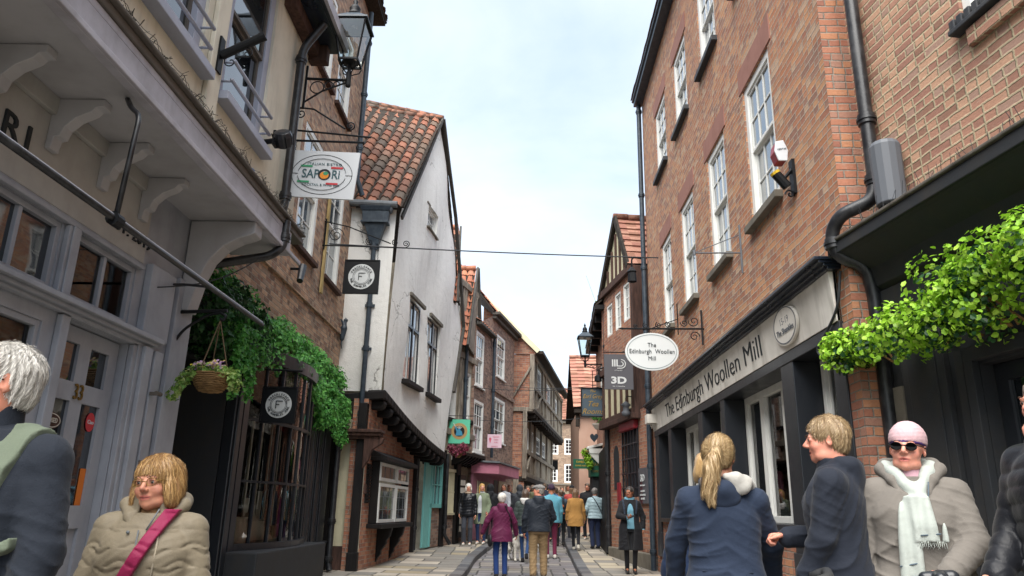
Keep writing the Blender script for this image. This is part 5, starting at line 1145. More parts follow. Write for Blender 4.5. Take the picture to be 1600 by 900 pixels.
mb.bar(T4.p(t4(22.1), .04, 6.0), T4.p(t4(23.0), .04, 7.8), .12, .08); mb.build('timbers', M['old_timber'], L4, bevel=.015)
# two tiled slopes facing the camera, each with its verge
roof('roof', 'tile_orange', L4, (-2.9, 20.0, 7.0), (-2.02, 20.6, 7.0), (-3.4, 21.5, 9.62), (-2.14, 21.5, 9.62), tw=.25, th=.3)
roof('roof', 'tile_orange', L4, (-2.4, 21.3, 5.9), (-1.78, 21.5, 5.9), (-2.3, 22.9, 8.75), (-1.66, 22.9, 8.75), tw=.25, th=.3)
mb = MB(); mb.prism([(-1.70, 21.5, 5.9), (-1.6, 22.95, 8.7), (-1.6, 23.2, 5.9)], (-.05, 0, 0)); mb.prism([(-2.08, 20.6, 7.0), (-2.1, 21.5, 9.55), (-2.1, 22.2, 7.0)], (-.05, 0, 0)); mb.build('gable_boards', M['old_timber'], L4)
mb = MB(); mb.bar((-1.72, 21.45, 5.9), (-1.6, 22.95, 8.8), .06, .12); mb.bar((-1.6, 22.95, 8.8), (-1.5, 23.3, 7.0), .06, .12); mb.bar((-2.0, 20.6, 7.0), (-2.08, 21.5, 9.66), .06, .12); mb.build('verge_board', M['grey_post'], L4)
mb = MB(); gzz = .27; mb.fb(T4, -.4, -.02, .02, .08, .3, 2.4); dr_ = mb.build('door', M['teal_paint'], L4, bevel=.01)
mb = MB(); mb.fb(T4, .0, .75, .02, .1, 1.28, 1.38); mb.fb(T4, .0, .06, .02, .1, .32, 2.42); mb.fb(T4, .68, .75, .02, .1, 1.3, 2.42); mb.fb(T4, 0, .75, .02, .1, 2.35, 2.45); mb.fb(T4, .22, .25, .03, .08, 1.38, 2.36); mb.fb(T4, .46, .49, .03, .08, 1.38, 2.36); mb.fb(T4, .06, .7, .03, .08, 1.85, 1.88); sw_ = mb.build('shop_window', M['teal_paint'], L4); MB().fb(T4, .05, .7, .03, .04, 1.35, 2.4).build('pane', M['pane_sky'], sw_)
MB().fb(T4, .0, .75, .005, .03, .3, 1.28).build('brick_base', M['brick_dark'], L4); MB().fb(T4, .75, 3.3, .005, .03, .3, 1.1).build('brick_base', M['brick_dark'], L4)
mb = MB(); mb.fb(T4, .95, 1.75, .02, .1, 1.1, 1.16); mb.fb(T4, .95, 1.75, .02, .1, 2.25, 2.33)
for i in range(9): x = .95 + i * .09; mb.fb(T4, x, x + .025, .03, .08, 1.16, 2.25)
mb.fb(T4, .95, 1.75, .04, .07, 1.7, 1.73); cw_ = mb.build('shop_window', M['cream_sash'], L4); MB().fb(T4, .97, 1.73, .02, .03, 1.15, 2.3).build('pane', M['cream_sash'], cw_)
mb = MB(); mb.fb(T4, 1.8, 2.1, .02, .12, .3, 2.8); mb.fb(T4, .76, .92, .02, .12, .3, 2.8); mb.build('post', M['black_timber'], L4)
mb = MB(); mb.fb(T4, 1.55, 3.3, .0, .45, 2.72, 2.8)
for k in range(7): s = 1.6 + k * .26; mb.prism([T4.p(s, d, z) for d, z in ((0, 2.45), (.15, 2.5), (.42, 2.66), (.46, 2.72), (0, 2.72))], T4.u * .12)
mb.build('carved_canopy', M['black_timber'], L4)
pipe('drainpipe', 'black drainpipe with a foot bend beside the cream barred window', [T4.p(.84, .18, 2.7), T4.p(.84, .18, .6), T4.p(.95, .3, .36)], .05, 'pipe_black', [(T4.p(.84, .18, .8), (0, 0, 1))])
pipe('drainpipe', 'dark drainpipe with a hopper between the weathered timber windows', [T4.p(2.2, .12, 6.4), T4.p(2.2, .12, 6.2), T4.p(2.2, .12, 3.0)], .05, 'pipe_blue', [(T4.p(2.2, .12, 6.25), (0, 0, 1)), (T4.p(2.2, .12, 5.0), (0, 0, 1)), (T4.p(2.2, .12, 6.32), (0, 0, 1))])

# ================================================================ dark brick house
L5 = thing('dark_brick_house', 'tall narrow dark brick house with white sashes and pink shop below', 'building', (-1.1, 25.5, .3), GRP_B)
T5 = FL((-1.6, 22.9), (-.45, 28.3)); t5 = lambda y: T5.at(y=y)
h5 = [(t5(23.0), t5(23.95), 5.0, 6.75), (t5(25.6), t5(26.8), 5.75, 7.25), (t5(23.0), t5(24.1), 2.95, 4.55), (t5(25.2), t5(26.95), 3.5, 5.0)]
mb = MB(); gable(mb, T5, [(.1, 0, T5.L), (6.9, 0, T5.L), (7.7, t5(24.9), T5.L), (7.75, t5(24.95), T5.L)], h5, .12, 0, None, 3); shell(mb, T5, 0, T5.L, 5, .1, 6.9); mb.build('brick_wall', M['brick_dark'], L5)
for a, b, c, e in h5: window(T5, a, b, c, e, L5, 'white_sash', 'pane_sky', 3, 4, .0, .09, sill=('white_sash', .06, .05))
mb = MB(); mb.fb(T5, t5(24.9), T5.L + .1, .002, .14, 7.62, 7.74); mb.fb(T5, t5(24.85), T5.L + .15, .002, .28, 7.74, 7.86); mb.fb(T5, 0, t5(24.9), .002, .2, 6.9, 7.0); mb.build('cornice', M['grey_post'], L5, bevel=.02)
mb = MB(); mb.fb(T5, t5(24.9), T5.L, .002, .06, 5.16, 5.3); mb.build('string_course', M['brick_dark'], L5)
roof('roof', 'tile_orange', L5, T5.p(-.0, .15, 7.0), T5.p(t5(24.9), .15, 7.0), T5.p(.2, -1.3, 8.0), T5.p(t5(24.9), -1.3, 8.4), tw=.25, th=.3)
roof('roof', 'tile_orange', L5, T5.p(t5(24.8), .1, 7.88), T5.p(T5.L + .1, .1, 7.88), T5.p(t5(24.8), -1.6, 10.1), T5.p(T5.L + .1, -1.4, 9.2), tw=.25, th=.3)
pipe('drainpipe', 'grey drainpipe with hopper down the middle of the dark brick front', [T5.p(t5(24.9), .1, 6.9), T5.p(t5(24.9), .1, 6.7), T5.p(t5(24.9), .1, 2.9)], .05, 'pipe_blue', [(T5.p(t5(24.9), .1, z), (0, 0, 1)) for z in (6.75, 6.65, 5.1, 3.9)])
# pink shopfront with canopy
mb = MB(); mb.fb(T5, -.1, 4.1, .03, .1, .4, 2.3); mb.build('pink_front', M['pink_wall'], L5)
mb = MB(); A_ = [T5.p(-.15, .05, 2.30), T5.p(.5, .75, 2.30), T5.p(3.9, .62, 2.30), T5.p(4.3, .05, 2.30)]; mb.prism(A_, (0, 0, .32)); mb.build('pink_fascia', M['pink_paint'], L5, bevel=.015)
mb = MB(); mb.prism([p + Vector((0, 0, .33)) + (p - T5.p(2, 0, 2.3)) * .05 for p in A_], (0, 0, .05)); mb.build('fascia_lead', M['lead'], L5)
mb = MB()
for i in range(8): mb.fb(T5, .35 + i * .2, .38 + i * .2, .11, .14, 1.0, 2.1)
mb.fb(T5, 3.0, 4.0, .11, .13, .9, 2.2); mb.build('shop_window', M['cream_sash'], L5); MB().fb(T5, 2.4, 2.9, .105, .12, .4, 2.2).build('door', M['sign_black'], L5)

# ================================================================ timber-framed house over the bend
L6 = thing('timber_framed_house', 'leaning timber framed house, jettied upper floor with grey boards and brick side', 'building', (.3, 30, .4), GRP_B)
T6 = FL((.27, 28.5), (2.0, 41.0)); t6 = lambda y: T6.at(y=y)
h6 = [(t6(29.4), t6(31.3), 6.0, 6.85), (t6(33), t6(35), 6.0, 6.8), (t6(37), t6(38.4), 5.9, 6.7)]
mb = MB(); gable(mb, T6, [(4.98, 0, T6.L), (7.1, 0, T6.L)], h6, .1, .0, None, 3); shell(mb, T6, 0, T6.L, 5, 4.98, 7.1); mb.build('upper_wall', M['plaster_tan'], L6)
for h in h6: window(T6, *h, L6, 'white_sash', 'pane_sky', 3, 2, .0, .07, split=False, sill=('black_timber', .05, .07))
T6b = FL((.0, 28.5), (1.5, 40.0)); h6b = [(.2, 1.2, 3.5, 4.35), (1.9, 2.8, 3.5, 4.35), (3.4, 5.2, 3.6, 4.3), (6, 7.5, 3.6, 4.3)]
mb = MB(); gable(mb, T6b, [(2.5, 0, T6b.L), (5.0, 0, T6b.L)], h6b, .1, 0, None, 3); shell(mb, T6b, 0, T6b.L, 5, 2.5, 5.0); mb.build('lower_wall', M['plaster_tan'], L6)
for h in h6b: window(T6b, *h, L6, 'white_sash', 'pane_sky', 2, 2, .0, .06, split=False, sill=('black_timber', .05, .06))
mb = MB(); wall(mb, FL((-.3, 28.6), (1.0, 40)), 0, 11, .1, 2.6); mb.fb(T6b, 0, T6b.L, -5, -.4, .1, 2.5); mb.build('ground_wall', M['black_matt'], L6)
mb = MB(); mb.face([(-1.1, 28.46, .1), (.0, 28.46, .1), (.0, 28.46, 5.0), (-1.1, 28.46, 5.0)]); mb.face([(-1.1, 28.44, 4.95), (.25, 28.44, 4.95), (.25, 28.44, 7.1), (-1.1, 28.44, 7.1)]); mb.build('brick_side', M['brick_orange'], L6)
mb = MB()
for s in (0.07, 1.0, 3.1, 4.4, 6.9, 8.2, 10.3, 12.3): mb.fb(T6, s - .08, s + .08, .003, .07, 4.98, 7.1)
for z in (5.02, 5.85, 7.05): mb.fb(T6, 0, T6.L, .004, .09, z - .08, z + .08)
for s in (.07, 1.5, 3.1, 5.5, 8, 10.5): mb.fb(T6b, s - .08, s + .08, .003, .08, 2.4, 4.95)
for z in (2.55, 3.4, 4.8): mb.fb(T6b, 0, T6b.L, .004, .1, z - .08, z + .08)
mb.box(.16, .34, 28.36, 28.5, 4.95, 7.1); mb.box(-.08, .08, 28.36, 28.5, 2.4, 4.95); mb.box(-1.1, .3, 28.37, 28.44, 4.88, 5.05); mb.bar((-.55, 28.40, 5.3), (.2, 28.40, 6.6), .16, .08)
mb.bar(T6.p(1.1, .05, 5.1), T6.p(2.4, .05, 5.8), .12); mb.bar(T6b.p(.2, .05, 2.7), T6b.p(1.4, .05, 3.4), .12); mb.box(-.42, -.2, 28.42, 28.5, .1, 2.5); mb.build('timbers', M['old_timber'], L6, bevel=.015)
mb = MB(); mb.fb(T6, -.1, T6.L, -.6, .12, 4.82, 4.98); mb.fb(T6b, -.1, T6b.L, -.6, .12, 2.3, 2.48)
for k in range(18): mb.fb(T6, .1 + k * .7, .3 + k * .7, -.3, .1, 4.66, 4.82)
mb.build('jetty_beam', M['dark_timber'], L6, bevel=.02); mb = MB(); mb.bar(T6.p(-.15, .28, 7.16), T6.p(T6.L + .2, .28, 7.3), .3, .12); mb.build('eaves', M['dark_timber'], L6)
roof('roof', 'tile_orange', L6, (.5, 28.4, 7.2), (2.3, 41.2, 7.3), (-1.7, 28.4, 9.3), (-.2, 41.2, 9.3), tw=.25, th=.3)
mb = MB(); mb.bar((.5, 28.3, 7.2), (-1.7, 28.3, 9.35), .06, .2); mb.build('verge_board', M['cream_sash'], L6); mb = MB(); mb.face([(.45, 28.4, 7.1), (-1.7, 28.4, 9.25), (-1.7, 28.4, 7.1)]); mb.build('gable_end', M['brick_orange'], L6)
pipe('drainpipe', 'black drainpipe down the orange brick side of the timber framed house', [(-.62, 28.3, 6.9), (-.62, 28.3, 2.4)], .05, 'pipe_black', [((-.62, 28.3, z), (0, 0, 1)) for z in (6.6, 5.0, 3.6)])

# ================================================================ brick house closing the view
L7 = thing('end_house', 'pale orange brick house closing the far end of the street', 'building', (3.5, 50, .5), GRP_B)
E7 = Fr((1.0, 50), (8.0, 50.4), 1); x7 = lambda x: x - 1.0
h7 = [(x7(1.5), x7(2.25), 4.85, 5.97), (x7(2.65), x7(3.4), 4.85, 5.9), (x7(3.85), x7(4.6), 4.85, 5.9), (x7(1.5), x7(2.2), 3.1, 4.25), (x7(2.65), x7(3.4), 3.05, 4.25), (x7(3.9), x7(4.6), 3.05, 4.15)]
mb = MB(); wall(mb, E7, -3, 7, .1, 7.0, h7, .1); shell(mb, E7, -3, 7, 6, .1, 7.0); mb.build('brick_wall', M['brick_far'], L7)
for h in h7: window(E7, *h, L7, 'white_sash', 'pane_glass', 3, 4, .0, .07, bar=.03, split=False)
mb = MB(); mb.fb(E7, -3, 7, .002, .2, 6.92, 7.08); mb.fb(E7, -3, 7, .002, .08, 2.9, 2.98); mb.build('cornice', M['stone_sill'], L7)
roof('roof', 'tile_plain', L7, (-2, 49.8, 7.1), (8.2, 49.8, 7.1), (-2, 53, 9.6), (8.2, 53, 9.6), tw=.27, th=.22, kind='plain'); MB().box(1.9, 2.4, 51, 51.6, 8.2, 9.7).build('chimney', M['brick_far'], L7)

# ================================================================ RIGHT: long brick shop with the lettered fascia
R1 = thing('brick_wool_shop', 'three storey red brick house with cream lettered shop sign and black pilasters', 'building', (2.75, 11, .12), GRP_B)
G1 = FRt((2.75, 0), (2.75, 10)); E0, E1 = 6.05, 16.12
hw = [(7.47, 8.49, 4.64, 6.49), (9.46, 10.45, 4.64, 6.49), (11.45, 12.45, 4.64, 6.49), (13.4, 14.36, 4.64, 6.49), (7.5, 8.5, 8.04, 9.55), (9.5, 10.5, 8.04, 9.55), (11.45, 12.5, 8.04, 9.55), (13.4, 14.5, 8.04, 9.55)]
mb = MB(); wall(mb, G1, E0, E1, 2.8, 10.85, hw, .1); shell(mb, G1, E0, E1, 6, 2.8, 10.85); mb.build('brick_wall', M['brick_mill'], R1)
mb = MB(); wall(mb, Fr((2.735, 6.045), (3.1, 6.045), 1), 0, .37, .1, 10.85); mb.fb(G1, 6.046, 6.28, -.2, .012, .1, 2.86); mb.build('brick_quoin', M['brick_pier'], R1)
for a, b, c, e in hw:
    window(G1, a, b, c, e, R1, 'white_sash', 'pane_sky', 3, 4, .02, .10, sill=('sill_dark' if c > 6 else 'stone_sill', .09, .09), lintel=('lintel_red', .34), bar=.02)
mb = MB(); mb.fb(G1, E0 - .1, E1 + .05, .0, .2, 10.78, 10.9); mb.fb(G1, E0 - .1, E1 + .05, .12, .24, 10.9, 11.0); mb.build('eaves_gutter', M['pipe_blue'], R1, bevel=.01)
roof('roof', 'tile_plain', R1, (2.5, 16.2, 10.95), (2.5, 5.9, 10.95), (5.6, 16.2, 13.4), (5.6, 5.9, 13.4), kind='plain')
# shopfront
mb = MB(); mb.fb(G1, 6.28, 15.75, .02, .05, 2.885, 3.335); mb.prism([G1.p(6.28, .02, 2.885), G1.p(6.28, .05, 2.885), G1.p(6.28, .09, 3.335), G1.p(6.28, .02, 3.335)], G1.u * 9.47); mb.build('sign_board', M['sign_cream'], R1, bevel=.004)
mb = MB()
for z0, z1, d in ((3.335, 3.36, .12), (3.36, 3.385, .155), (3.385, 3.41, .20), (3.41, 3.435, .24)): mb.fb(G1, 6.24 - d * .3, 15.95, .0, d, z0, z1 + .003)
mb.build('cornice', M['navy_paint'], R1, bevel=.004)
MB().fb(G1, 6.2, 15.95, .0, .23, 3.438, 3.45).build('cornice_lead', M['stone_sill'], R1)
mb = MB(); mb.fb(G1, 6.28, 15.75, -.25, .04, 2.77, 2.885)
for a, b in ((6.28, 6.52), (7.5, 7.86), (10.2, 10.4), (11.5, 11.8), (14.0, 14.3), (15.35, 15.72)): mb.fb(G1, a, b, -.3, .03, .5, 2.77); mb.fb(G1, a - .02, b + .02, .0, .05, .45, .9)
mb.build('pilasters', M['black_paint'], R1, bevel=.006)
mb = MB(); mb.fb(G1, 6.52, 15.35, -.3, .07, 1.10, 1.17); mb.build('shop_sill', M['black_paint'], R1, bevel=.008)
mb = MB(); mb.fb(G1, 6.28, 15.75, -.3, .0, .1, 1.1); mb.fb(G1, 15.72, 16.1, -.3, .002, .1, 3.0); mb.build('brick_base', M['brick_pier'], R1)
for a, b, n in ((6.54, 7.48, 1), (7.9, 10.18, 2), (10.42, 11.48, 1), (11.84, 13.97, 2), (14.32, 15.33, 1)):
    k = (b - a)
    ss = [a, a + k * .32, a + k * .68, b] if n == 2 else [a, b]
    mb = MB(); d0, d1 = -.32, -.24
    for i in range(len(ss) - 1):
        p, q2 = ss[i], ss[i + 1]
        for (x0, x1, y0, y1) in ((p, p + .075, 1.17, 2.77), (q2 - .075, q2, 1.17, 2.77), (p + .075, q2 - .075, 1.17, 1.25), (p + .075, q2 - .075, 2.68, 2.77)): mb.fb(G1, x0, x1, d0, d1, y0, y1)
        mb.fb(G1, p + .075, p + .11, d0 + .01, d1 - .03, 1.25, 2.68); mb.fb(G1, q2 - .11, q2 - .075, d0 + .01, d1 - .03, 1.25, 2.68)
    o = mb.build('shop_window', M['white_sash'], R1, bevel=.005); MB().fb(G1, a + .03, b - .03, -.30, -.294, 1.2, 2.74).build('pane', M['shop_glass'], o)
mb = MB(); P = G1.p
mb.face([P(6.3, -1.6, .2), P(15.6, -1.6, .2), P(15.6, -1.6, 2.95), P(6.3, -1.6, 2.95)]); mb.face([P(6.3, -1.6, 2.85), P(15.6, -1.6, 2.85), P(15.6, -.33, 2.85), P(6.3, -.33, 2.85)]); mb.face([P(6.3, -1.6, 1.12), P(15.6, -1.6, 1.12), P(15.6, -.33, 1.12), P(6.3, -.33, 1.12)])
for s in (6.3, 7.7, 10.3, 11.6, 14.1, 15.6): mb.face([P(s, -.33, .2), P(s, -1.6, .2), P(s, -1.6, 2.9), P(s, -.33, 2.9)])
mb.build('shop_room', M['shop_inside'], R1)
q = random.Random(11); mb = MB()
for (a, b) in ((8.1, 9.9), (12.0, 13.8), (6.7, 7.3)):
    s = a
    while s < b:
        w_ = q.uniform(.28, .4); h_ = q.uniform(.7, 1.0); z = 1.2
        while z < 1.2 + h_:
            mb.mat(int((z * 16) % 2)); t_ = min(z + .062, 1.2 + h_); mb.fb(G1, s, s + w_, -.62 - .05 * math.sin(z * 5), -.42 - .04 * math.sin(z * 7 + s), z, t_); z = t_ + .0005
        s += w_ + q.uniform(.1, .25)
mb.build('striped_clothes', [M['stripe_pink'], M['stripe_cream']], R1, bevel=.01)
mb = MB()
for s in (8.8, 9.6, 12.6): mb.lathe([(.0, 0), (.1, .05), (.13, .25), (.11, .5), (.16, .72), (.06, .82), (.05, .9), (.07, 1.0), (.02, 1.1)], G1.p(s, -.95, 1.5), 12, sy=.7)
mb.build('mannequin', M['grey_plastic'], R1, smooth=True)
mb = MB(); mb.fb(G1, 8.9, 9.5, -.5, -.47, 2.3, 2.34); mb.build('lamp_strip', M['sign_cream'], R1)
# lettering: stretched along the board as painted
V_, F_ = text_mesh('The Edinburgh Woollen Mill', .36, .003); wd_ = max(v.x for v in V_) - min(v.x for v in V_)
tilt = (Vector((0, 0, 1)) * .45 + G1.n * .04).normalized()
mb = MB(); put_text(mb, 'The Edinburgh Woollen Mill', .36, G1.p(11.25, .074, 3.10), -G1.u, tilt, .004, xs=5.9 / wd_, off=-.004); mb.build('lettering', M['ink'], R1)
mb = MB(); disc(mb, G1.p(7.42, .075, 3.12), -G1.u, tilt, .34, .20, .03, 40); pq = mb.build('round_plaque', M['sign_cream'], R1, bevel=.004)
mb = MB(); disc(mb, G1.p(7.42, .106, 3.122), -G1.u, tilt, .32, .187, .003, 40, r0=.012); put_text(mb, '15-19', .10, G1.p(7.42, .108, 3.17), -G1.u, tilt, .002, xs=1.15); put_text(mb, 'The Shambles', .085, G1.p(7.42, .106, 3.07), -G1.u, tilt, .002, xs=1.05); mb.build('lettering', M['grey_plastic'], pq)
mb = MB(); mb.fb(G1, 15.3, 15.6, .05, .25, 3.02, 3.2); mb.tube(scroll(G1.p(15.55, .12, 2.98), G1.u, Vector((0, 0, 1)), .12, 1.0), .01, 6); tag(mb.build('sensor_box', M['sign_cream'], R1), None)
pipe('drainpipe', 'full height dark blue drainpipe at the far corner of the red brick house', [(2.66, 16.08, 10.8), (2.66, 16.08, 10.7), (2.66, 16.08, .14)], .055, 'pipe_blue', [((2.66, 16.08, z), (0, 0, 1)) for z in (10.6, 8.4, 6.6, 5.2, 3.9, 2.2, .5)])
pipe('cable', 'black cable clipped round the near end of the cream sign board', arc([G1.p(6.16, .03, 3.3), G1.p(6.2, .06, 3.0), G1.p(6.45, .06, 2.86), G1.p(6.8, .06, 2.72), G1.p(6.6, .04, 2.6)]), .012, 'wire', cat='cable')

# ================================================================ near black shop
R0 = thing('black_corner_shop', 'brick house with a black shopfront and gilt lettering behind the hedge', 'building', (3.3, 4, .12), GRP_B)
G0 = FL((2.98, 6.05), (3.87, 0)); hn = [(1.35, 2.5, 4.78, 6.6)]
mb = MB(); wall(mb, G0, 0, 9, 3.3, 8.5, hn, .12); shell(mb, G0, 0, 9, 5, 3.3, 8.5); mb.build('brick_wall', M['brick_near'], R0)
wf = window(G0, *hn[0], R0, 'white_sash', 'pane_sky', 2, 4, .03, .08); mb = MB(); mb.fb(G0, 1.3, 2.55, -.05, .09, 4.66, 4.70)
for k in range(16): mb.fb(G0, 1.31 + k * .077, 1.365 + k * .077, .0, .08, 4.70, 4.775)
mb.build('tile_sill', M['sill_dark'], wf, bevel=.008); MB().fb(G0, 1.42, 2.45, .002, .05, 4.5, 4.64).build('brick_sill', M['brick_near'], wf, bevel=.01)
mb = MB(); mb.fb(G0, -.12, 9, .002, .36, 3.40, 3.50); mb.prism([G0.p(-.1, d, z) for d, z in ((0, 3.05), (.08, 3.1), (.12, 3.25), (.3, 3.38), (.34, 3.40), (0, 3.40))], G0.u * 9); mb.fb(G0, -.05, 9, .001, .05, 2.85, 3.06); mb.build('cornice', M['black_matt'], R0, bevel=.008)
mb = MB(); mb.fb(G0, -.14, 9, .0, .38, 3.503, 3.53); mb.build('cornice_lead', M['ledge_dirt'], R0, bevel=.008)
mb = MB(); wall(mb, G0, 0, 9, .1, 3.3, [(.98, 1.95, .3, 2.28), (2.3, 4.4, .9, 2.28)], .2)
mb.fb(G0, .22, .70, .002, .05, .12, 2.85); mb.fb(G0, .30, .62, .05, .06, .5, 2.7); mb.fb(G0, .78, .86, .002, .03, .12, 2.4); mb.fb(G0, 2.0, 2.25, .002, .09, .12, 2.85)
mb.fb(G0, .9, 4.5, .002, .06, 2.3, 2.4); mb.fb(G0, .9, .98, .002, .06, .12, 2.3); mb.build('shopfront', M['black_matt'], R0, bevel=.008)
mb = MB(); wall(mb, G0, .985, 1.945, .3, 2.275, [(1.09, 1.84, .95, 2.16)], .04, -.1); dr0 = mb.build('door', M['black_paint'], R0); MB().fb(G0, 1.08, 1.85, -.13, -.12, .94, 2.17).build('pane', M['pane_glass'], dr0); MB().fb(G0, 2.3, 4.4, -.1, -.09, .9, 2.28).build('pane', M['pane_glass'], R0)
mb = MB()
for a, b in (((1.2, 1.95), (1.84, 2.0)), ((1.2, 1.95), (1.5, 1.55)), ((1.3, 1.5), (1.84, 1.52))): mb.bar(G0.p(a[0], -.118, a[1]), G0.p(b[0], -.118, b[1]), .012)
mb.build('gilt_lines', M['gold'], dr0)
MB().fb(G0, .07, .2, .002, .05, .12, 2.25).build('stone_strip', M['stone_sill'], R0)
mb = MB(); put_text(mb, 'THE SOCIETY', .20, G0.p(1.18, .035, 2.97), G0.u, (0, 0, 1), .008, xs=1.0, font_sp=1.12); mb.build('lettering', M['brown_timber'], R0)
MB().box(3.35, 8, -4, 6.0, .1, 3.2).build('core', M['interior'], R0)
pipe('drainpipe', 'fat black drainpipe down the brick corner bending round the black cornice', arc([G0.p(.27, .1, 8), G0.p(.27, .1, 3.98), G0.p(.26, .13, 3.80), G0.p(.08, .33, 3.72), G0.p(-.03, .36, 3.60), G0.p(-.03, .33, 3.40), G0.p(.05, .12, 3.28), G0.p(.03, .07, 3.05), G0.p(.03, .07, 2.2), G0.p(.03, .07, .15)], 8), .058, 'pipe_black', [(G0.p(.27, .1, 4.55), (0, 0, 1)), (G0.p(.27, .1, 3.98), (0, 0, 1)), (G0.p(-.03, .345, 3.5), (0, 0, 1))])
tg = thing('vent_cowl', 'grey ribbed plastic cowl standing on the black cornice beside the drainpipe', 'vent', G0.p(.52, .16, 3.53))
A4 = Matrix.Rotation(0, 3, 'Z'); mb = MB(); mb.lathe([(.07, 0), (.07, .1), (.115, .12), (.12, .62), (.10, .66)], G0.p(.52, .15, 3.53), 14); mb.build('cowl', M['grey_plastic'], tg, bevel=.006)
mb = MB()
for k in range(14): a = 2 * math.pi * k / 14; mb.tube([G0.p(.52, .15, 3.53) + Vector((.085 * math.cos(a), .085 * math.sin(a), 0)), G0.p(.52, .15, 3.67) + Vector((.09 * math.cos(a), .09 * math.sin(a), 0))], .006, 5)
mb.build('cage', M['iron'], tg)
mb = MB(); q = random.Random(8)
for k in range(60): s = .1 + k * .055; a = G0.p(s, .32 + q.uniform(-.03, .03), 3.53); mb.tube([a, a + Vector((q.uniform(-.05, .05), q.uniform(-.05, .05), q.uniform(.08, .14)))], .0018, 4)
tag(mb.build('bird_spikes', M['wire'], loc=G0.p(1, .3, 3.53)), 'thin wire bird spikes along the top of the black cornice', 'bird spikes')
tg = thing('alarm_box', 'white and red alarm box with a black bracket on the red brick wall', 'alarm', G1.p(7.05, 0, 4.7))
mb = MB(); c = G1.p(7.05, .14, 4.86); pr = [(-.05, -.11), (.04, -.11), (.075, .0), (.055, .11), (-.025, .125), (-.065, .01)]
mb.prism([c + G1.n * x + Vector((0, 0, z)) + G1.u * -.10 for x, z in pr], G1.u * .02); mb.build('face_plate', M['white_board'], tg, bevel=.006)
mb = MB(); mb.prism([c + G1.n * x * .96 + Vector((0, 0, z * .96)) + G1.u * -.08 for x, z in pr], G1.u * .14); mb.build('body', M['red_paint'], tg, bevel=.01)
mb = MB(); put_text(mb, 'VERITAS', .026, c + G1.u * -.103 + Vector((0, 0, .02)), (1, 0, .15), (-.15, 0, 1), .002); mb.build('lettering', M['lead'], tg)
mb = MB(); mb.tube([G1.p(7.05, .2, 4.66), G1.p(7.05, .08, 4.5)], .05, 10); mb.tube([G1.p(7.05, .0, 4.72), G1.p(7.05, .1, 4.60), G1.p(7.05, .2, 4.64)], .02, 8); mb.fb(G1, 7.0, 7.1, .0, .03, 4.42, 4.8); mb.tube(scroll(G1.p(7.05, .06, 4.42), G1.n, Vector((0, 0, 1)), .05, 1.2), .01, 6); mb.build('bracket', M['iron'], tg); MB().tube([G1.p(7.05, .185, 4.64), G1.p(7.05, .20, 4.665)], .053, 10).build('band', M['yellow'], tg)

# ================================================================ half-timbered house beyond
R2 = thing('half_timbered_house', 'half timbered house with cream panels, brick middle and barred ground floor window', 'building', (2.5, 17.8, .15), GRP_B)
G2 = FRt((2.72, 16.15), (2.2, 19.4)); G2u = FRt((2.50, 16.98), (2.05, 19.6)); g2 = lambda y: G2.at(y=y); u2 = lambda y: G2u.at(y=y)
mb = MB(); wall(mb, G2, 0, G2.L, .1, 3.5, [(.9, 2.2, 1.6, 3.35)], .15); mb.build('brick_ground', M['brick_orange'], R2)
mb = MB(); h_ = [(u2(17.15), u2(17.65), 5.7, 6.65), (u2(17.85), u2(18.35), 5.65, 6.6), (u2(18.6), u2(19.1), 5.65, 6.5)]
wall(mb, G2u, 0, G2u.L, 4.7, 6.85, h_, .06); mb.build('brick_middle', M['brick_orange'], R2)
mb = MB(); wall(mb, G2u, 0, G2u.L, 3.4, 4.7); gable(mb, G2u, [(6.85, 0, G2u.L), (6.9, .05, G2u.L), (8.5, u2(17.95), u2(18.1))], (), .1, .0); mb.fb(G2u, .01, G2u.L, -3, -.2, 3.4, 6.8); mb.build('cream_panels', M['cream_sash'], R2)
for a, b, c, e in h_: window(G2u, a, b, c, e, R2, 'white_sash', 'pane_sky', 2, 3, .01, .06, split=False, bar=.03)
mb = MB()
for s in (.06, .5, .95, 1.45, 1.95, 2.5): mb.fb(G2u, s - .05, s + .05, .002, .05, 3.5, 4.7)
for s in (.45, .8, 1.15, 1.5, 1.9, 2.3): zt_ = 8.35 - abs(s - 1.0) * 1.05; mb.fb(G2u, s - .04, s + .04, .002, .05, 6.9, zt_)
for z in (3.45, 4.75, 6.88): mb.fb(G2u, -.05, G2u.L + .05, .003, .1, z - .09, z + .09)
mb.fb(G2u, -.12, .04, -1.5, .03, 3.4, 6.95); mb.fb(G2u, -.15, G2u.L, -1, .12, 3.3, 3.42); mb.build('timber_frame', M['brown_timber'], R2, bevel=.012)
for (a, b) in (((.0, 6.95), (u2(17.95), 8.58)), ((u2(18.0), 8.58), (G2u.L + .05, 6.7))): MB().bar(G2u.p(a[0], .08, a[1]), G2u.p(b[0], .08, b[1]), .06, .16).build('verge_board', M['dark_timber'], R2)
roof('roof', 'tile_plain', R2, G2u.p(-.05, .1, 6.98), G2u.p(-.05, -3, 6.98), G2u.p(u2(17.98), .1, 8.6), G2u.p(u2(17.98), -3.3, 8.6), kind='plain', tw=.3, th=.24)
roof('roof', 'tile_plain', R2, G2u.p(G2u.L + .05, .1, 6.7), G2u.p(G2u.L + .05, -3, 6.7), G2u.p(u2(17.98), .1, 8.6), G2u.p(u2(17.98), -3.3, 8.6), kind='plain', tw=.3, th=.24)
mb = MB(); mb.fb(G2, .9, 2.2, -.12, -.1, 1.6, 3.35)
for i in range(6): s = .95 + i * .24; mb.fb(G2, s - .015, s + .015, .0, .03, 1.6, 3.2)
for i in range(5): z = 1.8 + i * .33; mb.fb(G2, .9, 2.2, .004, .034, z - .015, z + .015)
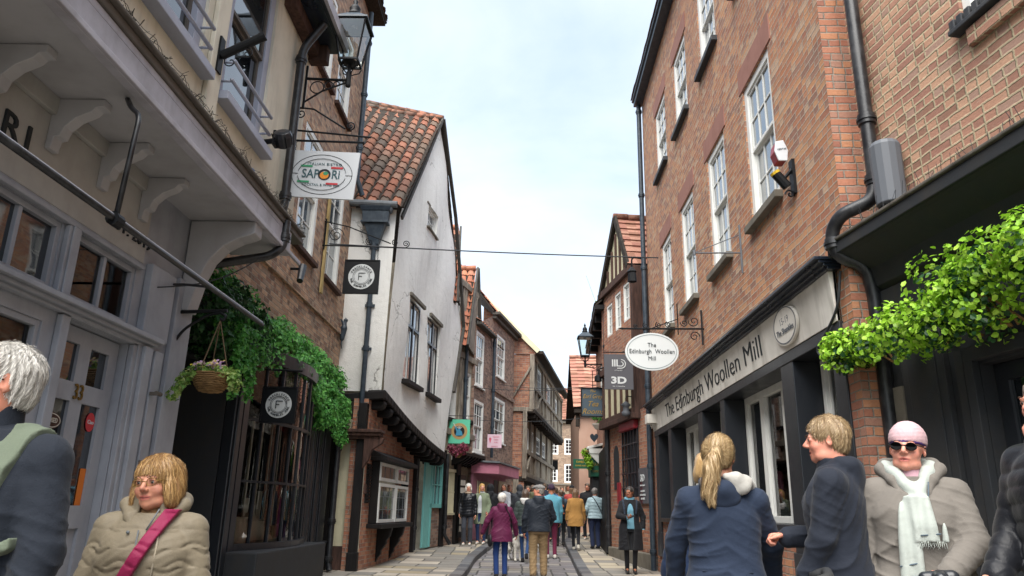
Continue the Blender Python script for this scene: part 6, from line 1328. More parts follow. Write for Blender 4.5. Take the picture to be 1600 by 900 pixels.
mb.build('barred_window', M['black_paint'], R2); MB().fb(G2, .9, 2.1, .0, .12, 3.1, 3.3).build('red_awning', M['red_paint'], R2, bevel=.02)
mb = MB(); a0, zc = 2.72, 2.6
mb.prism([G2.p(a0 - .22, .004, 1.8), G2.p(a0 + .22, .004, 1.8)] + [G2.p(a0 + .22 * math.cos(R(k)), .004, zc + .25 * math.sin(R(k))) for k in range(0, 181, 20)], G2.n * .01); mb.build('niche', M['black_matt'], R2)
for s in (.58, 2.35): tag(MB().fb(G2, s, s + .22, .01, .05, 1.45, 1.95).build('red_panel', M['red_paint'], R2), None)
MB().fb(G2, 0, G2.L, .0, .1, .1, .45).build('plinth', M['stone_sill'], R2, bevel=.02)
tg = thing('wall_lantern', 'black wall lantern high beside the drainpipe of the timbered house', 'lamp', (2.42, 16.3, 6.3))
mb = MB(); mb.lathe([(.05, .12), (.11, .14), (.09, .36), (.12, .38), (.03, .5)], (2.42, 16.3, 6.2), 6); mb.build('lantern', M['iron'], tg); MB().lathe([(.095, .16), (.085, .34)], (2.42, 16.3, 6.2), 6, sx=1.03, sy=1.03).build('glass', M['lantern_glass'], tg); MB().tube(arc([(2.7, 16.3, 6.9), (2.42, 16.3, 6.95), (2.42, 16.3, 6.7)]), .02, 6).build('arm', M['iron'], tg)
tg = thing('wall_lantern', 'small pale lantern hanging under the jetty beside the white shop sign corner', 'lamp', (2.3, 17.0, 3.4))
MB().lathe([(.04, .0), (.10, .03), (.10, .1), (.07, .12), (.07, .22), (.12, .26), (.02, .34)], (2.3, 17.0, 3.35), 12).build('lantern', M['grey_plastic'], tg, smooth=True); MB().tube(arc([(2.62, 17.0, 3.78), (2.3, 17.0, 3.82), (2.3, 17.0, 3.66)]), .012, 6).build('arm', M['iron'], tg)
tg = thing('menu_board', 'dark grey notice board with a white block emblem on the brick wall near the drainpipe', 'sign', G2.p(.5, .02, 1.8))
MB().fb(G2, .28, .84, .01, .05, 1.45, 2.2).build('board', M['sign_grey'], tg); mb = MB(); o_ = G2.p(.56, .055, 1.98)
put_text(mb, '3D', .2, o_, -G2.u, (0, 0, 1), .003, xs=1.2, off=.006); put_text(mb, 'No 11 Shambles', .05, o_ - Vector((0, 0, .15)), -G2.u, (0, 0, 1), .002)
for k in range(3): put_text(mb, ('CLOTHING', 'GIFTS & MORE', 'UPSTAIRS')[k], .06, o_ - Vector((0, 0, .27 + k * .08)), -G2.u, (0, 0, 1), .002)
mb.build('lettering', M['sign_white'], tg)

# ================================================================ houses further on the right
R3 = thing('dark_shop', 'narrow dark fronted house with overhanging eaves behind the street lamp', 'building', (2.3, 22, .3), GRP_B)
G3 = FRt((2.2, 19.5), (2.42, 25.2)); mb = MB(); wall(mb, G3, 0, 5.7, .1, 6.6, [(.8, 1.7, 4.4, 5.6), (2.6, 3.6, 4.4, 5.6)], .1); shell(mb, G3, 0, 5.7, 4, .1, 6.6); mb.build('wall', M['brick_orange'], R3)
for a, b in ((.8, 1.7), (2.6, 3.6)): window(G3, a, b, 4.4, 5.6, R3, 'white_sash', 'pane_sky', 2, 4, .02, .07)
mb = MB(); mb.fb(G3, -.2, 5.8, -.1, .35, 6.5, 6.62); mb.fb(G3, .1, 5.6, .0, .12, .1, 2.9)
for s in (.4, 1.4, 2.4, 3.4, 4.4): mb.fb(G3, s, s + .15, .0, .3, 6.3, 6.5)
mb.build('eaves', M['black_timber'], R3); roof('roof', 'tile_plain', R3, G3.p(-.2, .35, 6.65), G3.p(5.8, .35, 6.65), G3.p(-.2, -2, 8.6), G3.p(5.8, -2, 8.6), kind='plain'); MB().box(2.3, 2.42, 20.4, 20.55, 6.6, 8.2).tube([(2.36, 20.5, 8.1), (2.36, 20.5, 8.3)], .09, 8).build('flue_pipe', M['pipe_black'], R3)
mb = MB(); mb.prism([G3.p(.3, .35, 7.0), G3.p(.3, .55, 7.6), G3.p(.32, .25, 6.7)], (0, .03, 0)); tag(mb.build('pennant', M['grey_post'], loc=G3.p(.3, .4, 7)), 'small dark pennant jutting from the eaves above the street lamp', 'flag')
pipe('drainpipe', 'tall black drainpipe between the timbered house and the dark shop', [(2.13, 19.45, 6.9), (2.13, 19.45, .3)], .06, 'pipe_black', [((2.13, 19.45, z), (0, 0, 1)) for z in (.9, 2.2, 3.9, 5.5)])
R4 = thing('salmon_house', 'salmon painted house with brown tiled roof facing down the street', 'building', (3, 28, .4), GRP_B)
mb = MB(); mb.box(2.02, 8, 28, 33, .1, 4.95); mb.build('wall', M['salmon'], R4); mb = MB(); mb.box(1.84, 8, 27.75, 28.1, 4.78, 4.98); mb.box(1.9, 2.05, 27.9, 28.05, 4.3, 4.8); mb.build('eaves', M['dark_timber'], R4, bevel=.02)
roof('roof', 'tile_plain', R4, (1.8, 27.7, 4.98), (8, 27.7, 4.98), (1.8, 30.2, 7.35), (8, 30.2, 7.35), kind='plain', th=.25); roof('roof', 'tile_plain', R4, (8, 33, 4.98), (1.8, 33, 4.98), (8, 30.3, 7.35), (1.8, 30.3, 7.35), kind='plain', th=.25)
R5 = thing('green_shop', 'small shop with green sign box and white canopy below the tea sign', 'building', (2.1, 23, .3), GRP_B)
mb = MB(); mb.box(1.95, 2.45, 22.4, 23.2, 2.25, 2.8); mb.build('green_sign_box', M['green_paint'], R5, bevel=.01); mb = MB(); put_text(mb, 'TEA ROOMS', .13, (2.2, 22.39, 2.6), (1, 0, 0), (0, 0, 1), .003, xs=.6); put_text(mb, 'COFFEE & CAKES', .08, (2.2, 22.39, 2.4), (1, 0, 0), (0, 0, 1), .003, xs=.6); mb.build('lettering', M['gold'], R5)
mb = MB(); mb.prism([(1.85, 22.3, 3.1), (2.45, 22.3, 3.25), (2.45, 22.3, 3.18), (1.85, 22.3, 3.03)], (0, 1.2, 0)); mb.box(1.9, 2.45, 22.3, 23.4, 2.9, 3.05); mb.prism([(1.9, 22.32, 2.9), (2.2, 22.32, 2.6), (2.45, 22.32, 2.6), (2.45, 22.32, 2.9)], (0, .1, 0)); mb.build('white_canopy', M['white_sash'], R5, bevel=.01)
mb = MB(); mb.box(2.02, 2.5, 22.5, 23.5, .2, 2.3); mb.build('dark_doorway', M['black_matt'], R5)

# ================================================================ signs, lamps and other fittings
def hang(tg, y, xs, ztop, zs, mat='iron', r=.006):
    mb = MB()
    for x in xs:
        n = max(2, int((ztop - zs) / .03))
        for i in range(n):
            z = ztop - (ztop - zs) * (i + .5) / n; a = (i % 2) * math.pi / 2; mb.tube([(x + .012 * math.cos(t) * math.cos(a), y + .012 * math.cos(t) * math.sin(a), z + .02 * math.sin(t)) for t in [2 * math.pi * k / 8 for k in range(9)]], .0035, 4, cap=False)
    mb.build('chain', M[mat], tg)
# white bistro sign
tg = thing('hanging_sign', 'white rectangular sign with SAPORI between green and red bars', 'sign', (-2.4, 7.9, 4.7))
mb = MB(); mb.hexa([(-2.86, 7.89, 4.70), (-2.03, 7.89, 4.66), (-2.03, 7.915, 4.66), (-2.86, 7.915, 4.70), (-2.80, 7.89, 5.29), (-1.99, 7.89, 5.26), (-1.99, 7.915, 5.26), (-2.80, 7.915, 5.29)]); mb.build('board', M['white_board'], tg)
ux, uy, o_ = Vector((.82, 0, -.035)).normalized(), Vector((.03, 0, 1)).normalized(), Vector((-2.42, 7.887, 4.975))
mb = MB(); disc(mb, o_, ux, uy, .36, .255, -.003, 48, r0=.006)
for a0, a1 in ((8, 172), (188, 352)):
    P_ = [o_ + ux * .285 * math.cos(R(a)) + uy * .20 * math.sin(R(a)) - Vector((0, .003, 0)) for a in range(a0, a1 + 1, 6)]; mb.tube(P_, .003, 4)
mb.tube([o_ + ux * -.36, o_ + ux * -.28], .003, 4); mb.tube([o_ + ux * .36, o_ + ux * .28], .003, 4); mb.build('ring', M['ink'], tg)
mb = MB(); put_text(mb, 'SAP', .155, o_ + ux * -.135, ux, uy, .002, xs=.82, off=.002); put_text(mb, 'Ri', .155, o_ + ux * .165, ux, uy, .002, xs=.82, off=.002); put_text(mb, 'ITALIAN BISTRO', .045, o_ + uy * .13 + ux * .02, ux, uy, .002, xs=1.1, font_sp=1.15); put_text(mb, 'COCKTAIL & WINE BAR', .04, o_ + uy * -.135, ux, uy, .002, xs=.95, font_sp=1.1); mb.build('lettering', M['ink_teal'], tg)
mb = MB(); K_ = Vector((0, -.002, 0)); disc(mb, o_ + ux * .03 + K_, ux, uy, .075, .07, -.002, 28, r0=.024); mb.build('emblem_ring', M['ink'], tg); mb = MB(); disc(mb, o_ + ux * .03 + K_ * 2 - uy * .012, ux, uy, .052, .045, -.002, 24); mb.build('emblem_disc', M['sign_orange'], tg); mb = MB(); disc(mb, o_ + ux * .045 + K_ * 3 + uy * .012, ux, uy, .030, .022, -.002, 16); mb.build('emblem_fruit', M['sign_green'], tg)
for m_, L_ in (('sign_green', ((-.19, .10), (-.21, -.10))), ('sign_red', ((.17, .09), (.13, -.115)))):
    mb = MB()
    for a, b in L_: c = o_ + ux * a + uy * b; mb.hexa([c + ux * i + uy * j + Vector((0, k, 0)) for k in (-.003, 0) for i, j in ((-.07, -.012), (.07, -.012), (.07, .012), (-.07, .012))])
    mb.build('colour_bar', M[m_], tg)
mb = MB(); mb.tube([(-2.84, 7.9, 5.42), (-1.95, 7.9, 5.40)], .014, 6); mb.tube([(-2.84, 7.9, 5.56), (-1.88, 7.9, 5.47)], .012, 6); mb.tube([(-2.84, 7.9, 5.56), (-2.82, 7.9, 5.95)], .016, 6); mb.tube([(-2.78, 7.9, 5.86), (-2.6, 7.9, 5.84), (-2.2, 7.9, 5.58)], .011, 6); mb.tube(scroll((-2.75, 7.9, 5.78), Vector((1, 0, 0)), Vector((0, 0, 1)), .075, 1.6, 1.2), .009, 5); mb.tube(scroll((-2.14, 7.9, 5.62), Vector((1, 0, 0)), Vector((0, 0, 1)), .06, 1.6, -1.5), .009, 5); mb.build('bracket', M['iron'], tg)
hang(tg, 7.9, (-2.77, -2.03), 5.42, 5.27)
# round sign boards of the bow-window shop
def fsign(y, x0, x1, z0, z1, label):
    tg = thing('hanging_sign', label, 'sign', ((x0 + x1) / 2, y, z0)); MB().box(x0, x1, y, y + .03, z0, z1).build('board', M['sign_black'], tg, bevel=.003)
    mb = MB()
    for a, b, c, e in ((x0, x1, z0, z0 + .02), (x0, x1, z1 - .02, z1), (x0, x0 + .02, z0 + .02, z1 - .02), (x1 - .02, x1, z0 + .02, z1 - .02)): mb.box(a, b, y - .012, y + .042, c, e)
    mb.build('frame', M['iron'], tg); c = Vector(((x0 + x1) / 2, y - .001, (z0 + z1) / 2)); r = (x1 - x0) * .37; ux, uy = Vector((1, 0, 0)), Vector((0, 0, 1))
    mb = MB(); disc(mb, c, ux, uy, r, r, -.004, 40); mb.build('disc', M['sign_white'], tg); mb = MB(); c2 = c - Vector((0, .0045, 0)); disc(mb, c2, ux, uy, r * .66, r * .66, -.002, 36, r0=.007); disc(mb, c2, ux, uy, r * .56, r * .56, -.002, 36, r0=.004)
    ring_text(mb, 'FRECKLEFACE', r * .24, r * .80, c2, ux, uy, 160, 20); ring_text(mb, 'THE SHAMBLES YORK', r * .22, r * .80, c2, ux, uy, 190, 350, inward=True)
    mb.bar(c2 + ux * -r * .2 + uy * -r * .28, c2 + ux * -r * .2 + uy * r * .28, .01); mb.bar(c2 + ux * -r * .2 + uy * r * .28, c2 + ux * r * .3 + uy * r * .28, .01); mb.bar(c2 + ux * -r * .2 + uy * r * .02, c2 + ux * r * .05 + uy * r * .02, .01); mb.build('lettering', M['ink'], tg); return tg
tg = fsign(12.7, -3.31, -2.67, 4.92, 5.56, 'square black sign with white disc hanging from a scrolled bracket by the white house')
mb = MB(); mb.tube([(-3.75, 12.7, 5.83), (-2.2, 12.7, 5.80)], .012, 6); mb.tube([(-3.75, 12.7, 6.3), (-3.3, 12.7, 6.2), (-2.5, 12.7, 5.88)], .011, 6); mb.tube([(-3.72, 12.7, 5.75), (-3.72, 12.7, 6.35)], .016, 6)
for c, r, a0 in (((-3.52, 12.7, 6.03), .15, 0), ((-2.9, 12.7, 5.91), .07, 2), ((-2.42, 12.7, 5.9), .06, 2), ((-2.22, 12.7, 5.88), .07, -1.5)): mb.tube(scroll(c, Vector((1, 0, 0)), Vector((0, 0, 1)), r, 1.7, a0), .009, 5)
mb.build('bracket', M['iron'], tg); hang(tg, 12.7, (-2.72,), 5.8, 5.56)
tg = fsign(9.6, -3.43, -2.97, 2.27, 2.74, 'square black sign with white disc hanging in front of the bow window under the ivy')
mb = MB(); mb.tube([(-3.62, 9.6, 2.97), (-2.93, 9.6, 2.95)], .014, 6); mb.tube([(-3.4, 9.6, 2.96), (-3.4, 9.6, 2.74)], .006, 5); mb.tube([(-3.0, 9.6, 2.96), (-3.0, 9.6, 2.74)], .006, 5); mb.build('bracket', M['iron'], tg)
tag(MB().fb(F2, 12.70, 12.80, .02, .06, 4.93, 7.4).build('wooden_batten', M['batten'], loc=F2.p(12.75, .04, 4.93), bevel=.005), 'pale yellow timber batten fixed upright between the two sash windows', 'batten')
tg = thing('spot_light', 'small black spotlight on the brick wall below the white sign', 'lamp', F2.p(11.1, .1, 4.75))
mb = MB(); mb.tube([F2.p(11.1, 0, 4.85), F2.p(11.1, .14, 4.85)], .02, 6); mb.build('arm', M['iron'], tg); mb = MB(); mb.tube([F2.p(11.0, .2, 4.62), F2.p(11.2, .16, 4.92)], [.05, .065], 10); mb.build('head', M['black_paint'], tg)
# lamps
def lamp(label, c, wall_x, S=1.0, top_z=0.0):
    c = Vector(c); tg = thing('street_lamp', label, 'street lamp', c, 'wall lanterns'); x, y, z = c; h = .55 * S; a, b = .20 * S, .115 * S
    V = lambda i, j, k: Vector((x + i, y + j, z + k)); mb = MB()
    cr_ = lambda r, zz: [V(r, r, zz), V(-r, r, zz), V(-r, -r, zz), V(r, -r, zz)]
    for i in range(4):
        A, B = cr_(a, h)[i], cr_(b, 0)[i]; mb.bar(A, B, .018 * S)
        mb.bar(cr_(a, h)[i], cr_(a, h)[(i + 1) % 4], .026 * S); mb.bar(cr_(b, 0)[i], cr_(b, 0)[(i + 1) % 4], .026 * S)
    mb.build('frame', M['iron'], tg)
    mb = MB()
    for i in range(4): j = (i + 1) % 4; mb.face([cr_(a - .004, h)[i], cr_(a - .004, h)[j], cr_(b - .004, 0)[j], cr_(b - .004, 0)[i]])
    mb.build('glass', M['shop_glass'], tg)
    mb = MB(); t1, t2 = cr_(a + .02, h + .01), cr_(a * .42, h + .15 * S); mb.hexa(t1 + t2); mb.hexa(cr_(a + .025, h - .005) + cr_(a + .025, h + .015)); mb.build('roof', M['pipe_blue'], tg)
    mb = MB(); mb.lathe([(.085 * S, h + .15 * S), (.085 * S, h + .19 * S), (.06 * S, h + .23 * S), (.075 * S, h + .26 * S), (.05 * S, h + .31 * S), (.02 * S, h + .33 * S), (.035 * S, h + .37 * S), (.012 * S, h + .42 * S), (.004, h + .45 * S)], c, 12); mb.build('finial', M['iron'], tg, smooth=True)
    mb = MB(); mb.box(x - a * .9, x + a * .9, y - a * .9, y + a * .9, z + h - .02, z + h - .012); mb.lathe([(.05 * S, h - .05), (.05 * S, h - .02)], c, 12); mb.build('reflector', M['lamp_frost'], tg)
    mb = MB(); mb.lathe([(.03 * S, -.34 * S), (.035 * S, -.32 * S), (.035 * S, -.14 * S), (.022 * S, -.12 * S), (.022 * S, -.02 * S), (.11 * S, .0)], c, 10)
    for k in range(4):
        d = Vector((math.cos(math.pi / 4 + k * math.pi / 2), math.sin(math.pi / 4 + k * math.pi / 2), 0)); mb.tube([c + d * r * S + Vector((0, 0, zz * S)) for r, zz in ((.15, .0), (.17, -.03), (.14, -.09), (.08, -.13), (.03, -.17), (.03, -.2))], .008 * S, 5)
    mb.build('cradle', M['iron'], tg)
    mb = MB(); zb = z - .25 * S; sg = 1 if wall_x > x else -1
    mb.tube([(x, y, zb), (wall_x, y, zb + .02)], .018 * S, 6); mb.tube([(wall_x, y, zb + .2 * S), (wall_x, y, zb - .4 * S)], .018 * S, 6); mb.tube([(x, y, zb - .02), (x + (wall_x - x) * .6, y, zb - .16 * S), (wall_x, y, zb - .32 * S)], .012 * S, 6)
    for t_, r in ((.72, .085), (.45, .055), (.27, .035)): cc = Vector((x + (wall_x - x) * t_, y, zb - .02 - r * S)); mb.tube([cc + Vector((r * S * math.cos(q_), 0, r * S * math.sin(q_))) for q_ in [2 * math.pi * k / 14 for k in range(15)]], .008 * S, 5)
    mb.build('bracket', M['iron'], tg); return tg
lamp('black four sided gas style lantern on a scrolled arm above the white sign', (-2.30, 8.2, 6.68), -2.84, 1.0)
lamp('black lantern on an arm further down the street beside the tea room sign', (1.60, 19.7, 5.28), 2.2, .92)
# oval sign
tg = thing('hanging_sign', 'white oval sign with three lines of grey lettering on an iron bracket', 'sign', (2.0, 11.2, 3.3)); ux, uy = Vector((1, 0, 0)), Vector((.02, 0, 1)).normalized(); o_ = Vector((1.935, 11.2, 3.63))
mb = MB(); disc(mb, o_ + Vector((0, .002, 0)), ux, uy, .41, .295, -.03, 56); mb.build('board', M['sign_white'], tg, bevel=.003); mb = MB(); disc(mb, o_ - Vector((0, .001, 0)), ux, uy, .38, .268, -.002, 56, r0=.006); mb.build('ring', M['ink_teal'], tg)
mb = MB(); [put_text(mb, a, .096, o_ + uy * b + Vector((0, -.003, 0)), ux, uy, .002, xs=.84, off=0, font_sp=1.06) for a, b in (('The', .10), ('Edinburgh  Woollen', .0), ('Mill', -.11))]; mb.build('lettering', M['ink'], tg)
mb = MB(); mb.tube([(2.75, 11.2, 4.0), (1.5, 11.2, 3.985)], .014, 6); mb.tube([(2.72, 11.2, 3.75), (2.72, 11.2, 4.3)], .014, 6); mb.tube([(2.35, 11.2, 3.9), (2.35, 11.2, 4.4)], .009, 5); mb.tube([(2.35, 11.2, 4.15), (1.95, 11.2, 4.0)], .008, 5); mb.tube([(1.5, 11.2, 3.985), (1.42, 11.2, 3.99)], [.02, .002], 6)
for c, r, a0 in (((2.6, 11.2, 4.12), .09, 3), ((2.6, 11.2, 3.88), .08, 0), ((2.45, 11.2, 4.09), .06, 3), ((2.2, 11.2, 4.06), .05, 2), ((2.05, 11.2, 4.05), .05, 2), ((1.85, 11.2, 4.04), .045, 2), ((1.7, 11.2, 4.03), .035, 2)): mb.tube(scroll(c, ux, Vector((0, 0, 1)), r, 1.5, a0), .008, 5)
mb.build('bracket', M['iron'], tg)
tg = thing('empty_bracket', 'empty iron sign bracket on the red brick wall between the sash windows', 'bracket', (2.5, 9.0, 4.5)); mb = MB(); mb.tube([(2.74, 9.0, 4.2), (2.74, 9.0, 4.85)], .014, 6); mb.tube([(2.74, 9.0, 4.47), (2.14, 9.0, 4.46)], .01, 6); mb.tube([(2.74, 9.0, 4.72), (2.16, 9.0, 4.47)], .006, 5); mb.tube([(2.14, 9.0, 4.43), (2.14, 9.0, 4.5)], .02, 6); mb.build('arms', M['grey_plastic'], tg)
# grey 3D sign
tg = thing('hanging_sign', 'dark grey projecting sign with two white emblems one above the other', 'sign', (2.1, 16.6, 3.9)); MB().box(1.78, 2.43, 16.6, 16.64, 3.90, 4.70).build('board', M['sign_grey'], tg, bevel=.003)
mb = MB(); ux, uy = Vector((1, 0, 0)), Vector((0, 0, 1)); c = Vector((2.1, 16.598, 4.48))
for i in range(3): mb.bar(c + ux * (-.13 + i * .05) + uy * .10, c + ux * (-.13 + i * .05) + uy * (-.06 + .0 * i), .03, .003, up=(0, 1, 0))
for r in (.10, .05): mb.tube([c + ux * (.06 + r * math.cos(R(a))) + uy * (.0 + r * math.sin(R(a))) for a in range(-90, 100, 15)], .014, 4); mb.tube([c + ux * (-.03 + .0 * r) + uy * -r, c + ux * .06 + uy * -r], .014, 4)
put_text(mb, 'LITTLE BITS', .035, c - uy * .15, ux, uy, .002); c2 = Vector((2.1, 16.598, 4.10)); put_text(mb, '3D', .21, c2, ux, uy, .003, xs=1.35, off=.008); put_text(mb, 'No. 11 Shambles', .04, c2 - uy * .13, ux, uy, .002); mb.build('emblem', M['sign_white'], tg)
mb = MB(); mb.tube([(2.66, 16.62, 4.75), (1.76, 16.62, 4.75)], .012, 6); mb.tube([(2.66, 16.62, 4.95), (2.2, 16.62, 4.76)], .008, 5); mb.build('bracket', M['iron'], tg)
# tea sign
tg = thing('hanging_sign', 'slate grey tea room sign with gilt script lettering', 'sign', (1.8, 19.75, 3.7)); MB().box(1.50, 2.08, 19.75, 19.79, 3.68, 4.42).build('board', M['sign_slate'], tg); mb = MB()
for a, b, c_, e in ((1.48, 2.10, 3.66, 3.69), (1.48, 2.10, 4.41, 4.44), (1.48, 1.51, 3.69, 4.41), (2.07, 2.10, 3.69, 4.41)): mb.box(a, b, 19.73, 19.80, c_, e)
mb.tube([(1.8, 19.77, 4.44), (1.8, 19.77, 4.9), (2.13, 19.77, 4.9)], .012, 5); mb.build('frame', M['iron'], tg)
mb = MB()
for t_, z, sz in (('The', 4.34, .1), ('Earl Grey', 4.2, .16), ('Tea', 4.0, .2), ('Rooms', 3.8, .2)): put_text(mb, t_, sz, (1.79, 19.747, z), (1, 0, 0), (0, 0, 1), .002, shear=.35, xs=.85 if len(t_) > 6 else 1)
mb.build('lettering', M['gold'], tg)
tg = thing('flood_light', 'black floodlight on an arm above the tea room sign', 'lamp', (1.95, 19.5, 4.6)); mb = MB(); mb.tube([(2.13, 19.5, 4.95), (1.95, 19.5, 4.9), (1.93, 19.5, 4.7)], .02, 6); mb.lathe([(.05, -.1), (.10, -.08), (.09, .05), (.04, .09)], (1.92, 19.5, 4.65), 10); mb.build('head', M['iron'], tg)
# mint sign with figure
tg = thing('hanging_sign', 'mint green sign with a crowned figure raising a torch inside a tan ring', 'sign', (-1.85, 21.2, 3.0)); MB().box(-2.15, -1.55, 21.2, 21.23, 3.03, 3.70).build('board', M['sign_mint'], tg); c = Vector((-1.85, 21.197, 3.37)); mb = MB(); disc(mb, c, ux, uy, .23, .23, -.002, 32); mb.build('ring', M['sign_tan'], tg); mb = MB(); disc(mb, c + Vector((0, -.003, 0)), ux, uy, .15, .15, -.002, 28); mb.build('disc', M['sign_black'], tg)
mb = MB(); c3 = c + Vector((0, -.006, 0)); mb.prism([c3 + ux * a + uy * b for a, b in ((-.1, -.13), (.1, -.12), (.07, 0), (.03, .02), (.03, .07), (-.03, .08), (-.04, .02), (-.1, .14), (-.13, .12), (-.08, -.02))], (0, -.003, 0)); mb.build('figure', M['sign_blue'], tg)
mb = MB()
for k in range(5): a = R(40 + k * 25); mb.bar(c3 + uy * .05 + ux * .04 * math.cos(a) + uy * .04 * math.sin(a), c3 + uy * .05 + ux * .1 * math.cos(a) + uy * .1 * math.sin(a), .012)
mb.bar(c3 + ux * -.12 + uy * .13, c3 + ux * -.17 + uy * .22, .02); disc(mb, c3 + uy * .06, ux, uy, .03, .035, -.004, 12); mb.build('crown_and_torch', M['paper'], tg); mb = MB(); mb.tube([(-2.2, 21.2, 3.8), (-1.4, 21.2, 3.8)], .01, 5); mb.tube([(-2.1, 21.2, 3.8), (-2.1, 21.2, 3.7)], .005, 4); mb.tube([(-1.6, 21.2, 3.8), (-1.6, 21.2, 3.7)], .005, 4); mb.build('bracket', M['iron'], tg)
tg = thing('hanging_sign', 'pale pink ice cream sign over the pink shop', 'sign', (-1.0, 24.3, 3.2)); MB().box(-1.2, -.74, 24.3, 24.33, 3.17, 3.60).build('board', M['sign_pinkish'], tg); mb = MB(); c = Vector((-1.11, 24.297, 3.42))
mb.prism([c + ux * a + uy * b for a, b in ((-.03, 0), (.03, 0), (0, -.12))], (0, -.002, 0)); disc(mb, c + uy * .03, ux, uy, .04, .045, -.003, 14)
for k, (t_, s_) in enumerate((('Icecream', .07), ('Gelato', .07), ('Waffles', .06))): put_text(mb, t_, s_, (-.92, 24.297, 3.52 - k * .09), ux, uy, .002, xs=.8)
put_text(mb, 'DESSERTS', .05, (-.97, 24.297, 3.21), ux, uy, .002); mb.build('lettering', M['rose'], tg)
mb = MB(); mb.tube([T5.p(1.9, 0, 3.66), (-.7, 24.31, 3.66)], .01, 5); mb.build('bracket', M['iron'], tg)
tg = thing('card_rack', 'tall black board of pale cards beside the cream barred window', 'display board', T4.p(2.2, .2, .3)); MB().fb(T4, 1.9, 2.35, .14, .18, .5, 2.2).build('board', M['sign_black'], tg); mb = MB()
for i in range(7):
    for j in range(2): mb.fb(T4, 1.93 + j * .2, 2.1 + j * .2, .181, .19, .65 + i * .21, .8 + i * .21)
mb.build('cards', M['paper'], tg)
tg = thing('hanging_sign', 'small black square sign at the far end of the street', 'sign', (1.6, 42, 4)); MB().box(1.42, 1.86, 42, 42.04, 3.45, 3.98).build('board', M['sign_black'], tg); MB().box(1.4, 1.9, 42.01, 42.03, 4.0, 4.02).build('bracket', M['iron'], tg)
tg = thing('hanging_sign', 'small green and yellow sign below the salmon house', 'sign', (1.9, 27, 2.9)); MB().box(1.74, 2.35, 27, 27.04, 2.72, 3.05).build('board', M['green_paint'], tg); mb = MB(); put_text(mb, 'SWEETS', .11, (2.04, 26.99, 2.95), ux, uy, .002); put_text(mb, 'TOFFEE FUDGE', .07, (2.04, 26.99, 2.82), ux, uy, .002); mb.build('lettering', M['yellow'], tg)
tg = thing('hanging_sign', 'dark heart shaped sign above the white canopy', 'sign', (2.0, 22.2, 3.3)); mb = MB(); mb.prism([Vector((2.05 + .0075 * (16 * math.sin(t) ** 3), 22.2, 3.36 + .009 * (13 * math.cos(t) - 5 * math.cos(2 * t) - 2 * math.cos(3 * t) - math.cos(4 * t)))) for t in [2 * math.pi * k / 30 for k in range(30)]], (0, .04, 0)); mb.build('board', M['pipe_blue'], tg)
# wires
def wire(a, b, sag, label, r=.008):
    a, b = Vector(a), Vector(b); tag(MB().tube([a.lerp(b, t) + Vector((0, 0, -4 * sag * t * (1 - t))) for t in [i / 20 for i in range(21)]], r, 5, False).build('overhead_wire', M['wire'], loc=a), label, 'wire')
wire((-3.7, 12.95, 5.95), (2.72, 14.6, 6.34), .03, 'overhead wire crossing the sky from the brick shop to the red brick house', .013)
wire((-1.55, 23.0, 4.9), (2.1, 19.6, 4.45), .1, 'thin overhead wire crossing above the mint sign to the tea room sign')
wire((-1.5, 23.4, 3.95), (2.12, 21.5, 3.9), .1, 'lower thin overhead wire across the far street')
wire((-.9, 26.0, 5.5), (2.3, 24.0, 5.2), .12, 'thin overhead wire in front of the timber framed house')
# climbing cat on the corner
D = SDF(); D.cone((0, 0, 0), (0, .02, .2), .05, .065, .03); D.cone((0, .02, .2), (0, .03, .32), .055, .04, .03); D.ell((0, .045, .37), (.04, .045, .04), .015)
for sx in (-1, 1): D.cone((sx * .02, .05, .39), (sx * .028, .045, .43), .012, .004, .008); D.cone((sx * .03, .01, .28), (sx * .05, -.04, .38), .02, .014, .015); D.cone((sx * .03, 0, .04), (sx * .05, -.04, .12), .025, .016, .015)
D.chain([(0, -.0, -.02), (.02, .0, -.12), (-.02, .0, -.2)], [.02, .014, .01], .01)
V, Q = D.mesh(.008); tag(npmesh('cat_sculpture', V @ np.array([[0, -1, 0], [1, 0, 0], [0, 0, 1.]]) * np.array([1, 1, 1]) + np.array([-3.68, 14.42, 4.48]), Q, M['pipe_blue'], None, True, loc=(-3.68, 14.42, 4.48)), 'dark cat sculpture climbing the brick corner above the ivy', 'sculpture')

# ---------------------------------------------------------------- leaves
def leaf_cloud(name, C, N, S, mat, par=None, shape='oval', fold=.25, loc=None, seed=1):
    r = np.random.default_rng(seed); n = len(C); N = N / (np.linalg.norm(N, axis=1, keepdims=True) + 1e-9); T = r.normal(size=(n, 3)); T[:, 2] -= .6; T -= N * (T * N).sum(1, keepdims=True); T /= np.linalg.norm(T, axis=1, keepdims=True); B = np.cross(N, T)
    if shape == 'oval': pts = [(0, 0, 0), (.35, .38, 1), (.75, .36, 1), (1.0, 0, 0), (.75, -.36, 1), (.35, -.38, 1)]; Fc = [(0, 1, 2, 3), (0, 3, 4, 5)]
    else: pts = [(0, 0, 0), (.18, .5, 1), (.55, .22, .6), (1.0, 0, 0), (.55, -.22, .6), (.18, -.5, 1)]; Fc = [(0, 1, 2, 3), (0, 3, 4, 5)]
    V = np.stack([C + (T * a + B * b + N * (k * fold * abs(b))) * S[:, None] for a, b, k in pts], 1).reshape(-1, 3)
    F_ = (np.array(Fc)[None] + (np.arange(n) * 6)[:, None, None]).reshape(-1, 4); return npmesh(name, V, F_, mat, par, False, loc=loc)
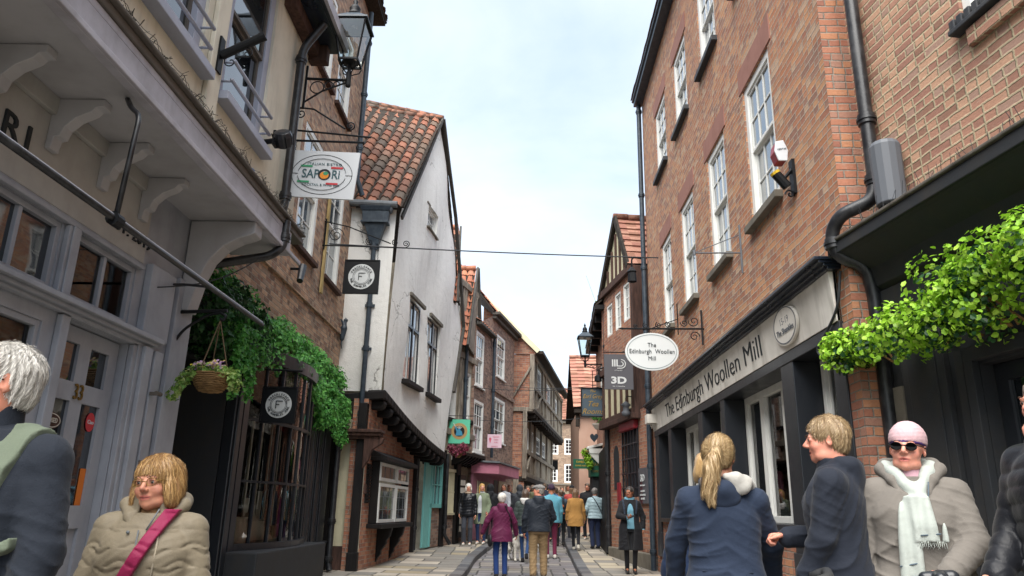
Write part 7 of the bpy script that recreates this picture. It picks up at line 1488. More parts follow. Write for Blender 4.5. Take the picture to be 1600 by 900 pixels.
m_leaf('leaf_ivy', [(0, '#3c7a34'), (.35, '#529a42'), (.7, '#74b858'), (1, '#34682e')]); m_leaf('leaf_lime', [(0, '#6f9c20'), (.3, '#9ccb3a'), (.6, '#7cae2a'), (.8, '#b8dc54'), (1, '#4c7420')]); m_leaf('leaf_dark', [(0, '#1d3b1e'), (.6, '#2a5228'), (1, '#37633a')]); m_leaf('leaf_var', [(0, '#5d8a3c'), (.5, '#8fae58'), (.8, '#b4c47c'), (1, '#3f6b30')]); m_leaf('petal', [(0, '#8a5aa0'), (.3, '#c9a6d0'), (.5, '#d9c83a'), (.7, '#d0b2c8'), (1, '#6a3a78')]); m_leaf('petal_red', [(0, '#7a3048'), (.5, '#a04a60'), (1, '#5a3a40')])
r_ = np.random.default_rng(4)
def blob_leaves(cs, rad, n, seed):       # points on and in lumps
    r = np.random.default_rng(seed); k = r.integers(0, len(cs), n); d = r.normal(size=(n, 3)); d /= np.linalg.norm(d, axis=1, keepdims=True); rr = rad[k] * r.uniform(.55, 1.08, n) ** .6; C = cs[k] + d * rr[:, None]; return C, d + r.normal(size=(n, 3)) * .5 + np.array([0, 0, .35])
# hedge over the black shop
tg = thing('box_hedge', 'bright lime green leafy hedge hanging over the black shopfront', 'hedge', G0.p(1.5, .3, 2.6))
cs = []; rad = []
for i in range(60):
    s = r_.uniform(-.25, 4.2); f = min(max((s + .35) / 1.2, .25), 1); cs.append(np.array(G0.p(s, r_.uniform(.18, .45), 2.58 + r_.uniform(-.15, .2) * f + .035 * s))); rad.append(r_.uniform(.10, .24) * (.55 + .45 * f))
cs, rad = np.array(cs), np.array(rad); C, N = blob_leaves(cs, rad * 1.06, 8500, 5); S = r_.uniform(.022, .056, len(C)); leaf_cloud('foliage', C, N, S, M['leaf_lime'], tg)
# rosettes at the shoot tips
C2, N2 = blob_leaves(cs, rad * 1.15, 420, 6); CC, NN, SS = [], [], []
for c, n in zip(C2, N2):
    n = n / np.linalg.norm(n)
    for k in range(7): v = r_.normal(size=3); v -= n * (v @ n); v /= np.linalg.norm(v); CC.append(c + v * .008 + n * .015 * (k % 3)); NN.append(n + v * .5); SS.append(r_.uniform(.028, .046))
leaf_cloud('shoot_tips', np.array(CC), np.array(NN), np.array(SS), M['leaf_lime'], tg, seed=2)
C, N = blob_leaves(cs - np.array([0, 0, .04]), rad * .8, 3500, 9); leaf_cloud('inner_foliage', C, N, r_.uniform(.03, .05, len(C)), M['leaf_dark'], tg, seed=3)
mb = MB()
for i in range(40): a = Vector(cs[i]); b = Vector(G0.p((a - G0.o).dot(G0.u), .05, 2.45)); mb.tube([b, b.lerp(a, .6) + Vector((0, 0, .03)), a], [.01, .007, .004], 5)
mb.build('stems', M['wicker_brown'], tg)
# ivy over the bow window shop
tg = thing('ivy', 'thick green ivy cascading over the top of the bow window shopfront', 'climbing plant', F2.p(11, .3, 3.5))
cs, rad = [], []
for i in range(150):
    s = r_.uniform(8.0, 14.3); zt_ = 3.93 - .015 * (s - 8); low = 3.0 + .25 * math.sin(s * 1.9) * .5 - (.35 if s > 12.6 else 0) + (.15 if s < 10 else 0); z = r_.uniform(low, zt_ - .05); d = .08 + .28 * (1 - ((z - low) / (zt_ - low)) ** 1.6) * r_.uniform(.6, 1); cs.append(F2.p(s, d, z)); rad.append(r_.uniform(.09, .19))
for i in range(26):      # hanging strands at the right end and by the jetty
    s = r_.uniform(12.8, 14.4) if i < 16 else r_.uniform(7.9, 8.8); z = 3.2; zb = r_.uniform(2.3, 2.9)
    while z > zb: cs.append(F2.p(s, .34 if i < 16 else .5, z)); rad.append(.055); z -= .07
cs, rad = np.array([tuple(c) for c in cs]), np.array(rad); w_ = rad ** 2; idx = r_.choice(len(cs), 17000, p=w_ / w_.sum()); d = r_.normal(size=(len(idx), 3)); d /= np.linalg.norm(d, axis=1, keepdims=True); C = cs[idx] + d * (rad[idx] * r_.uniform(.5, 1.05, len(idx)))[:, None]
N = d + r_.normal(size=d.shape) * .4 + np.array([.4, -.3, .4]); leaf_cloud('foliage', C, N, r_.uniform(.035, .075, len(C)), M['leaf_ivy'], tg, 'ivy')
mb = MB()
for i in range(0, 150, 4): a = Vector(cs[i]); mb.tube([F2.p((a - F2.o).dot(F2.u), .02, 3.9), a.lerp(Vector(F2.p((a - F2.o).dot(F2.u), .1, 3.8)), .4), a], [.012, .008, .004], 5)
mb.build('stems', M['dark_timber'], tg)
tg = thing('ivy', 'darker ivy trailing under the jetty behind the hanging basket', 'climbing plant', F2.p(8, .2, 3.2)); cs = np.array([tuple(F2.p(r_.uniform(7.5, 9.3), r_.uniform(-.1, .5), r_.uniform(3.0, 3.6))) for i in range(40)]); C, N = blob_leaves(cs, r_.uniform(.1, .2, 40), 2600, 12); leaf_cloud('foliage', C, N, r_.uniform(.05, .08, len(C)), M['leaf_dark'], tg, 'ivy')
mb = MB(); [mb.tube([F2.p(7.5 + k * .25, .0, 3.7), F2.p(7.6 + k * .25, .3, 3.3)], .006, 4) for k in range(7)]; mb.build('stems', M['dark_timber'], tg)
# hanging basket
tg = thing('hanging_basket', 'wicker hanging basket of pansies and trailing ivy on an iron arm', 'hanging basket', (-2.98, 6.9, 2.3))
mb = MB(); mb.lathe([(.03, -.13), (.10, -.115), (.145, -.06), (.165, 0), (.17, .05), (.155, .05), (.14, .0)], (-2.96, 6.9, 2.38), 28)
for k in range(9): z = -.11 + k * .019; rr = float(np.interp(z, [-.13, -.115, -.06, 0, .05], [.03, .10, .145, .165, .172])); mb.tube([(-2.96 + rr * math.cos(a), 6.9 + rr * math.sin(a), 2.38 + z + .003 * math.sin(9 * a)) for a in [2 * math.pi * j / 28 for j in range(29)]], .009, 5, False)
o = mb.build('wicker_bowl', M['wicker_brown'], tg, smooth=True)
mb = MB()
for a in (0, 2.1, 4.2): mb.tube([(-2.96 + .15 * math.cos(a), 6.9 + .15 * math.sin(a), 2.42), (-2.955, 6.9, 2.95)], .006, 5)
mb.build('ropes', M['rope'], tg); mb = MB(); mb.tube([(-3.4, 6.9, 3.03), (-2.9, 6.9, 3.05)], .018, 6); mb.tube(arc([(-3.38, 6.9, 2.72), (-3.3, 6.9, 2.86), (-3.1, 6.9, 3.0), (-2.96, 6.9, 3.03), (-2.9, 6.9, 3.0), (-2.93, 6.9, 2.95), (-2.96, 6.9, 2.97)]), .014, 6); mb.build('iron_arm', M['iron'], tg)
cs = np.array([(-2.96 + r_.uniform(-.17, .13), 6.9 + r_.uniform(-.14, .14), 2.45 + r_.uniform(-.02, .05)) for i in range(26)] + [(-3.18 - .012 * k, 6.85, 2.42 - .025 * k) for k in range(9)] + [(-2.78 + .01 * k, 6.88, 2.46 - .022 * k) for k in range(8)]); C, N = blob_leaves(cs, np.full(len(cs), .055), 900, 31); leaf_cloud('trailing_leaves', C, N, r_.uniform(.03, .055, len(C)), M['leaf_var'], tg, 'ivy')
CC, NN, SS = [], [], []
for i in range(34):
    c = np.array([-2.99 + r_.uniform(-.17, .15), 6.9 + r_.uniform(-.16, .1), 2.50 + r_.uniform(-.03, .05)]); n = np.array([r_.uniform(-.4, .4), -.8, .6])
    for k in range(5): v = r_.normal(size=3); v -= n * (v @ n) / (n @ n); v /= np.linalg.norm(v); CC.append(c + v * .006); NN.append(n + v * .2); SS.append(.03)
leaf_cloud('pansies', np.array(CC), np.array(NN), np.array(SS), M['petal'], tg)
tg = thing('hanging_basket', 'red leaved hanging basket under the carved canopy', 'hanging basket', (-1.85, 21.0, 2.75)); cs = np.array([(-1.85 + r_.uniform(-.22, .22), 21.0 + r_.uniform(-.2, .2), 2.82 + r_.uniform(-.14, .12)) for i in range(14)]); C, N = blob_leaves(cs, np.full(14, .1), 700, 21); leaf_cloud('foliage', C, N, r_.uniform(.04, .07, len(C)), M['petal_red'], tg); MB().lathe([(.06, -.1), (.14, 0), (.15, .04)], (-1.85, 21.0, 2.72), 12).build('bowl', M['wicker_brown'], tg); MB().tube([(-1.85, 21.0, 2.76), (-1.85, 21.0, 3.0)], .006, 4).build('chain', M['iron'], tg)
tg = thing('fern_basket', 'bright green fern hanging at the white canopy', 'hanging plant', (1.78, 22.3, 2.6)); cs = np.array([(1.76 + .02 * k + r_.uniform(-.04, .04), 22.3, 2.95 - .05 * k) for k in range(9)]); C, N = blob_leaves(cs, np.full(9, .09), 500, 22); leaf_cloud('foliage', C, N, r_.uniform(.04, .07, len(C)), M['leaf_lime'], tg); MB().lathe([(.04, -.06), (.09, 0), (.09, .03)], (1.82, 22.3, 2.95), 10).build('pot', M['wicker_brown'], tg)
tg = thing('flower_basket', 'green plant in a pale basket high on the wall under the tea sign', 'hanging plant', (2.12, 21.3, 3.6)); cs = np.array([(2.1 + r_.uniform(-.1, .1), 21.3 + r_.uniform(-.2, .2), 3.85 + r_.uniform(-.15, .25)) for i in range(12)]); C, N = blob_leaves(cs, np.full(12, .1), 600, 23); leaf_cloud('foliage', C, N, r_.uniform(.04, .07, len(C)), M['leaf_ivy'], tg); MB().lathe([(.08, -.12), (.16, 0), (.17, .04)], (2.08, 21.3, 3.62), 12).build('bowl', M['paper'], tg)
tg = thing('roof_weed', 'tuft of green weeds growing at the dark eaves', 'plant', (2.1, 20.0, 6.6)); cs = np.array([(2.05 + r_.uniform(-.08, .08), 20.0 + r_.uniform(-.3, .3), 6.75 + r_.uniform(-.1, .15)) for i in range(6)]); C, N = blob_leaves(cs, np.full(6, .1), 200, 24); leaf_cloud('foliage', C, N, r_.uniform(.04, .08, len(C)), M['leaf_var'], tg)

# ================================================================ people, placed along the street
WR = wrinkle
def shift(D, k0=0): D.lo -= .03; D.hi += .03; return D
C_ = {}
def cl(col, rough=.85, **k):
    key = (col, rough)
    if key not in C_: C_[key] = m_cloth('cloth_%d' % len(C_), col, rough, **k)
    return C_[key]
def hr(a, b): 
    key = (a, b)
    if key not in C_: C_[key] = m_hair('hair_%d' % len(C_), a, b)
    return C_[key]
black_l = m_flat('lens_black', '#050506', .45, 0, .04)

# 1 white-haired man, left edge
p = Person('white haired man in navy jacket with sage backpack strap, cut by the left edge', -1.575, 2.2, .08, 176, 1.61, False, '#c98a72', (-44, 0, 0), vox=.0065, hands=[(-.25, .10, .80), (.26, .08, .80)], elbows=[(-.6, -.3, -.3), (.6, -.4, -.2)], w=1.08, hs=1.06)
p.top('jacket', cl('#1e242e', .85), .80, .018, disp=WR(.007, 1), collar=.03); p.legs(cl('#2e3138')); p.shoes(cl('#2a2724')); h_ = p.hair('short', hr('#b0aca4', '#dcd8d0'), .0, .005); p.strands('#a09c94', '#e0dcd4', 4500, .045, 'short', par=h_); p.glasses(M['iron'])
D = SDF(); D.stack([1.41, 1.45, 1.52], 0, -.005, [.082, .078, .072], [.080, .076, .072], .01, e=2); D.cone(p.neck + np.array([0, .0, -.02]), p.neck + np.array([0, .02, .16]), .058, .070, .004, 's'); p.add('collar', D, cl('#1e242e', .85), .005)
D = SDF(); D.stack([1.42, 1.47, 1.505], 0, 0, [.070, .067, .064], [.070, .068, .064], .01, e=2); D.cone(p.neck + np.array([0, .0, -.02]), p.neck + np.array([0, .02, .16]), .052, .058, .004, 's'); p.add('shirt_collar', D, cl('#5f7ea8'), .005)
p.strap(cl('#66705f', .8), (-.115, 0, 1.2), (1, 0, .10), .068, .018, 'backpack_strap', 1.02, 1.6); p.strap(cl('#66705f', .8), (-.10, 0, 1.06), (.45, 0, .9), .03, .026, 'strap_webbing', .95, 1.2, 1)
D = SDF(); D.ell((.06, -.17, 1.14), (.11, .05, .20), .02); p.add('backpack', D, cl('#66705f', .8))
mb = MB(); mb.tube([p.W(v) for v in ((-.135, .155, 1.085), (-.075, .165, 1.085), (-.075, .168, 1.06), (-.135, .158, 1.06), (-.135, .155, 1.085))], .004, 6); mb.build('buckle', M['iron'], p.root)

# 2 woman in the quilted coat
p = Person('smiling blonde woman in a beige quilted coat with magenta bag strap and thin glasses', -1.42, 2.95, .13, 190, 1.28, True, '#c48c72', (-16, -2, 4), vox=.0058, hands=[(-.27, .10, .84), (.27, .10, .84)], w=1.28, hs=1.17, shoulders=1.08)
coat = cl('#7f7562', .6, var=.15)
p.top('coat', coat, .70, .028, .02, disp=onion(.010, .085), collar=0, open_neck=True); p.legs(cl('#2b2e35')); p.shoes(cl('#2a2724')); h_ = p.hair('bob', hr('#6e4c28', '#b08a58'), -.001, .005); p.strands('#7a5228', '#c09c68', 5500, .11, 'crown', par=h_); p.glasses(M['brass'])
n = p.neck; D = SDF()      # standing collar open at the front and the hood behind
D.stack([1.40, 1.45, 1.53], 0, .0, [.12, .105, .10], [.11, .10, .098], .02, e=2); D.cone(n + np.array([0, .01, -.04]), n + np.array([0, .03, .16]), .066, .088, .006, 's'); D.cone(n + np.array([0, .1, .0]), n + np.array([0, .2, .12]), .05, .07, .02, 's')
D.chain([n + np.array(v) for v in ((-.03, .15, -.16), (-.06, .13, -.08), (-.09, .09, -.01), (-.135, .0, .05), (-.11, -.09, .07), (0, -.14, .075), (.11, -.09, .07), (.135, .0, .05), (.09, .09, -.01), (.06, .13, -.08), (.03, .15, -.16))], [.010, .018, .026, .034, .044, .05, .044, .034, .026, .018, .010], .02); D.ell(n + np.array([0, -.13, .0]), (.12, .06, .09), .03); p.add('hood', shift(D), coat)
p.strap(cl('#8c1a48', .6), (-.075, 0, 1.38), (.90, 0, .43), .058, .036, 'bag_strap', .66, 1.46)
p.tubes('zip', M['lead'], [[(.012, .158, 1.36), (.012, .175, 1.25), (.012, .178, 1.1), (.012, .17, .9)], [(-.06, .12, 1.46), (-.02, .15, 1.36)]], .004); p.tubes('drawcord', cl('#b8ad98'), [[(-.07, .13, 1.42), (-.085, .17, 1.3), (-.08, .185, 1.12)]], .005)
mb = MB(); [mb.lathe([(.006, -.002), (.006, .002)], p.W(np.array(v) - np.array([0, .008, 0])), 10, Matrix.Rotation(R(80), 3, 'X')) for v in ((.06, .165, 1.35), (.06, .18, 1.25), (.065, .182, 1.12), (-.05, .172, 1.33))]; mb.build('snap', M['lead'], p.root, smooth=True)
D = SDF(); D.stack([1.40, 1.44, 1.49], 0, .005, [.075, .068, .060], [.075, .068, .062], .02, e=2); p.add('neck_scarf', D, cl('#8a6a48'), .006)

# 3 pony-tailed woman seen from behind
p = Person('woman with long blonde ponytail in a blue grey jacket, back to camera', 1.05, 4.1, .0, -10, 1.66, True, '#c48c72', (-12, -4, 0), vox=.0065, hands=[(-.27, .24, .86), (.28, .30, .90)], elbows=[(-.9, -.5, -.1), (.9, -.5, -.1)], w=1.12, shoulders=1.06)
jk = cl('#222d40', .9, var=.3); p.top('jacket', jk, .74, .012, .03, disp=WR(.008, 2), collar=.02); p.legs(cl('#2b3448')); p.shoes(cl('#d0ccc4')); h_ = p.hair('pony', hr('#7a5c38', '#b89a6c'), .001, .0055); p.strands('#7a5a34', '#bfa880', 4500, .09, 'tie', par=h_)
c = p.hp_; D = SDF(); dsp = lambda P, t: .004 * np.sin(170 * P[:, 0] + 3 * np.sin(20 * P[:, 2])); D.cone(c((0, -.10, .02)), c((.0, -.135, .01)), .026, .024, .01)
pts = [c((0, -.13, .01)), c((-.012, -.16, -.04)), c((-.022, -.165, -.09)), c((-.032, -.16, -.155)), c((-.040, -.155, -.21)), c((-.028, -.15, -.26))]; rs = [.024, .032, .037, .033, .024, .007]
for i in range(5): D.cone(pts[i], pts[i + 1], rs[i], rs[i + 1], .015, disp=dsp)
h_ = p.add('ponytail', shift(D), hr('#7a5c38', '#b89a6c'), .0055); p.strands('#7a5a34', '#c4ac84', 3500, .14, 'down', sdf=D, par=h_, fuzz=.008); p.tubes('hair_band', M['wire'], [[c((.026 * math.cos(a), -.128, .012 + .026 * math.sin(a))) for a in [2 * math.pi * k / 12 for k in range(13)]]], .006)
n = p.neck; D = SDF(); D.chain([n + np.array(v) for v in ((-.09, .02, .02), (-.08, -.07, .0), (0, -.11, -.02), (.08, -.07, .0), (.09, .02, .02))], [.03, .038, .045, .038, .03], .02); D.ell(n + np.array([0, -.10, -.06]), (.09, .035, .06), .03); p.add('collar_hood', shift(D), jk)
D = SDF(); D.chain([n + np.array(v) for v in ((.02, -.10, .045), (.07, -.10, .035), (.115, -.06, .015), (.14, -.0, .0), (.12, .05, .0))], [.02, .034, .04, .034, .02], .02); D.ell(n + np.array([.085, -.10, -.005]), (.06, .03, .045), .02); p.add('white_hood', shift(D), cl('#a8a6a0'))
p.tubes('seam', cl('#1d2838'), [[(-.17 * 1.1, -.03, 1.02), (-.12, -.125, 1.0), (0, -.142, .995), (.12, -.125, 1.0), (.17 * 1.1, -.03, 1.02)]], .004)
# partly hidden companion
p = Person('person in a navy quilted jacket almost hidden behind the ponytailed woman', 1.20, 5.0, .12, 5, 1.52, True, '#c48c72', (0, 0, 0), vox=.008, w=1.22, hands=[(-.3, .1, .85), (.3, .1, .85)]); p.top('jacket', cl('#20304c', .5), .78, .022, disp=quilt(.007, .085), collar=.03); p.legs(cl('#232d44')); p.shoes(cl('#2a2724')); p.hair('bob', hr('#8a6636', '#c8a46c'))

# 4 man at the brick pier
p = Person('sandy haired man in a dark navy rain jacket looking left by the brick pier', 1.55, 3.85, .13, 60, 1.60, False, '#cc8d78', (12, -2, 0), vox=.0065, hands=[(-.20, .16, .86), (.05, .27, 1.08)], elbows=[(-.5, -.8, -.1), (.4, -.3, -.8)], w=1.12, hs=1.06, curl=(.4, 1.0), hdir=[None, ((-.3, .95, .05), (-.3, -.1, -.95))])
jk = cl('#181e2a', .85, var=.25); p.top('jacket', jk, .78, .018, .015, disp=WR(.009, 4), collar=.02, hood=True); p.legs(cl('#2c4166'), r=(.092, .066, .06, .05)); p.shoes(cl('#3a322c')); h_ = p.hair('short', hr('#6e563c', '#a08660'), .003, .0055); p.strands('#7a6040', '#b09a78', 4500, .035, 'short', par=h_)
D = SDF(); D.stack([1.40, 1.44, 1.49], 0, .0, [.085, .078, .074], [.082, .078, .076], .02, e=2); D.cone(p.neck + np.array([0, .0, -.02]), p.neck + np.array([0, .03, .18]), .058, .074, .006, 's'); p.add('collar', D, jk, .006)


# 5 woman in the pink hat
p = Person('woman in pale pink beanie, black sunglasses, taupe parka and white fringed scarf', 1.87, 3.72, .13, 156, 1.55, True, '#cf9480', (-12, 2, -5), vox=.0062, hands=[(-.10, .27, .98), (.29, .06, .80)], elbows=[(-.9, -.4, -.2), (.8, -.5, -.2)], w=1.24, hs=1.07, curl=(.8, .4), shoulders=1.08, hdir=[((.75, .6, -.1), (.1, -.3, -.9)), None])
jk = cl('#6f6a64', .9, var=.12); p.top('parka', jk, .66, .024, .03, disp=WR(.009, 6), collar=0); p.legs(cl('#2c2e34')); p.shoes(cl('#3a322c')); p.beanie(cl('#c09fa4')); p.glasses(M['iron'], black_l)
D = SDF(); H = p.H; D.ell(p.hp_((0, -.012, .03)), (.083, .102, .088), .01, H); D.ell(p.hp_((0, .03, -.075)), (.2, .17, .10), .01, H, 's'); D.ell(p.hp_((0, .06, .16)), (.2, .2, .11), .01, H, 's'); p.scale_head(D, 0); p.add('hat_band', shift(D), cl('#4a3070'), .006)
n = p.neck; D = SDF(); D.chain([n + np.array(v) for v in ((-.03, .15, -.16), (-.06, .13, -.08), (-.09, .09, -.01), (-.135, .0, .05), (-.11, -.09, .07), (0, -.14, .075), (.11, -.09, .07), (.135, .0, .05), (.09, .09, -.01), (.06, .13, -.08), (.03, .15, -.16))], [.010, .018, .026, .034, .044, .05, .044, .034, .026, .018, .010], .02); D.ell(n + np.array([0, -.12, -.02]), (.12, .05, .08), .03); p.add('hood', shift(D), jk)
wrp = lambda P, t: .005 * np.sin(60 * P[:, 0] + 12 * P[:, 2]) + .004 * np.sin(38 * P[:, 2] - 50 * P[:, 0])
sc = m_cloth('scarf', '#a9b0aa', .9, .1)
D = SDF()
L_ = [n + np.array(v) for v in ((-.085, .06, .03), (-.10, -.01, .06), (-.06, -.07, .07), (.06, -.07, .07), (.10, -.01, .06), (.085, .06, .03), (.03, .11, -.04), (-.03, .11, -.05), (-.085, .06, .03))]
for i in range(8): D.cone(L_[i], L_[i + 1], .036, .036, .015, disp=wrp)
D.ell(n + np.array([-.01, .125, -.09]), (.062, .042, .07), .02, disp=wrp)
D.stack([.70, .85, 1.1, 1.34], [.075, .07, .05, .015], [.175, .178, .175, .15], [.070, .068, .06, .045], [.020, .020, .022, .03], .02, e=3, disp=lambda P, z: .006 * np.sin(95 * P[:, 0])); D.stack([1.12, 1.2, 1.34], [-.045, -.04, -.01], [.19, .19, .155], [.062, .058, .045], [.016, .018, .02], .01, e=3, disp=lambda P, z: .006 * np.sin(95 * P[:, 0]))
sf = p.add('scarf', shift(D), sc, .006)
p.tubes('scarf_fringe', sc, [[(-.102 + .0065 * k, .196 + .003 * (k % 3), 1.125), (-.102 + .0065 * k + .003 * (k % 4 - 1.5), .202, 1.112 - .006 * (k % 3)), (-.102 + .0065 * k + .004 * (k % 5 - 2), .200, 1.085 + .005 * (k % 4))] for k in range(19)], .0016, n=4); p.tubes('scarf_stripe', cl('#4f5d68'), [[n + np.array(v) for v in ((-.07, .145, -.02), (-.06, .17, -.09), (-.045, .20, -.16))], [(.02, .196, 1.02), (.11, .194, 1.0)], [(.02, .196, .96), (.11, .194, .95)], [(-.09, .202, 1.16), (.0, .206, 1.15)]], .0035)
D = SDF(); D.stack([1.38, 1.43, 1.50], 0, .01, [.068, .062, .056], [.072, .066, .060], .02, e=2); p.add('pink_collar', D, cl('#c9a0ac'), .006)
c = p.wr[0] + np.array([.05, .07, -.01]); D = SDF(); D.cone(c + np.array([-.05, 0, .0]), c + np.array([.06, .0, -.01]), .034, .032, .02); D.cone(c + np.array([0, .0, 0]), c + np.array([0, .07, -.005]), .032, .030, .006); D.ell(c + np.array([-.03, -.01, -.045]), (.05, .03, .035), .02); p.add('camera', D, M['black_paint'], .006)
p.tubes('arm_badge', M['iron'], [[(-.245, .03, 1.22), (-.25, .05, 1.205)]], .01); mb = MB(); mb.lathe([(.011, -.003), (.011, .003)], p.W((-.03, .215, .86)), 10, Matrix.Rotation(R(80), 3, 'X')); mb.build('button', M['ink'], p.root)

# 6 man cut by the right edge
p = Person('person in a black puffer jacket holding a hand to their chin, cut by right edge', 2.17, 3.1, .13, 104, 1.70, False, '#c88e78', (-6, 0, 0), vox=.0065, hands=[(-.115, .21, 1.40), (.2, .2, .9)], elbows=[(-.5, .1, -.9), (.4, -.5, -.3)], curl=(1.1, .4), hdir=[((.25, .15, .95), (.55, -.8, 0)), None], w=1.05)
p.top('puffer_jacket', cl('#14161c', .45), .78, .022, disp=quilt(.0075, .07), collar=.03); p.legs(cl('#22252c')); p.shoes(cl('#2a2724')); p.hair('short', hr('#4a3a2c', '#7a6248'), 0, .0065)

# 7 woman in the long black coat
p = Person('woman in a long open black coat and pale blue hoodie looking at her phone', 2.10, 15.3, .13, 176, 1.62, True, '#9c6a50', (-24, -4, 0), vox=.0085, hands=[(-.26, .0, .86), (.06, .26, 1.08)], elbows=[(-.7, -.5, -.2), (.7, -.4, -.3)], feet=[(-.07, .03, 0), (.08, -.02, 0)], curl=(.4, .9), hdir=[None, ((-.5, .8, .2), (-.3, -.2, .9))])
p.top('hoodie', cl('#6f9fb2'), .86, .0, disp=WR(.004, 1), hood=True, sl=1.0); p.legs(cl('#17181c'), r=(.084, .06, .054, .044)); p.shoes(cl('#121214', .4), boot=.10); p.hair('bun', hr('#17120f', '#33261e'))
D = SDF(); p.torso(D, .022, .45, .055, disp=WR(.006, 3)); p.sleeves(D, .016, WR(.006, 3), .82); D.ell((0, .24, .95), (.085, .22, .56), .02, op='s'); p.topsdf = D; p.add('coat', shift(D), cl('#15161b', .8)); p.glasses(M['iron'])
p.strap(cl('#2a3442'), (-.12, 0, 1.2), (1, 0, .1), .035, .012, 'backpack_strap', 1.15, 1.5); p.strap(cl('#2a3442'), (.12, 0, 1.2), (1, 0, -.1), .035, .012, 'backpack_strap', 1.15, 1.5)
tt = thing('phone', 'dark phone held in front of the pale blue hoodie', 'phone', p.W((.02, .34, 1.09))); a_ = p.W((.03, .335, 1.085)); MB().bar(a_, a_ + np.array([.09, .0, .04]), .055, .009, up=(0, -.5, 1)).build('body', M['sign_black'], tt)

# 12 man in the flat cap, 14 maroon, and those near them
p = Person('man in a grey flat cap, black jacket and beige cargo trousers walking away', .30, 15.3, .0, 4, 1.75, False, '#cc8a72', (72, 6, 0), vox=.0085, hands=[(-.27, .06, .84), (.20, .22, .94)], elbows=[(-.7, -.6, -.2), (.7, -.5, -.2)], w=1.20, feet=[(-.10, -.04, 0), (.11, .08, 0)])
p.top('jacket', cl('#1f2630', .6), .84, .018, disp=WR(.008, 5), hood=True); p.legs(cl('#8f7858'), r=(.105, .082, .078, .068), disp=WR(.009, 2), hipw=1.05); p.shoes(cl('#5a5048')); p.hair('short', hr('#7a7470', '#a8a29a')); p.flatcap(cl('#7c7a78'))
p = Person('white haired person in a maroon coat and blue jeans with black shoulder bag', -.43, 15.3, .0, 12, 1.57, True, '#c48c72', (-4, 0, 0), vox=.0085, hands=[(-.40, .10, .86), (.36, .12, .84)], elbows=[(-.8, -.5, .0), (.8, -.5, .0)], w=1.12)
p.top('coat', cl('#5a183e', .6), .72, .018, .03, disp=WR(.008, 3), hood=True); p.legs(cl('#1f3a70'), r=(.082, .064, .06, .054)); p.shoes(cl('#2a2724')); p.hair('short', hr('#c0bcb4', '#e4e0d8'), .01)
p.strap(cl('#17181c'), (.08, 0, 1.38), (.86, 0, .5), .022, .012, 'bag_strap', .8, 1.46); D = SDF(); D.ell((-.24, -.02, .74), (.06, .09, .13), .02); p.add('shoulder_bag', D, cl('#17181c', .5))
p = Person('dark haired girl with a white hood and blue jeans stepping forward', .03, 18.4, .08, -4, 1.66, True, '#c48c72', (30, 0, 0), vox=.010, feet=[(-.05, .18, 0), (.07, -.22, .10)]); p.top('jacket', cl('#3c4644', .6), .84, .015, disp=quilt(.008, .09)); p.legs(cl('#29446e'), r=(.078, .052, .046, .038)); p.shoes(cl('#1c1c20')); p.hair('long', hr('#2e221c', '#5a4434'))
n = p.neck; D = SDF(); D.chain([n + np.array(v) for v in ((-.09, .0, .03), (-.06, -.09, .02), (.06, -.09, .02), (.09, .0, .03))], [.035, .045, .045, .035], .02); D.ell(n + np.array([0, -.11, -.03]), (.08, .03, .06), .03); p.add('white_hood', shift(D), cl('#c8c8c6'))
# 8 light blue puffer, 9 mustard shirt
p = Person('grey haired person in a pale blue quilted jacket with dark crossbody bag', 1.96, 21.2, .31, 14, 1.57, True, '#c48c72', (-25, -8, 0), vox=.010, w=1.22, hands=[(-.2, .22, .98), (.3, .1, .86)]); p.top('quilted_jacket', cl('#9db4bc', .5), .84, .02, disp=quilt(.010, .09), collar=.03); p.legs(cl('#222c48'), r=(.092, .075, .072, .064)); p.shoes(cl('#17181c')); p.hair('short', hr('#5a5654', '#8c8884'), .012)
p.strap(cl('#1c2026'), (-.06, 0, 1.38), (.86, 0, .5), .025, .012, 'bag_strap', .84, 1.46); D = SDF(); D.ell((.26, -.02, .84), (.05, .08, .09), .02); p.add('bag', D, cl('#2c2826'))
p = Person('brown haired woman in a long mustard shirt and black trousers walking away', 1.38, 20.6, .28, 2, 1.56, True, '#c48c72', (0, 0, 0), vox=.010, w=1.15, hands=[(-.25, .08, .82), (.28, .1, .84)], feet=[(-.04, .14, 0), (.06, -.18, .04)]); p.top('shirt', cl('#a67c44', .9), .66, .012, .02, disp=WR(.006, 4)); p.legs(cl('#1a1c22'), r=(.08, .058, .052, .044)); p.shoes(cl('#b8b4a8')); p.hair('long', hr('#4e3826', '#86684a'))
# 16, 17
p = Person('white haired woman in a shiny black puffer jacket and grey trousers', -1.55, 21.5, .31, 176, 1.64, True, '#d09a82', (14, 0, 0), vox=.010, w=1.1, hands=[(-.24, .06, .82), (.22, .12, .86)]); p.top('puffer_jacket', cl('#14171d', .3), .80, .018, disp=quilt(.010, .08)); p.legs(cl('#3f434c'), r=(.086, .07, .068, .066)); p.shoes(cl('#c8c4bc')); p.hair('bob', hr('#c8c4ba', '#e8e4dc')); p.tubes('scarf', cl('#b4a08c'), [[p.neck + np.array([.07 * math.cos(a), .02 + .075 * math.sin(a), .01]) for a in [2 * math.pi * k / 14 for k in range(15)]]], .035, n=8)
p = Person('blonde woman in a sage green coat over a white top', -1.19, 21.9, .33, 170, 1.64, True, '#d09a82', (30, 0, 0), vox=.010, hands=[(-.22, .12, .88), (.22, .06, .82)]); p.top('white_top', cl('#c4c8cc'), .86, .0); p.legs(cl('#24365c')); p.shoes(cl('#c8c4bc')); p.hair('long', hr('#96702e', '#c8a058'))
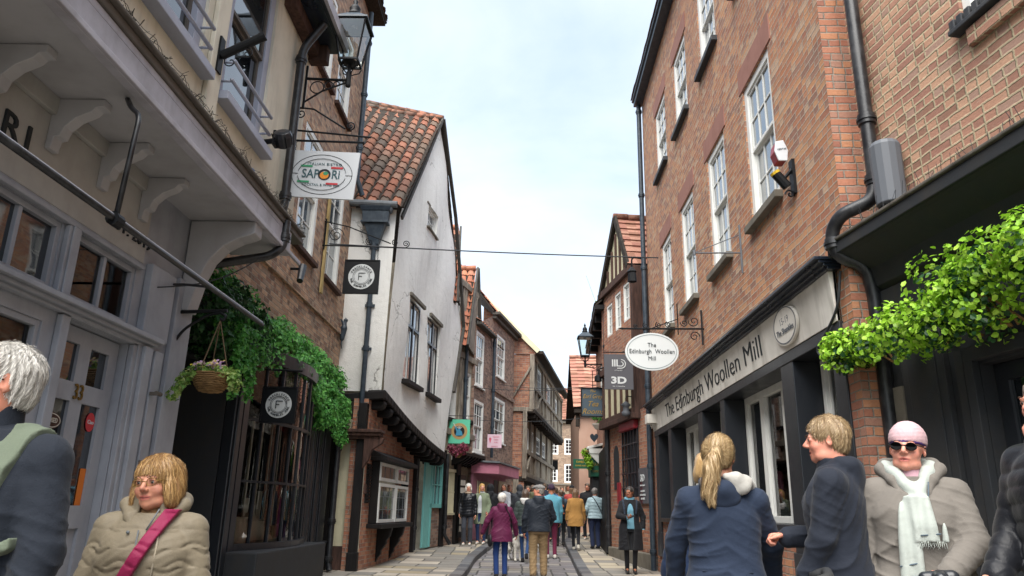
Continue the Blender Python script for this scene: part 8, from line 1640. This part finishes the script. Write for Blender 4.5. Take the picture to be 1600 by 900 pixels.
D = SDF(); p.torso(D, .02, .56, .03); p.sleeves(D, .012); D.ell((.03, .22, 1.0), (.07, .2, .5), .02, op='s'); p.topsdf = D; p.add('coat', shift(D), cl('#76806a')); D = SDF(); D.ell((-.2, .1, .86), (.05, .06, .07), .02); p.add('red_bag', D, cl('#a82030'))
# others in the crowd
CR = [('person in a black padded gilet and red sleeves with hood up', -.97, 22.5, .35, -10, 1.62, '#17191e', '#20242c', 'hood', '#a02028'), ('bald man in a dark navy jumper facing the camera', -.5, 26.0, .34, 176, 1.74, '#1e2634', '#23262e', 'short', None),
      ('person in a teal jacket, plum trousers and dark purple hat', .70, 19.6, .12, 6, 1.78, '#5c9cb0', '#6a2440', 'hat', None), ('person with a large black backpack and dark trousers', 1.12, 23.4, .26, 2, 1.62, '#3c4a58', '#16181c', 'short', None),
      ('person in a red jacket and black knitted hat', 1.58, 25.2, .32, 10, 1.75, '#a8443e', '#2a2c34', 'hatk', None), ('person in a beige jacket and brown cap', 2.15, 26.0, .46, 20, 1.72, '#a89a86', '#3c4048', 'cap', None),
      ('person in a dark brown jacket between backpack and mustard shirt', 1.42, 28.5, .44, 170, 1.7, '#2c2828', '#2a2c34', 'short', None), ('person in a grey hoodie deep in the crowd', 1.0, 27.5, .40, 10, 1.68, '#6c7278', '#26324a', 'long', None),
      ('person in a cream coat far down the street', 1.75, 30.5, .6, 175, 1.66, '#b4a890', '#3a3e48', 'long', None), ('person in a dark green anorak behind the pale blue jacket', 2.3, 23.8, .4, 10, 1.7, '#2c3c34', '#23262e', 'short', None), ('tall person in a navy coat at the back of the crowd', .8, 29.5, .47, 5, 1.8, '#262e3e', '#23262e', 'short', None),
      ('person in a pale grey jacket beside the pink shopfront', -.62, 24.2, .40, 150, 1.66, '#9a9ea4', '#2a3248', 'long', None), ('dark haired person in a wine red top behind the flat cap man', .52, 22.8, .24, 8, 1.68, '#5c2430', '#20242e', 'long', None), ('person in a white cap and blue shirt deep in the street', .95, 25.0, .32, 172, 1.72, '#4c6c94', '#3a3e48', 'cap', None),
      ('person in a black leather jacket by the dark shop wall', 2.05, 24.6, .42, 165, 1.7, '#17181c', '#1c2028', 'short', None), ('person in an olive jacket half hidden behind the teal jacket', .30, 24.5, .30, -6, 1.74, '#5a5c44', '#2a2c34', 'short', None), ('child in an orange coat between the walkers', 1.15, 26.5, .37, 0, 1.3, '#b8683c', '#26324a', 'hatk', None),
      ('person in a light blue shirt far back on the left', .15, 27.0, .39, 176, 1.7, '#8ca8c0', '#3a3e48', 'short', None), ('person in a charcoal hoodie by the timber framed house', -.15, 25.4, .36, 12, 1.7, '#34383e', '#1e222a', 'hood', '#34383e'), ('person in a pink anorak far down the street', 1.35, 32.0, .56, 0, 1.64, '#b88490', '#2a2c34', 'long', None)]
for i, (lb, x, y, z, rt, h, c1, c2, hd, c3) in enumerate(CR):
    p = Person(lb, x, y, z, rt, h, i % 2 == 1, ['#c48c72', '#d09a82', '#b87e64'][i % 3], ((-20, 15, 0, 30, -10)[i % 5], 0, 0), vox=.013, w=1.1, hands=[(-.25, .08 + .04 * (i % 3), .82), (.24, .1, .84)], feet=[(-.08, .08, 0), (.08, -.08, .02)] if i % 2 else None); jm = cl(c1, .75)
    p.top('jacket', jm, .82, .016, disp=WR(.006, i), hood=i % 3 == 0); p.legs(cl(c2)); p.shoes(cl('#2a2724' if i % 2 else '#c8c4bc'))
    if hd == 'hood': p.hoodup(jm); D = SDF(); p.sleeves(D, .004); p.add('sleeves', shift(D), cl(c3, .6)); D = SDF(); D.ell((.2, -.05, .9), (.09, .07, .13), .02); p.add('red_bag', D, cl('#b02030', .6)) if i == 0 else None
    elif hd == 'hat': p.beanie(cl('#3c2c40'))
    elif hd == 'hatk': p.beanie(cl('#14151a')); p.hair('long', hr('#4e3826', '#86684a'))
    elif hd == 'cap': p.flatcap(cl('#5a4438')); p.hair('short', hr('#7a7470', '#a8a29a'))
    elif i == 1: pass
    else: p.hair(hd, hr('#3a2c22', '#6c543c'))
    if i == 3:
        D = SDF(); D.ell((0, -.22, 1.16), (.16, .11, .25), .02); D.ell((0, -.30, 1.04), (.12, .06, .10), .02); p.add('backpack', D, cl('#1c2128', .6)); D = SDF(); D.ell((0, -.345, 1.2), (.09, .02, .06), .01); D.ell((0, -.35, .98), (.11, .03, .03), .01); p.add('backpack_trim', D, cl('#a85a34', .6))

# ---------------------------------------------------------------- dog
tg = thing('dog', 'white dog with a dark harness standing between the walkers', 'dog', (-.21, 18.9, .10)); D = SDF()
D.cone((0, -.20, .42), (0, .22, .43), .095, .12, .04); D.ell((0, .22, .40), (.10, .12, .135), .03); D.cone((0, .27, .46), (0, .38, .58), .075, .06, .03); D.ell((0, .42, .62), (.062, .075, .062), .02); D.cone((0, .47, .605), (0, .56, .59), .036, .024, .02)
for sx in (-1, 1):
    D.ell((sx * .055, .40, .66), (.02, .03, .05), .01, rot3(0, 0, sx * 20)); D.chain([(sx * .06, .25, .34), (sx * .062, .24, .19), (sx * .062, .25, .05), (sx * .062, .29, .025)], [.05, .03, .024, .026], .015)
    D.chain([(sx * .06, -.19, .38), (sx * .065, -.14, .26), (sx * .065, -.25, .16), (sx * .065, -.23, .05), (sx * .065, -.19, .025)], [.075, .045, .026, .024, .026], .015)
D.chain([(0, -.27, .47), (0, -.38, .50), (0, -.44, .58)], [.03, .022, .012], .02); V, Q = D.mesh(.009)
def dg(V): a = R(200); c, q_ = math.cos(a), math.sin(a); return np.asarray(V) @ np.array([[c, q_, 0], [-q_, c, 0], [0, 0, 1]]) + np.array([-.21, 18.9, .10])
npmesh('body', dg(V), Q, cl('#d4d0c6', .9), tg, True); mb = MB(); mb.tube([dg((.125 * math.cos(a), .12, .42 + .125 * math.sin(a))) for a in [2 * math.pi * k / 16 for k in range(17)]], .012, 6, False); mb.build('harness', cl('#1c1e24'), tg); mb = MB()
for v, r in (((.03, .475, .635), .009), ((-.03, .475, .635), .009), ((0, .585, .595), .013)): mb.lathe([(.001, -r), (r, 0), (.001, r)], dg(v), 8)
mb.build('eyes_and_nose', M['lens_black'] if 'lens_black' in M else black_l, tg, smooth=True)

# ---------------------------------------------------------------- pushchair held by the man at the pier
PB = (1.02, 3.58); ca, sa = math.cos(R(70)), math.sin(R(70)); tg = thing('pushchair', 'dark pushchair with foam handlebar beside the man at the brick pier', 'pushchair', (*PB, .0)); T = lambda x, y, z: Vector((PB[0] + ca * x - sa * y, PB[1] + sa * x + ca * y, z)); TM = np.array([[ca, sa, 0], [-sa, ca, 0], [0, 0, 1]])
mb = MB()
for sx in (-.22, .22): mb.tube(arc([T(sx, -.30, 1.0), T(sx, -.22, .95), T(sx, .28, .12)]), .013, 8); mb.tube([T(sx, -.12, .62), T(sx, -.26, .13)], .012, 8); mb.tube([T(sx, .02, .5), T(sx, .25, .45)], .012, 6)
mb.tube([T(-.22, .1, .4), T(.22, .1, .4)], .01, 6); mb.build('frame', M['grey_plastic'], tg, smooth=True); MB().tube(arc([T(-.22, -.26, .985), T(-.2, -.33, 1.01), T(.2, -.33, 1.01), T(.22, -.26, .985)]), .022, 10).build('handlebar', M['black_matt'], tg, smooth=True)
for x, y, r in ((-.24, -.26, .13), (.24, -.26, .13), (-.2, .3, .09), (.2, .3, .09)):
    wz = (.125 if T(x, y, 0).x > 1.1 else 0) + r; mb = MB(); mb.tube([T(x, y + r * .84 * math.cos(a), wz + r * .84 * math.sin(a)) for a in [2 * math.pi * k / 20 for k in range(21)]], r * .16, 8, False); wl = mb.build('wheel', M['black_matt'], tg, smooth=True); mb = MB(); [mb.bar(T(x, y, wz), T(x, y + r * .8 * math.cos(a), wz + r * .8 * math.sin(a)), .012) for a in (0, 1.26, 2.5, 3.77, 5.0)]; mb.build('spokes', M['grey_plastic'], wl)
D = SDF(); D.ell((0, .06, .52), (.19, .16, .06), .03); D.ell((0, -.08, .68), (.19, .05, .22), .04); V, Q = D.mesh(.014); npmesh('seat', V @ TM + np.array([*PB, 0]), Q, cl('#a08088'), tg, True); D = SDF(); D.ell((0, .0, .70), (.21, .22, .17), .03); D.ell((0, .06, .62), (.19, .24, .15), .01, None, 's'); V, Q = D.mesh(.014); npmesh('hood', V @ TM + np.array([*PB, 0]), Q, cl('#b8b0a8'), tg, True)
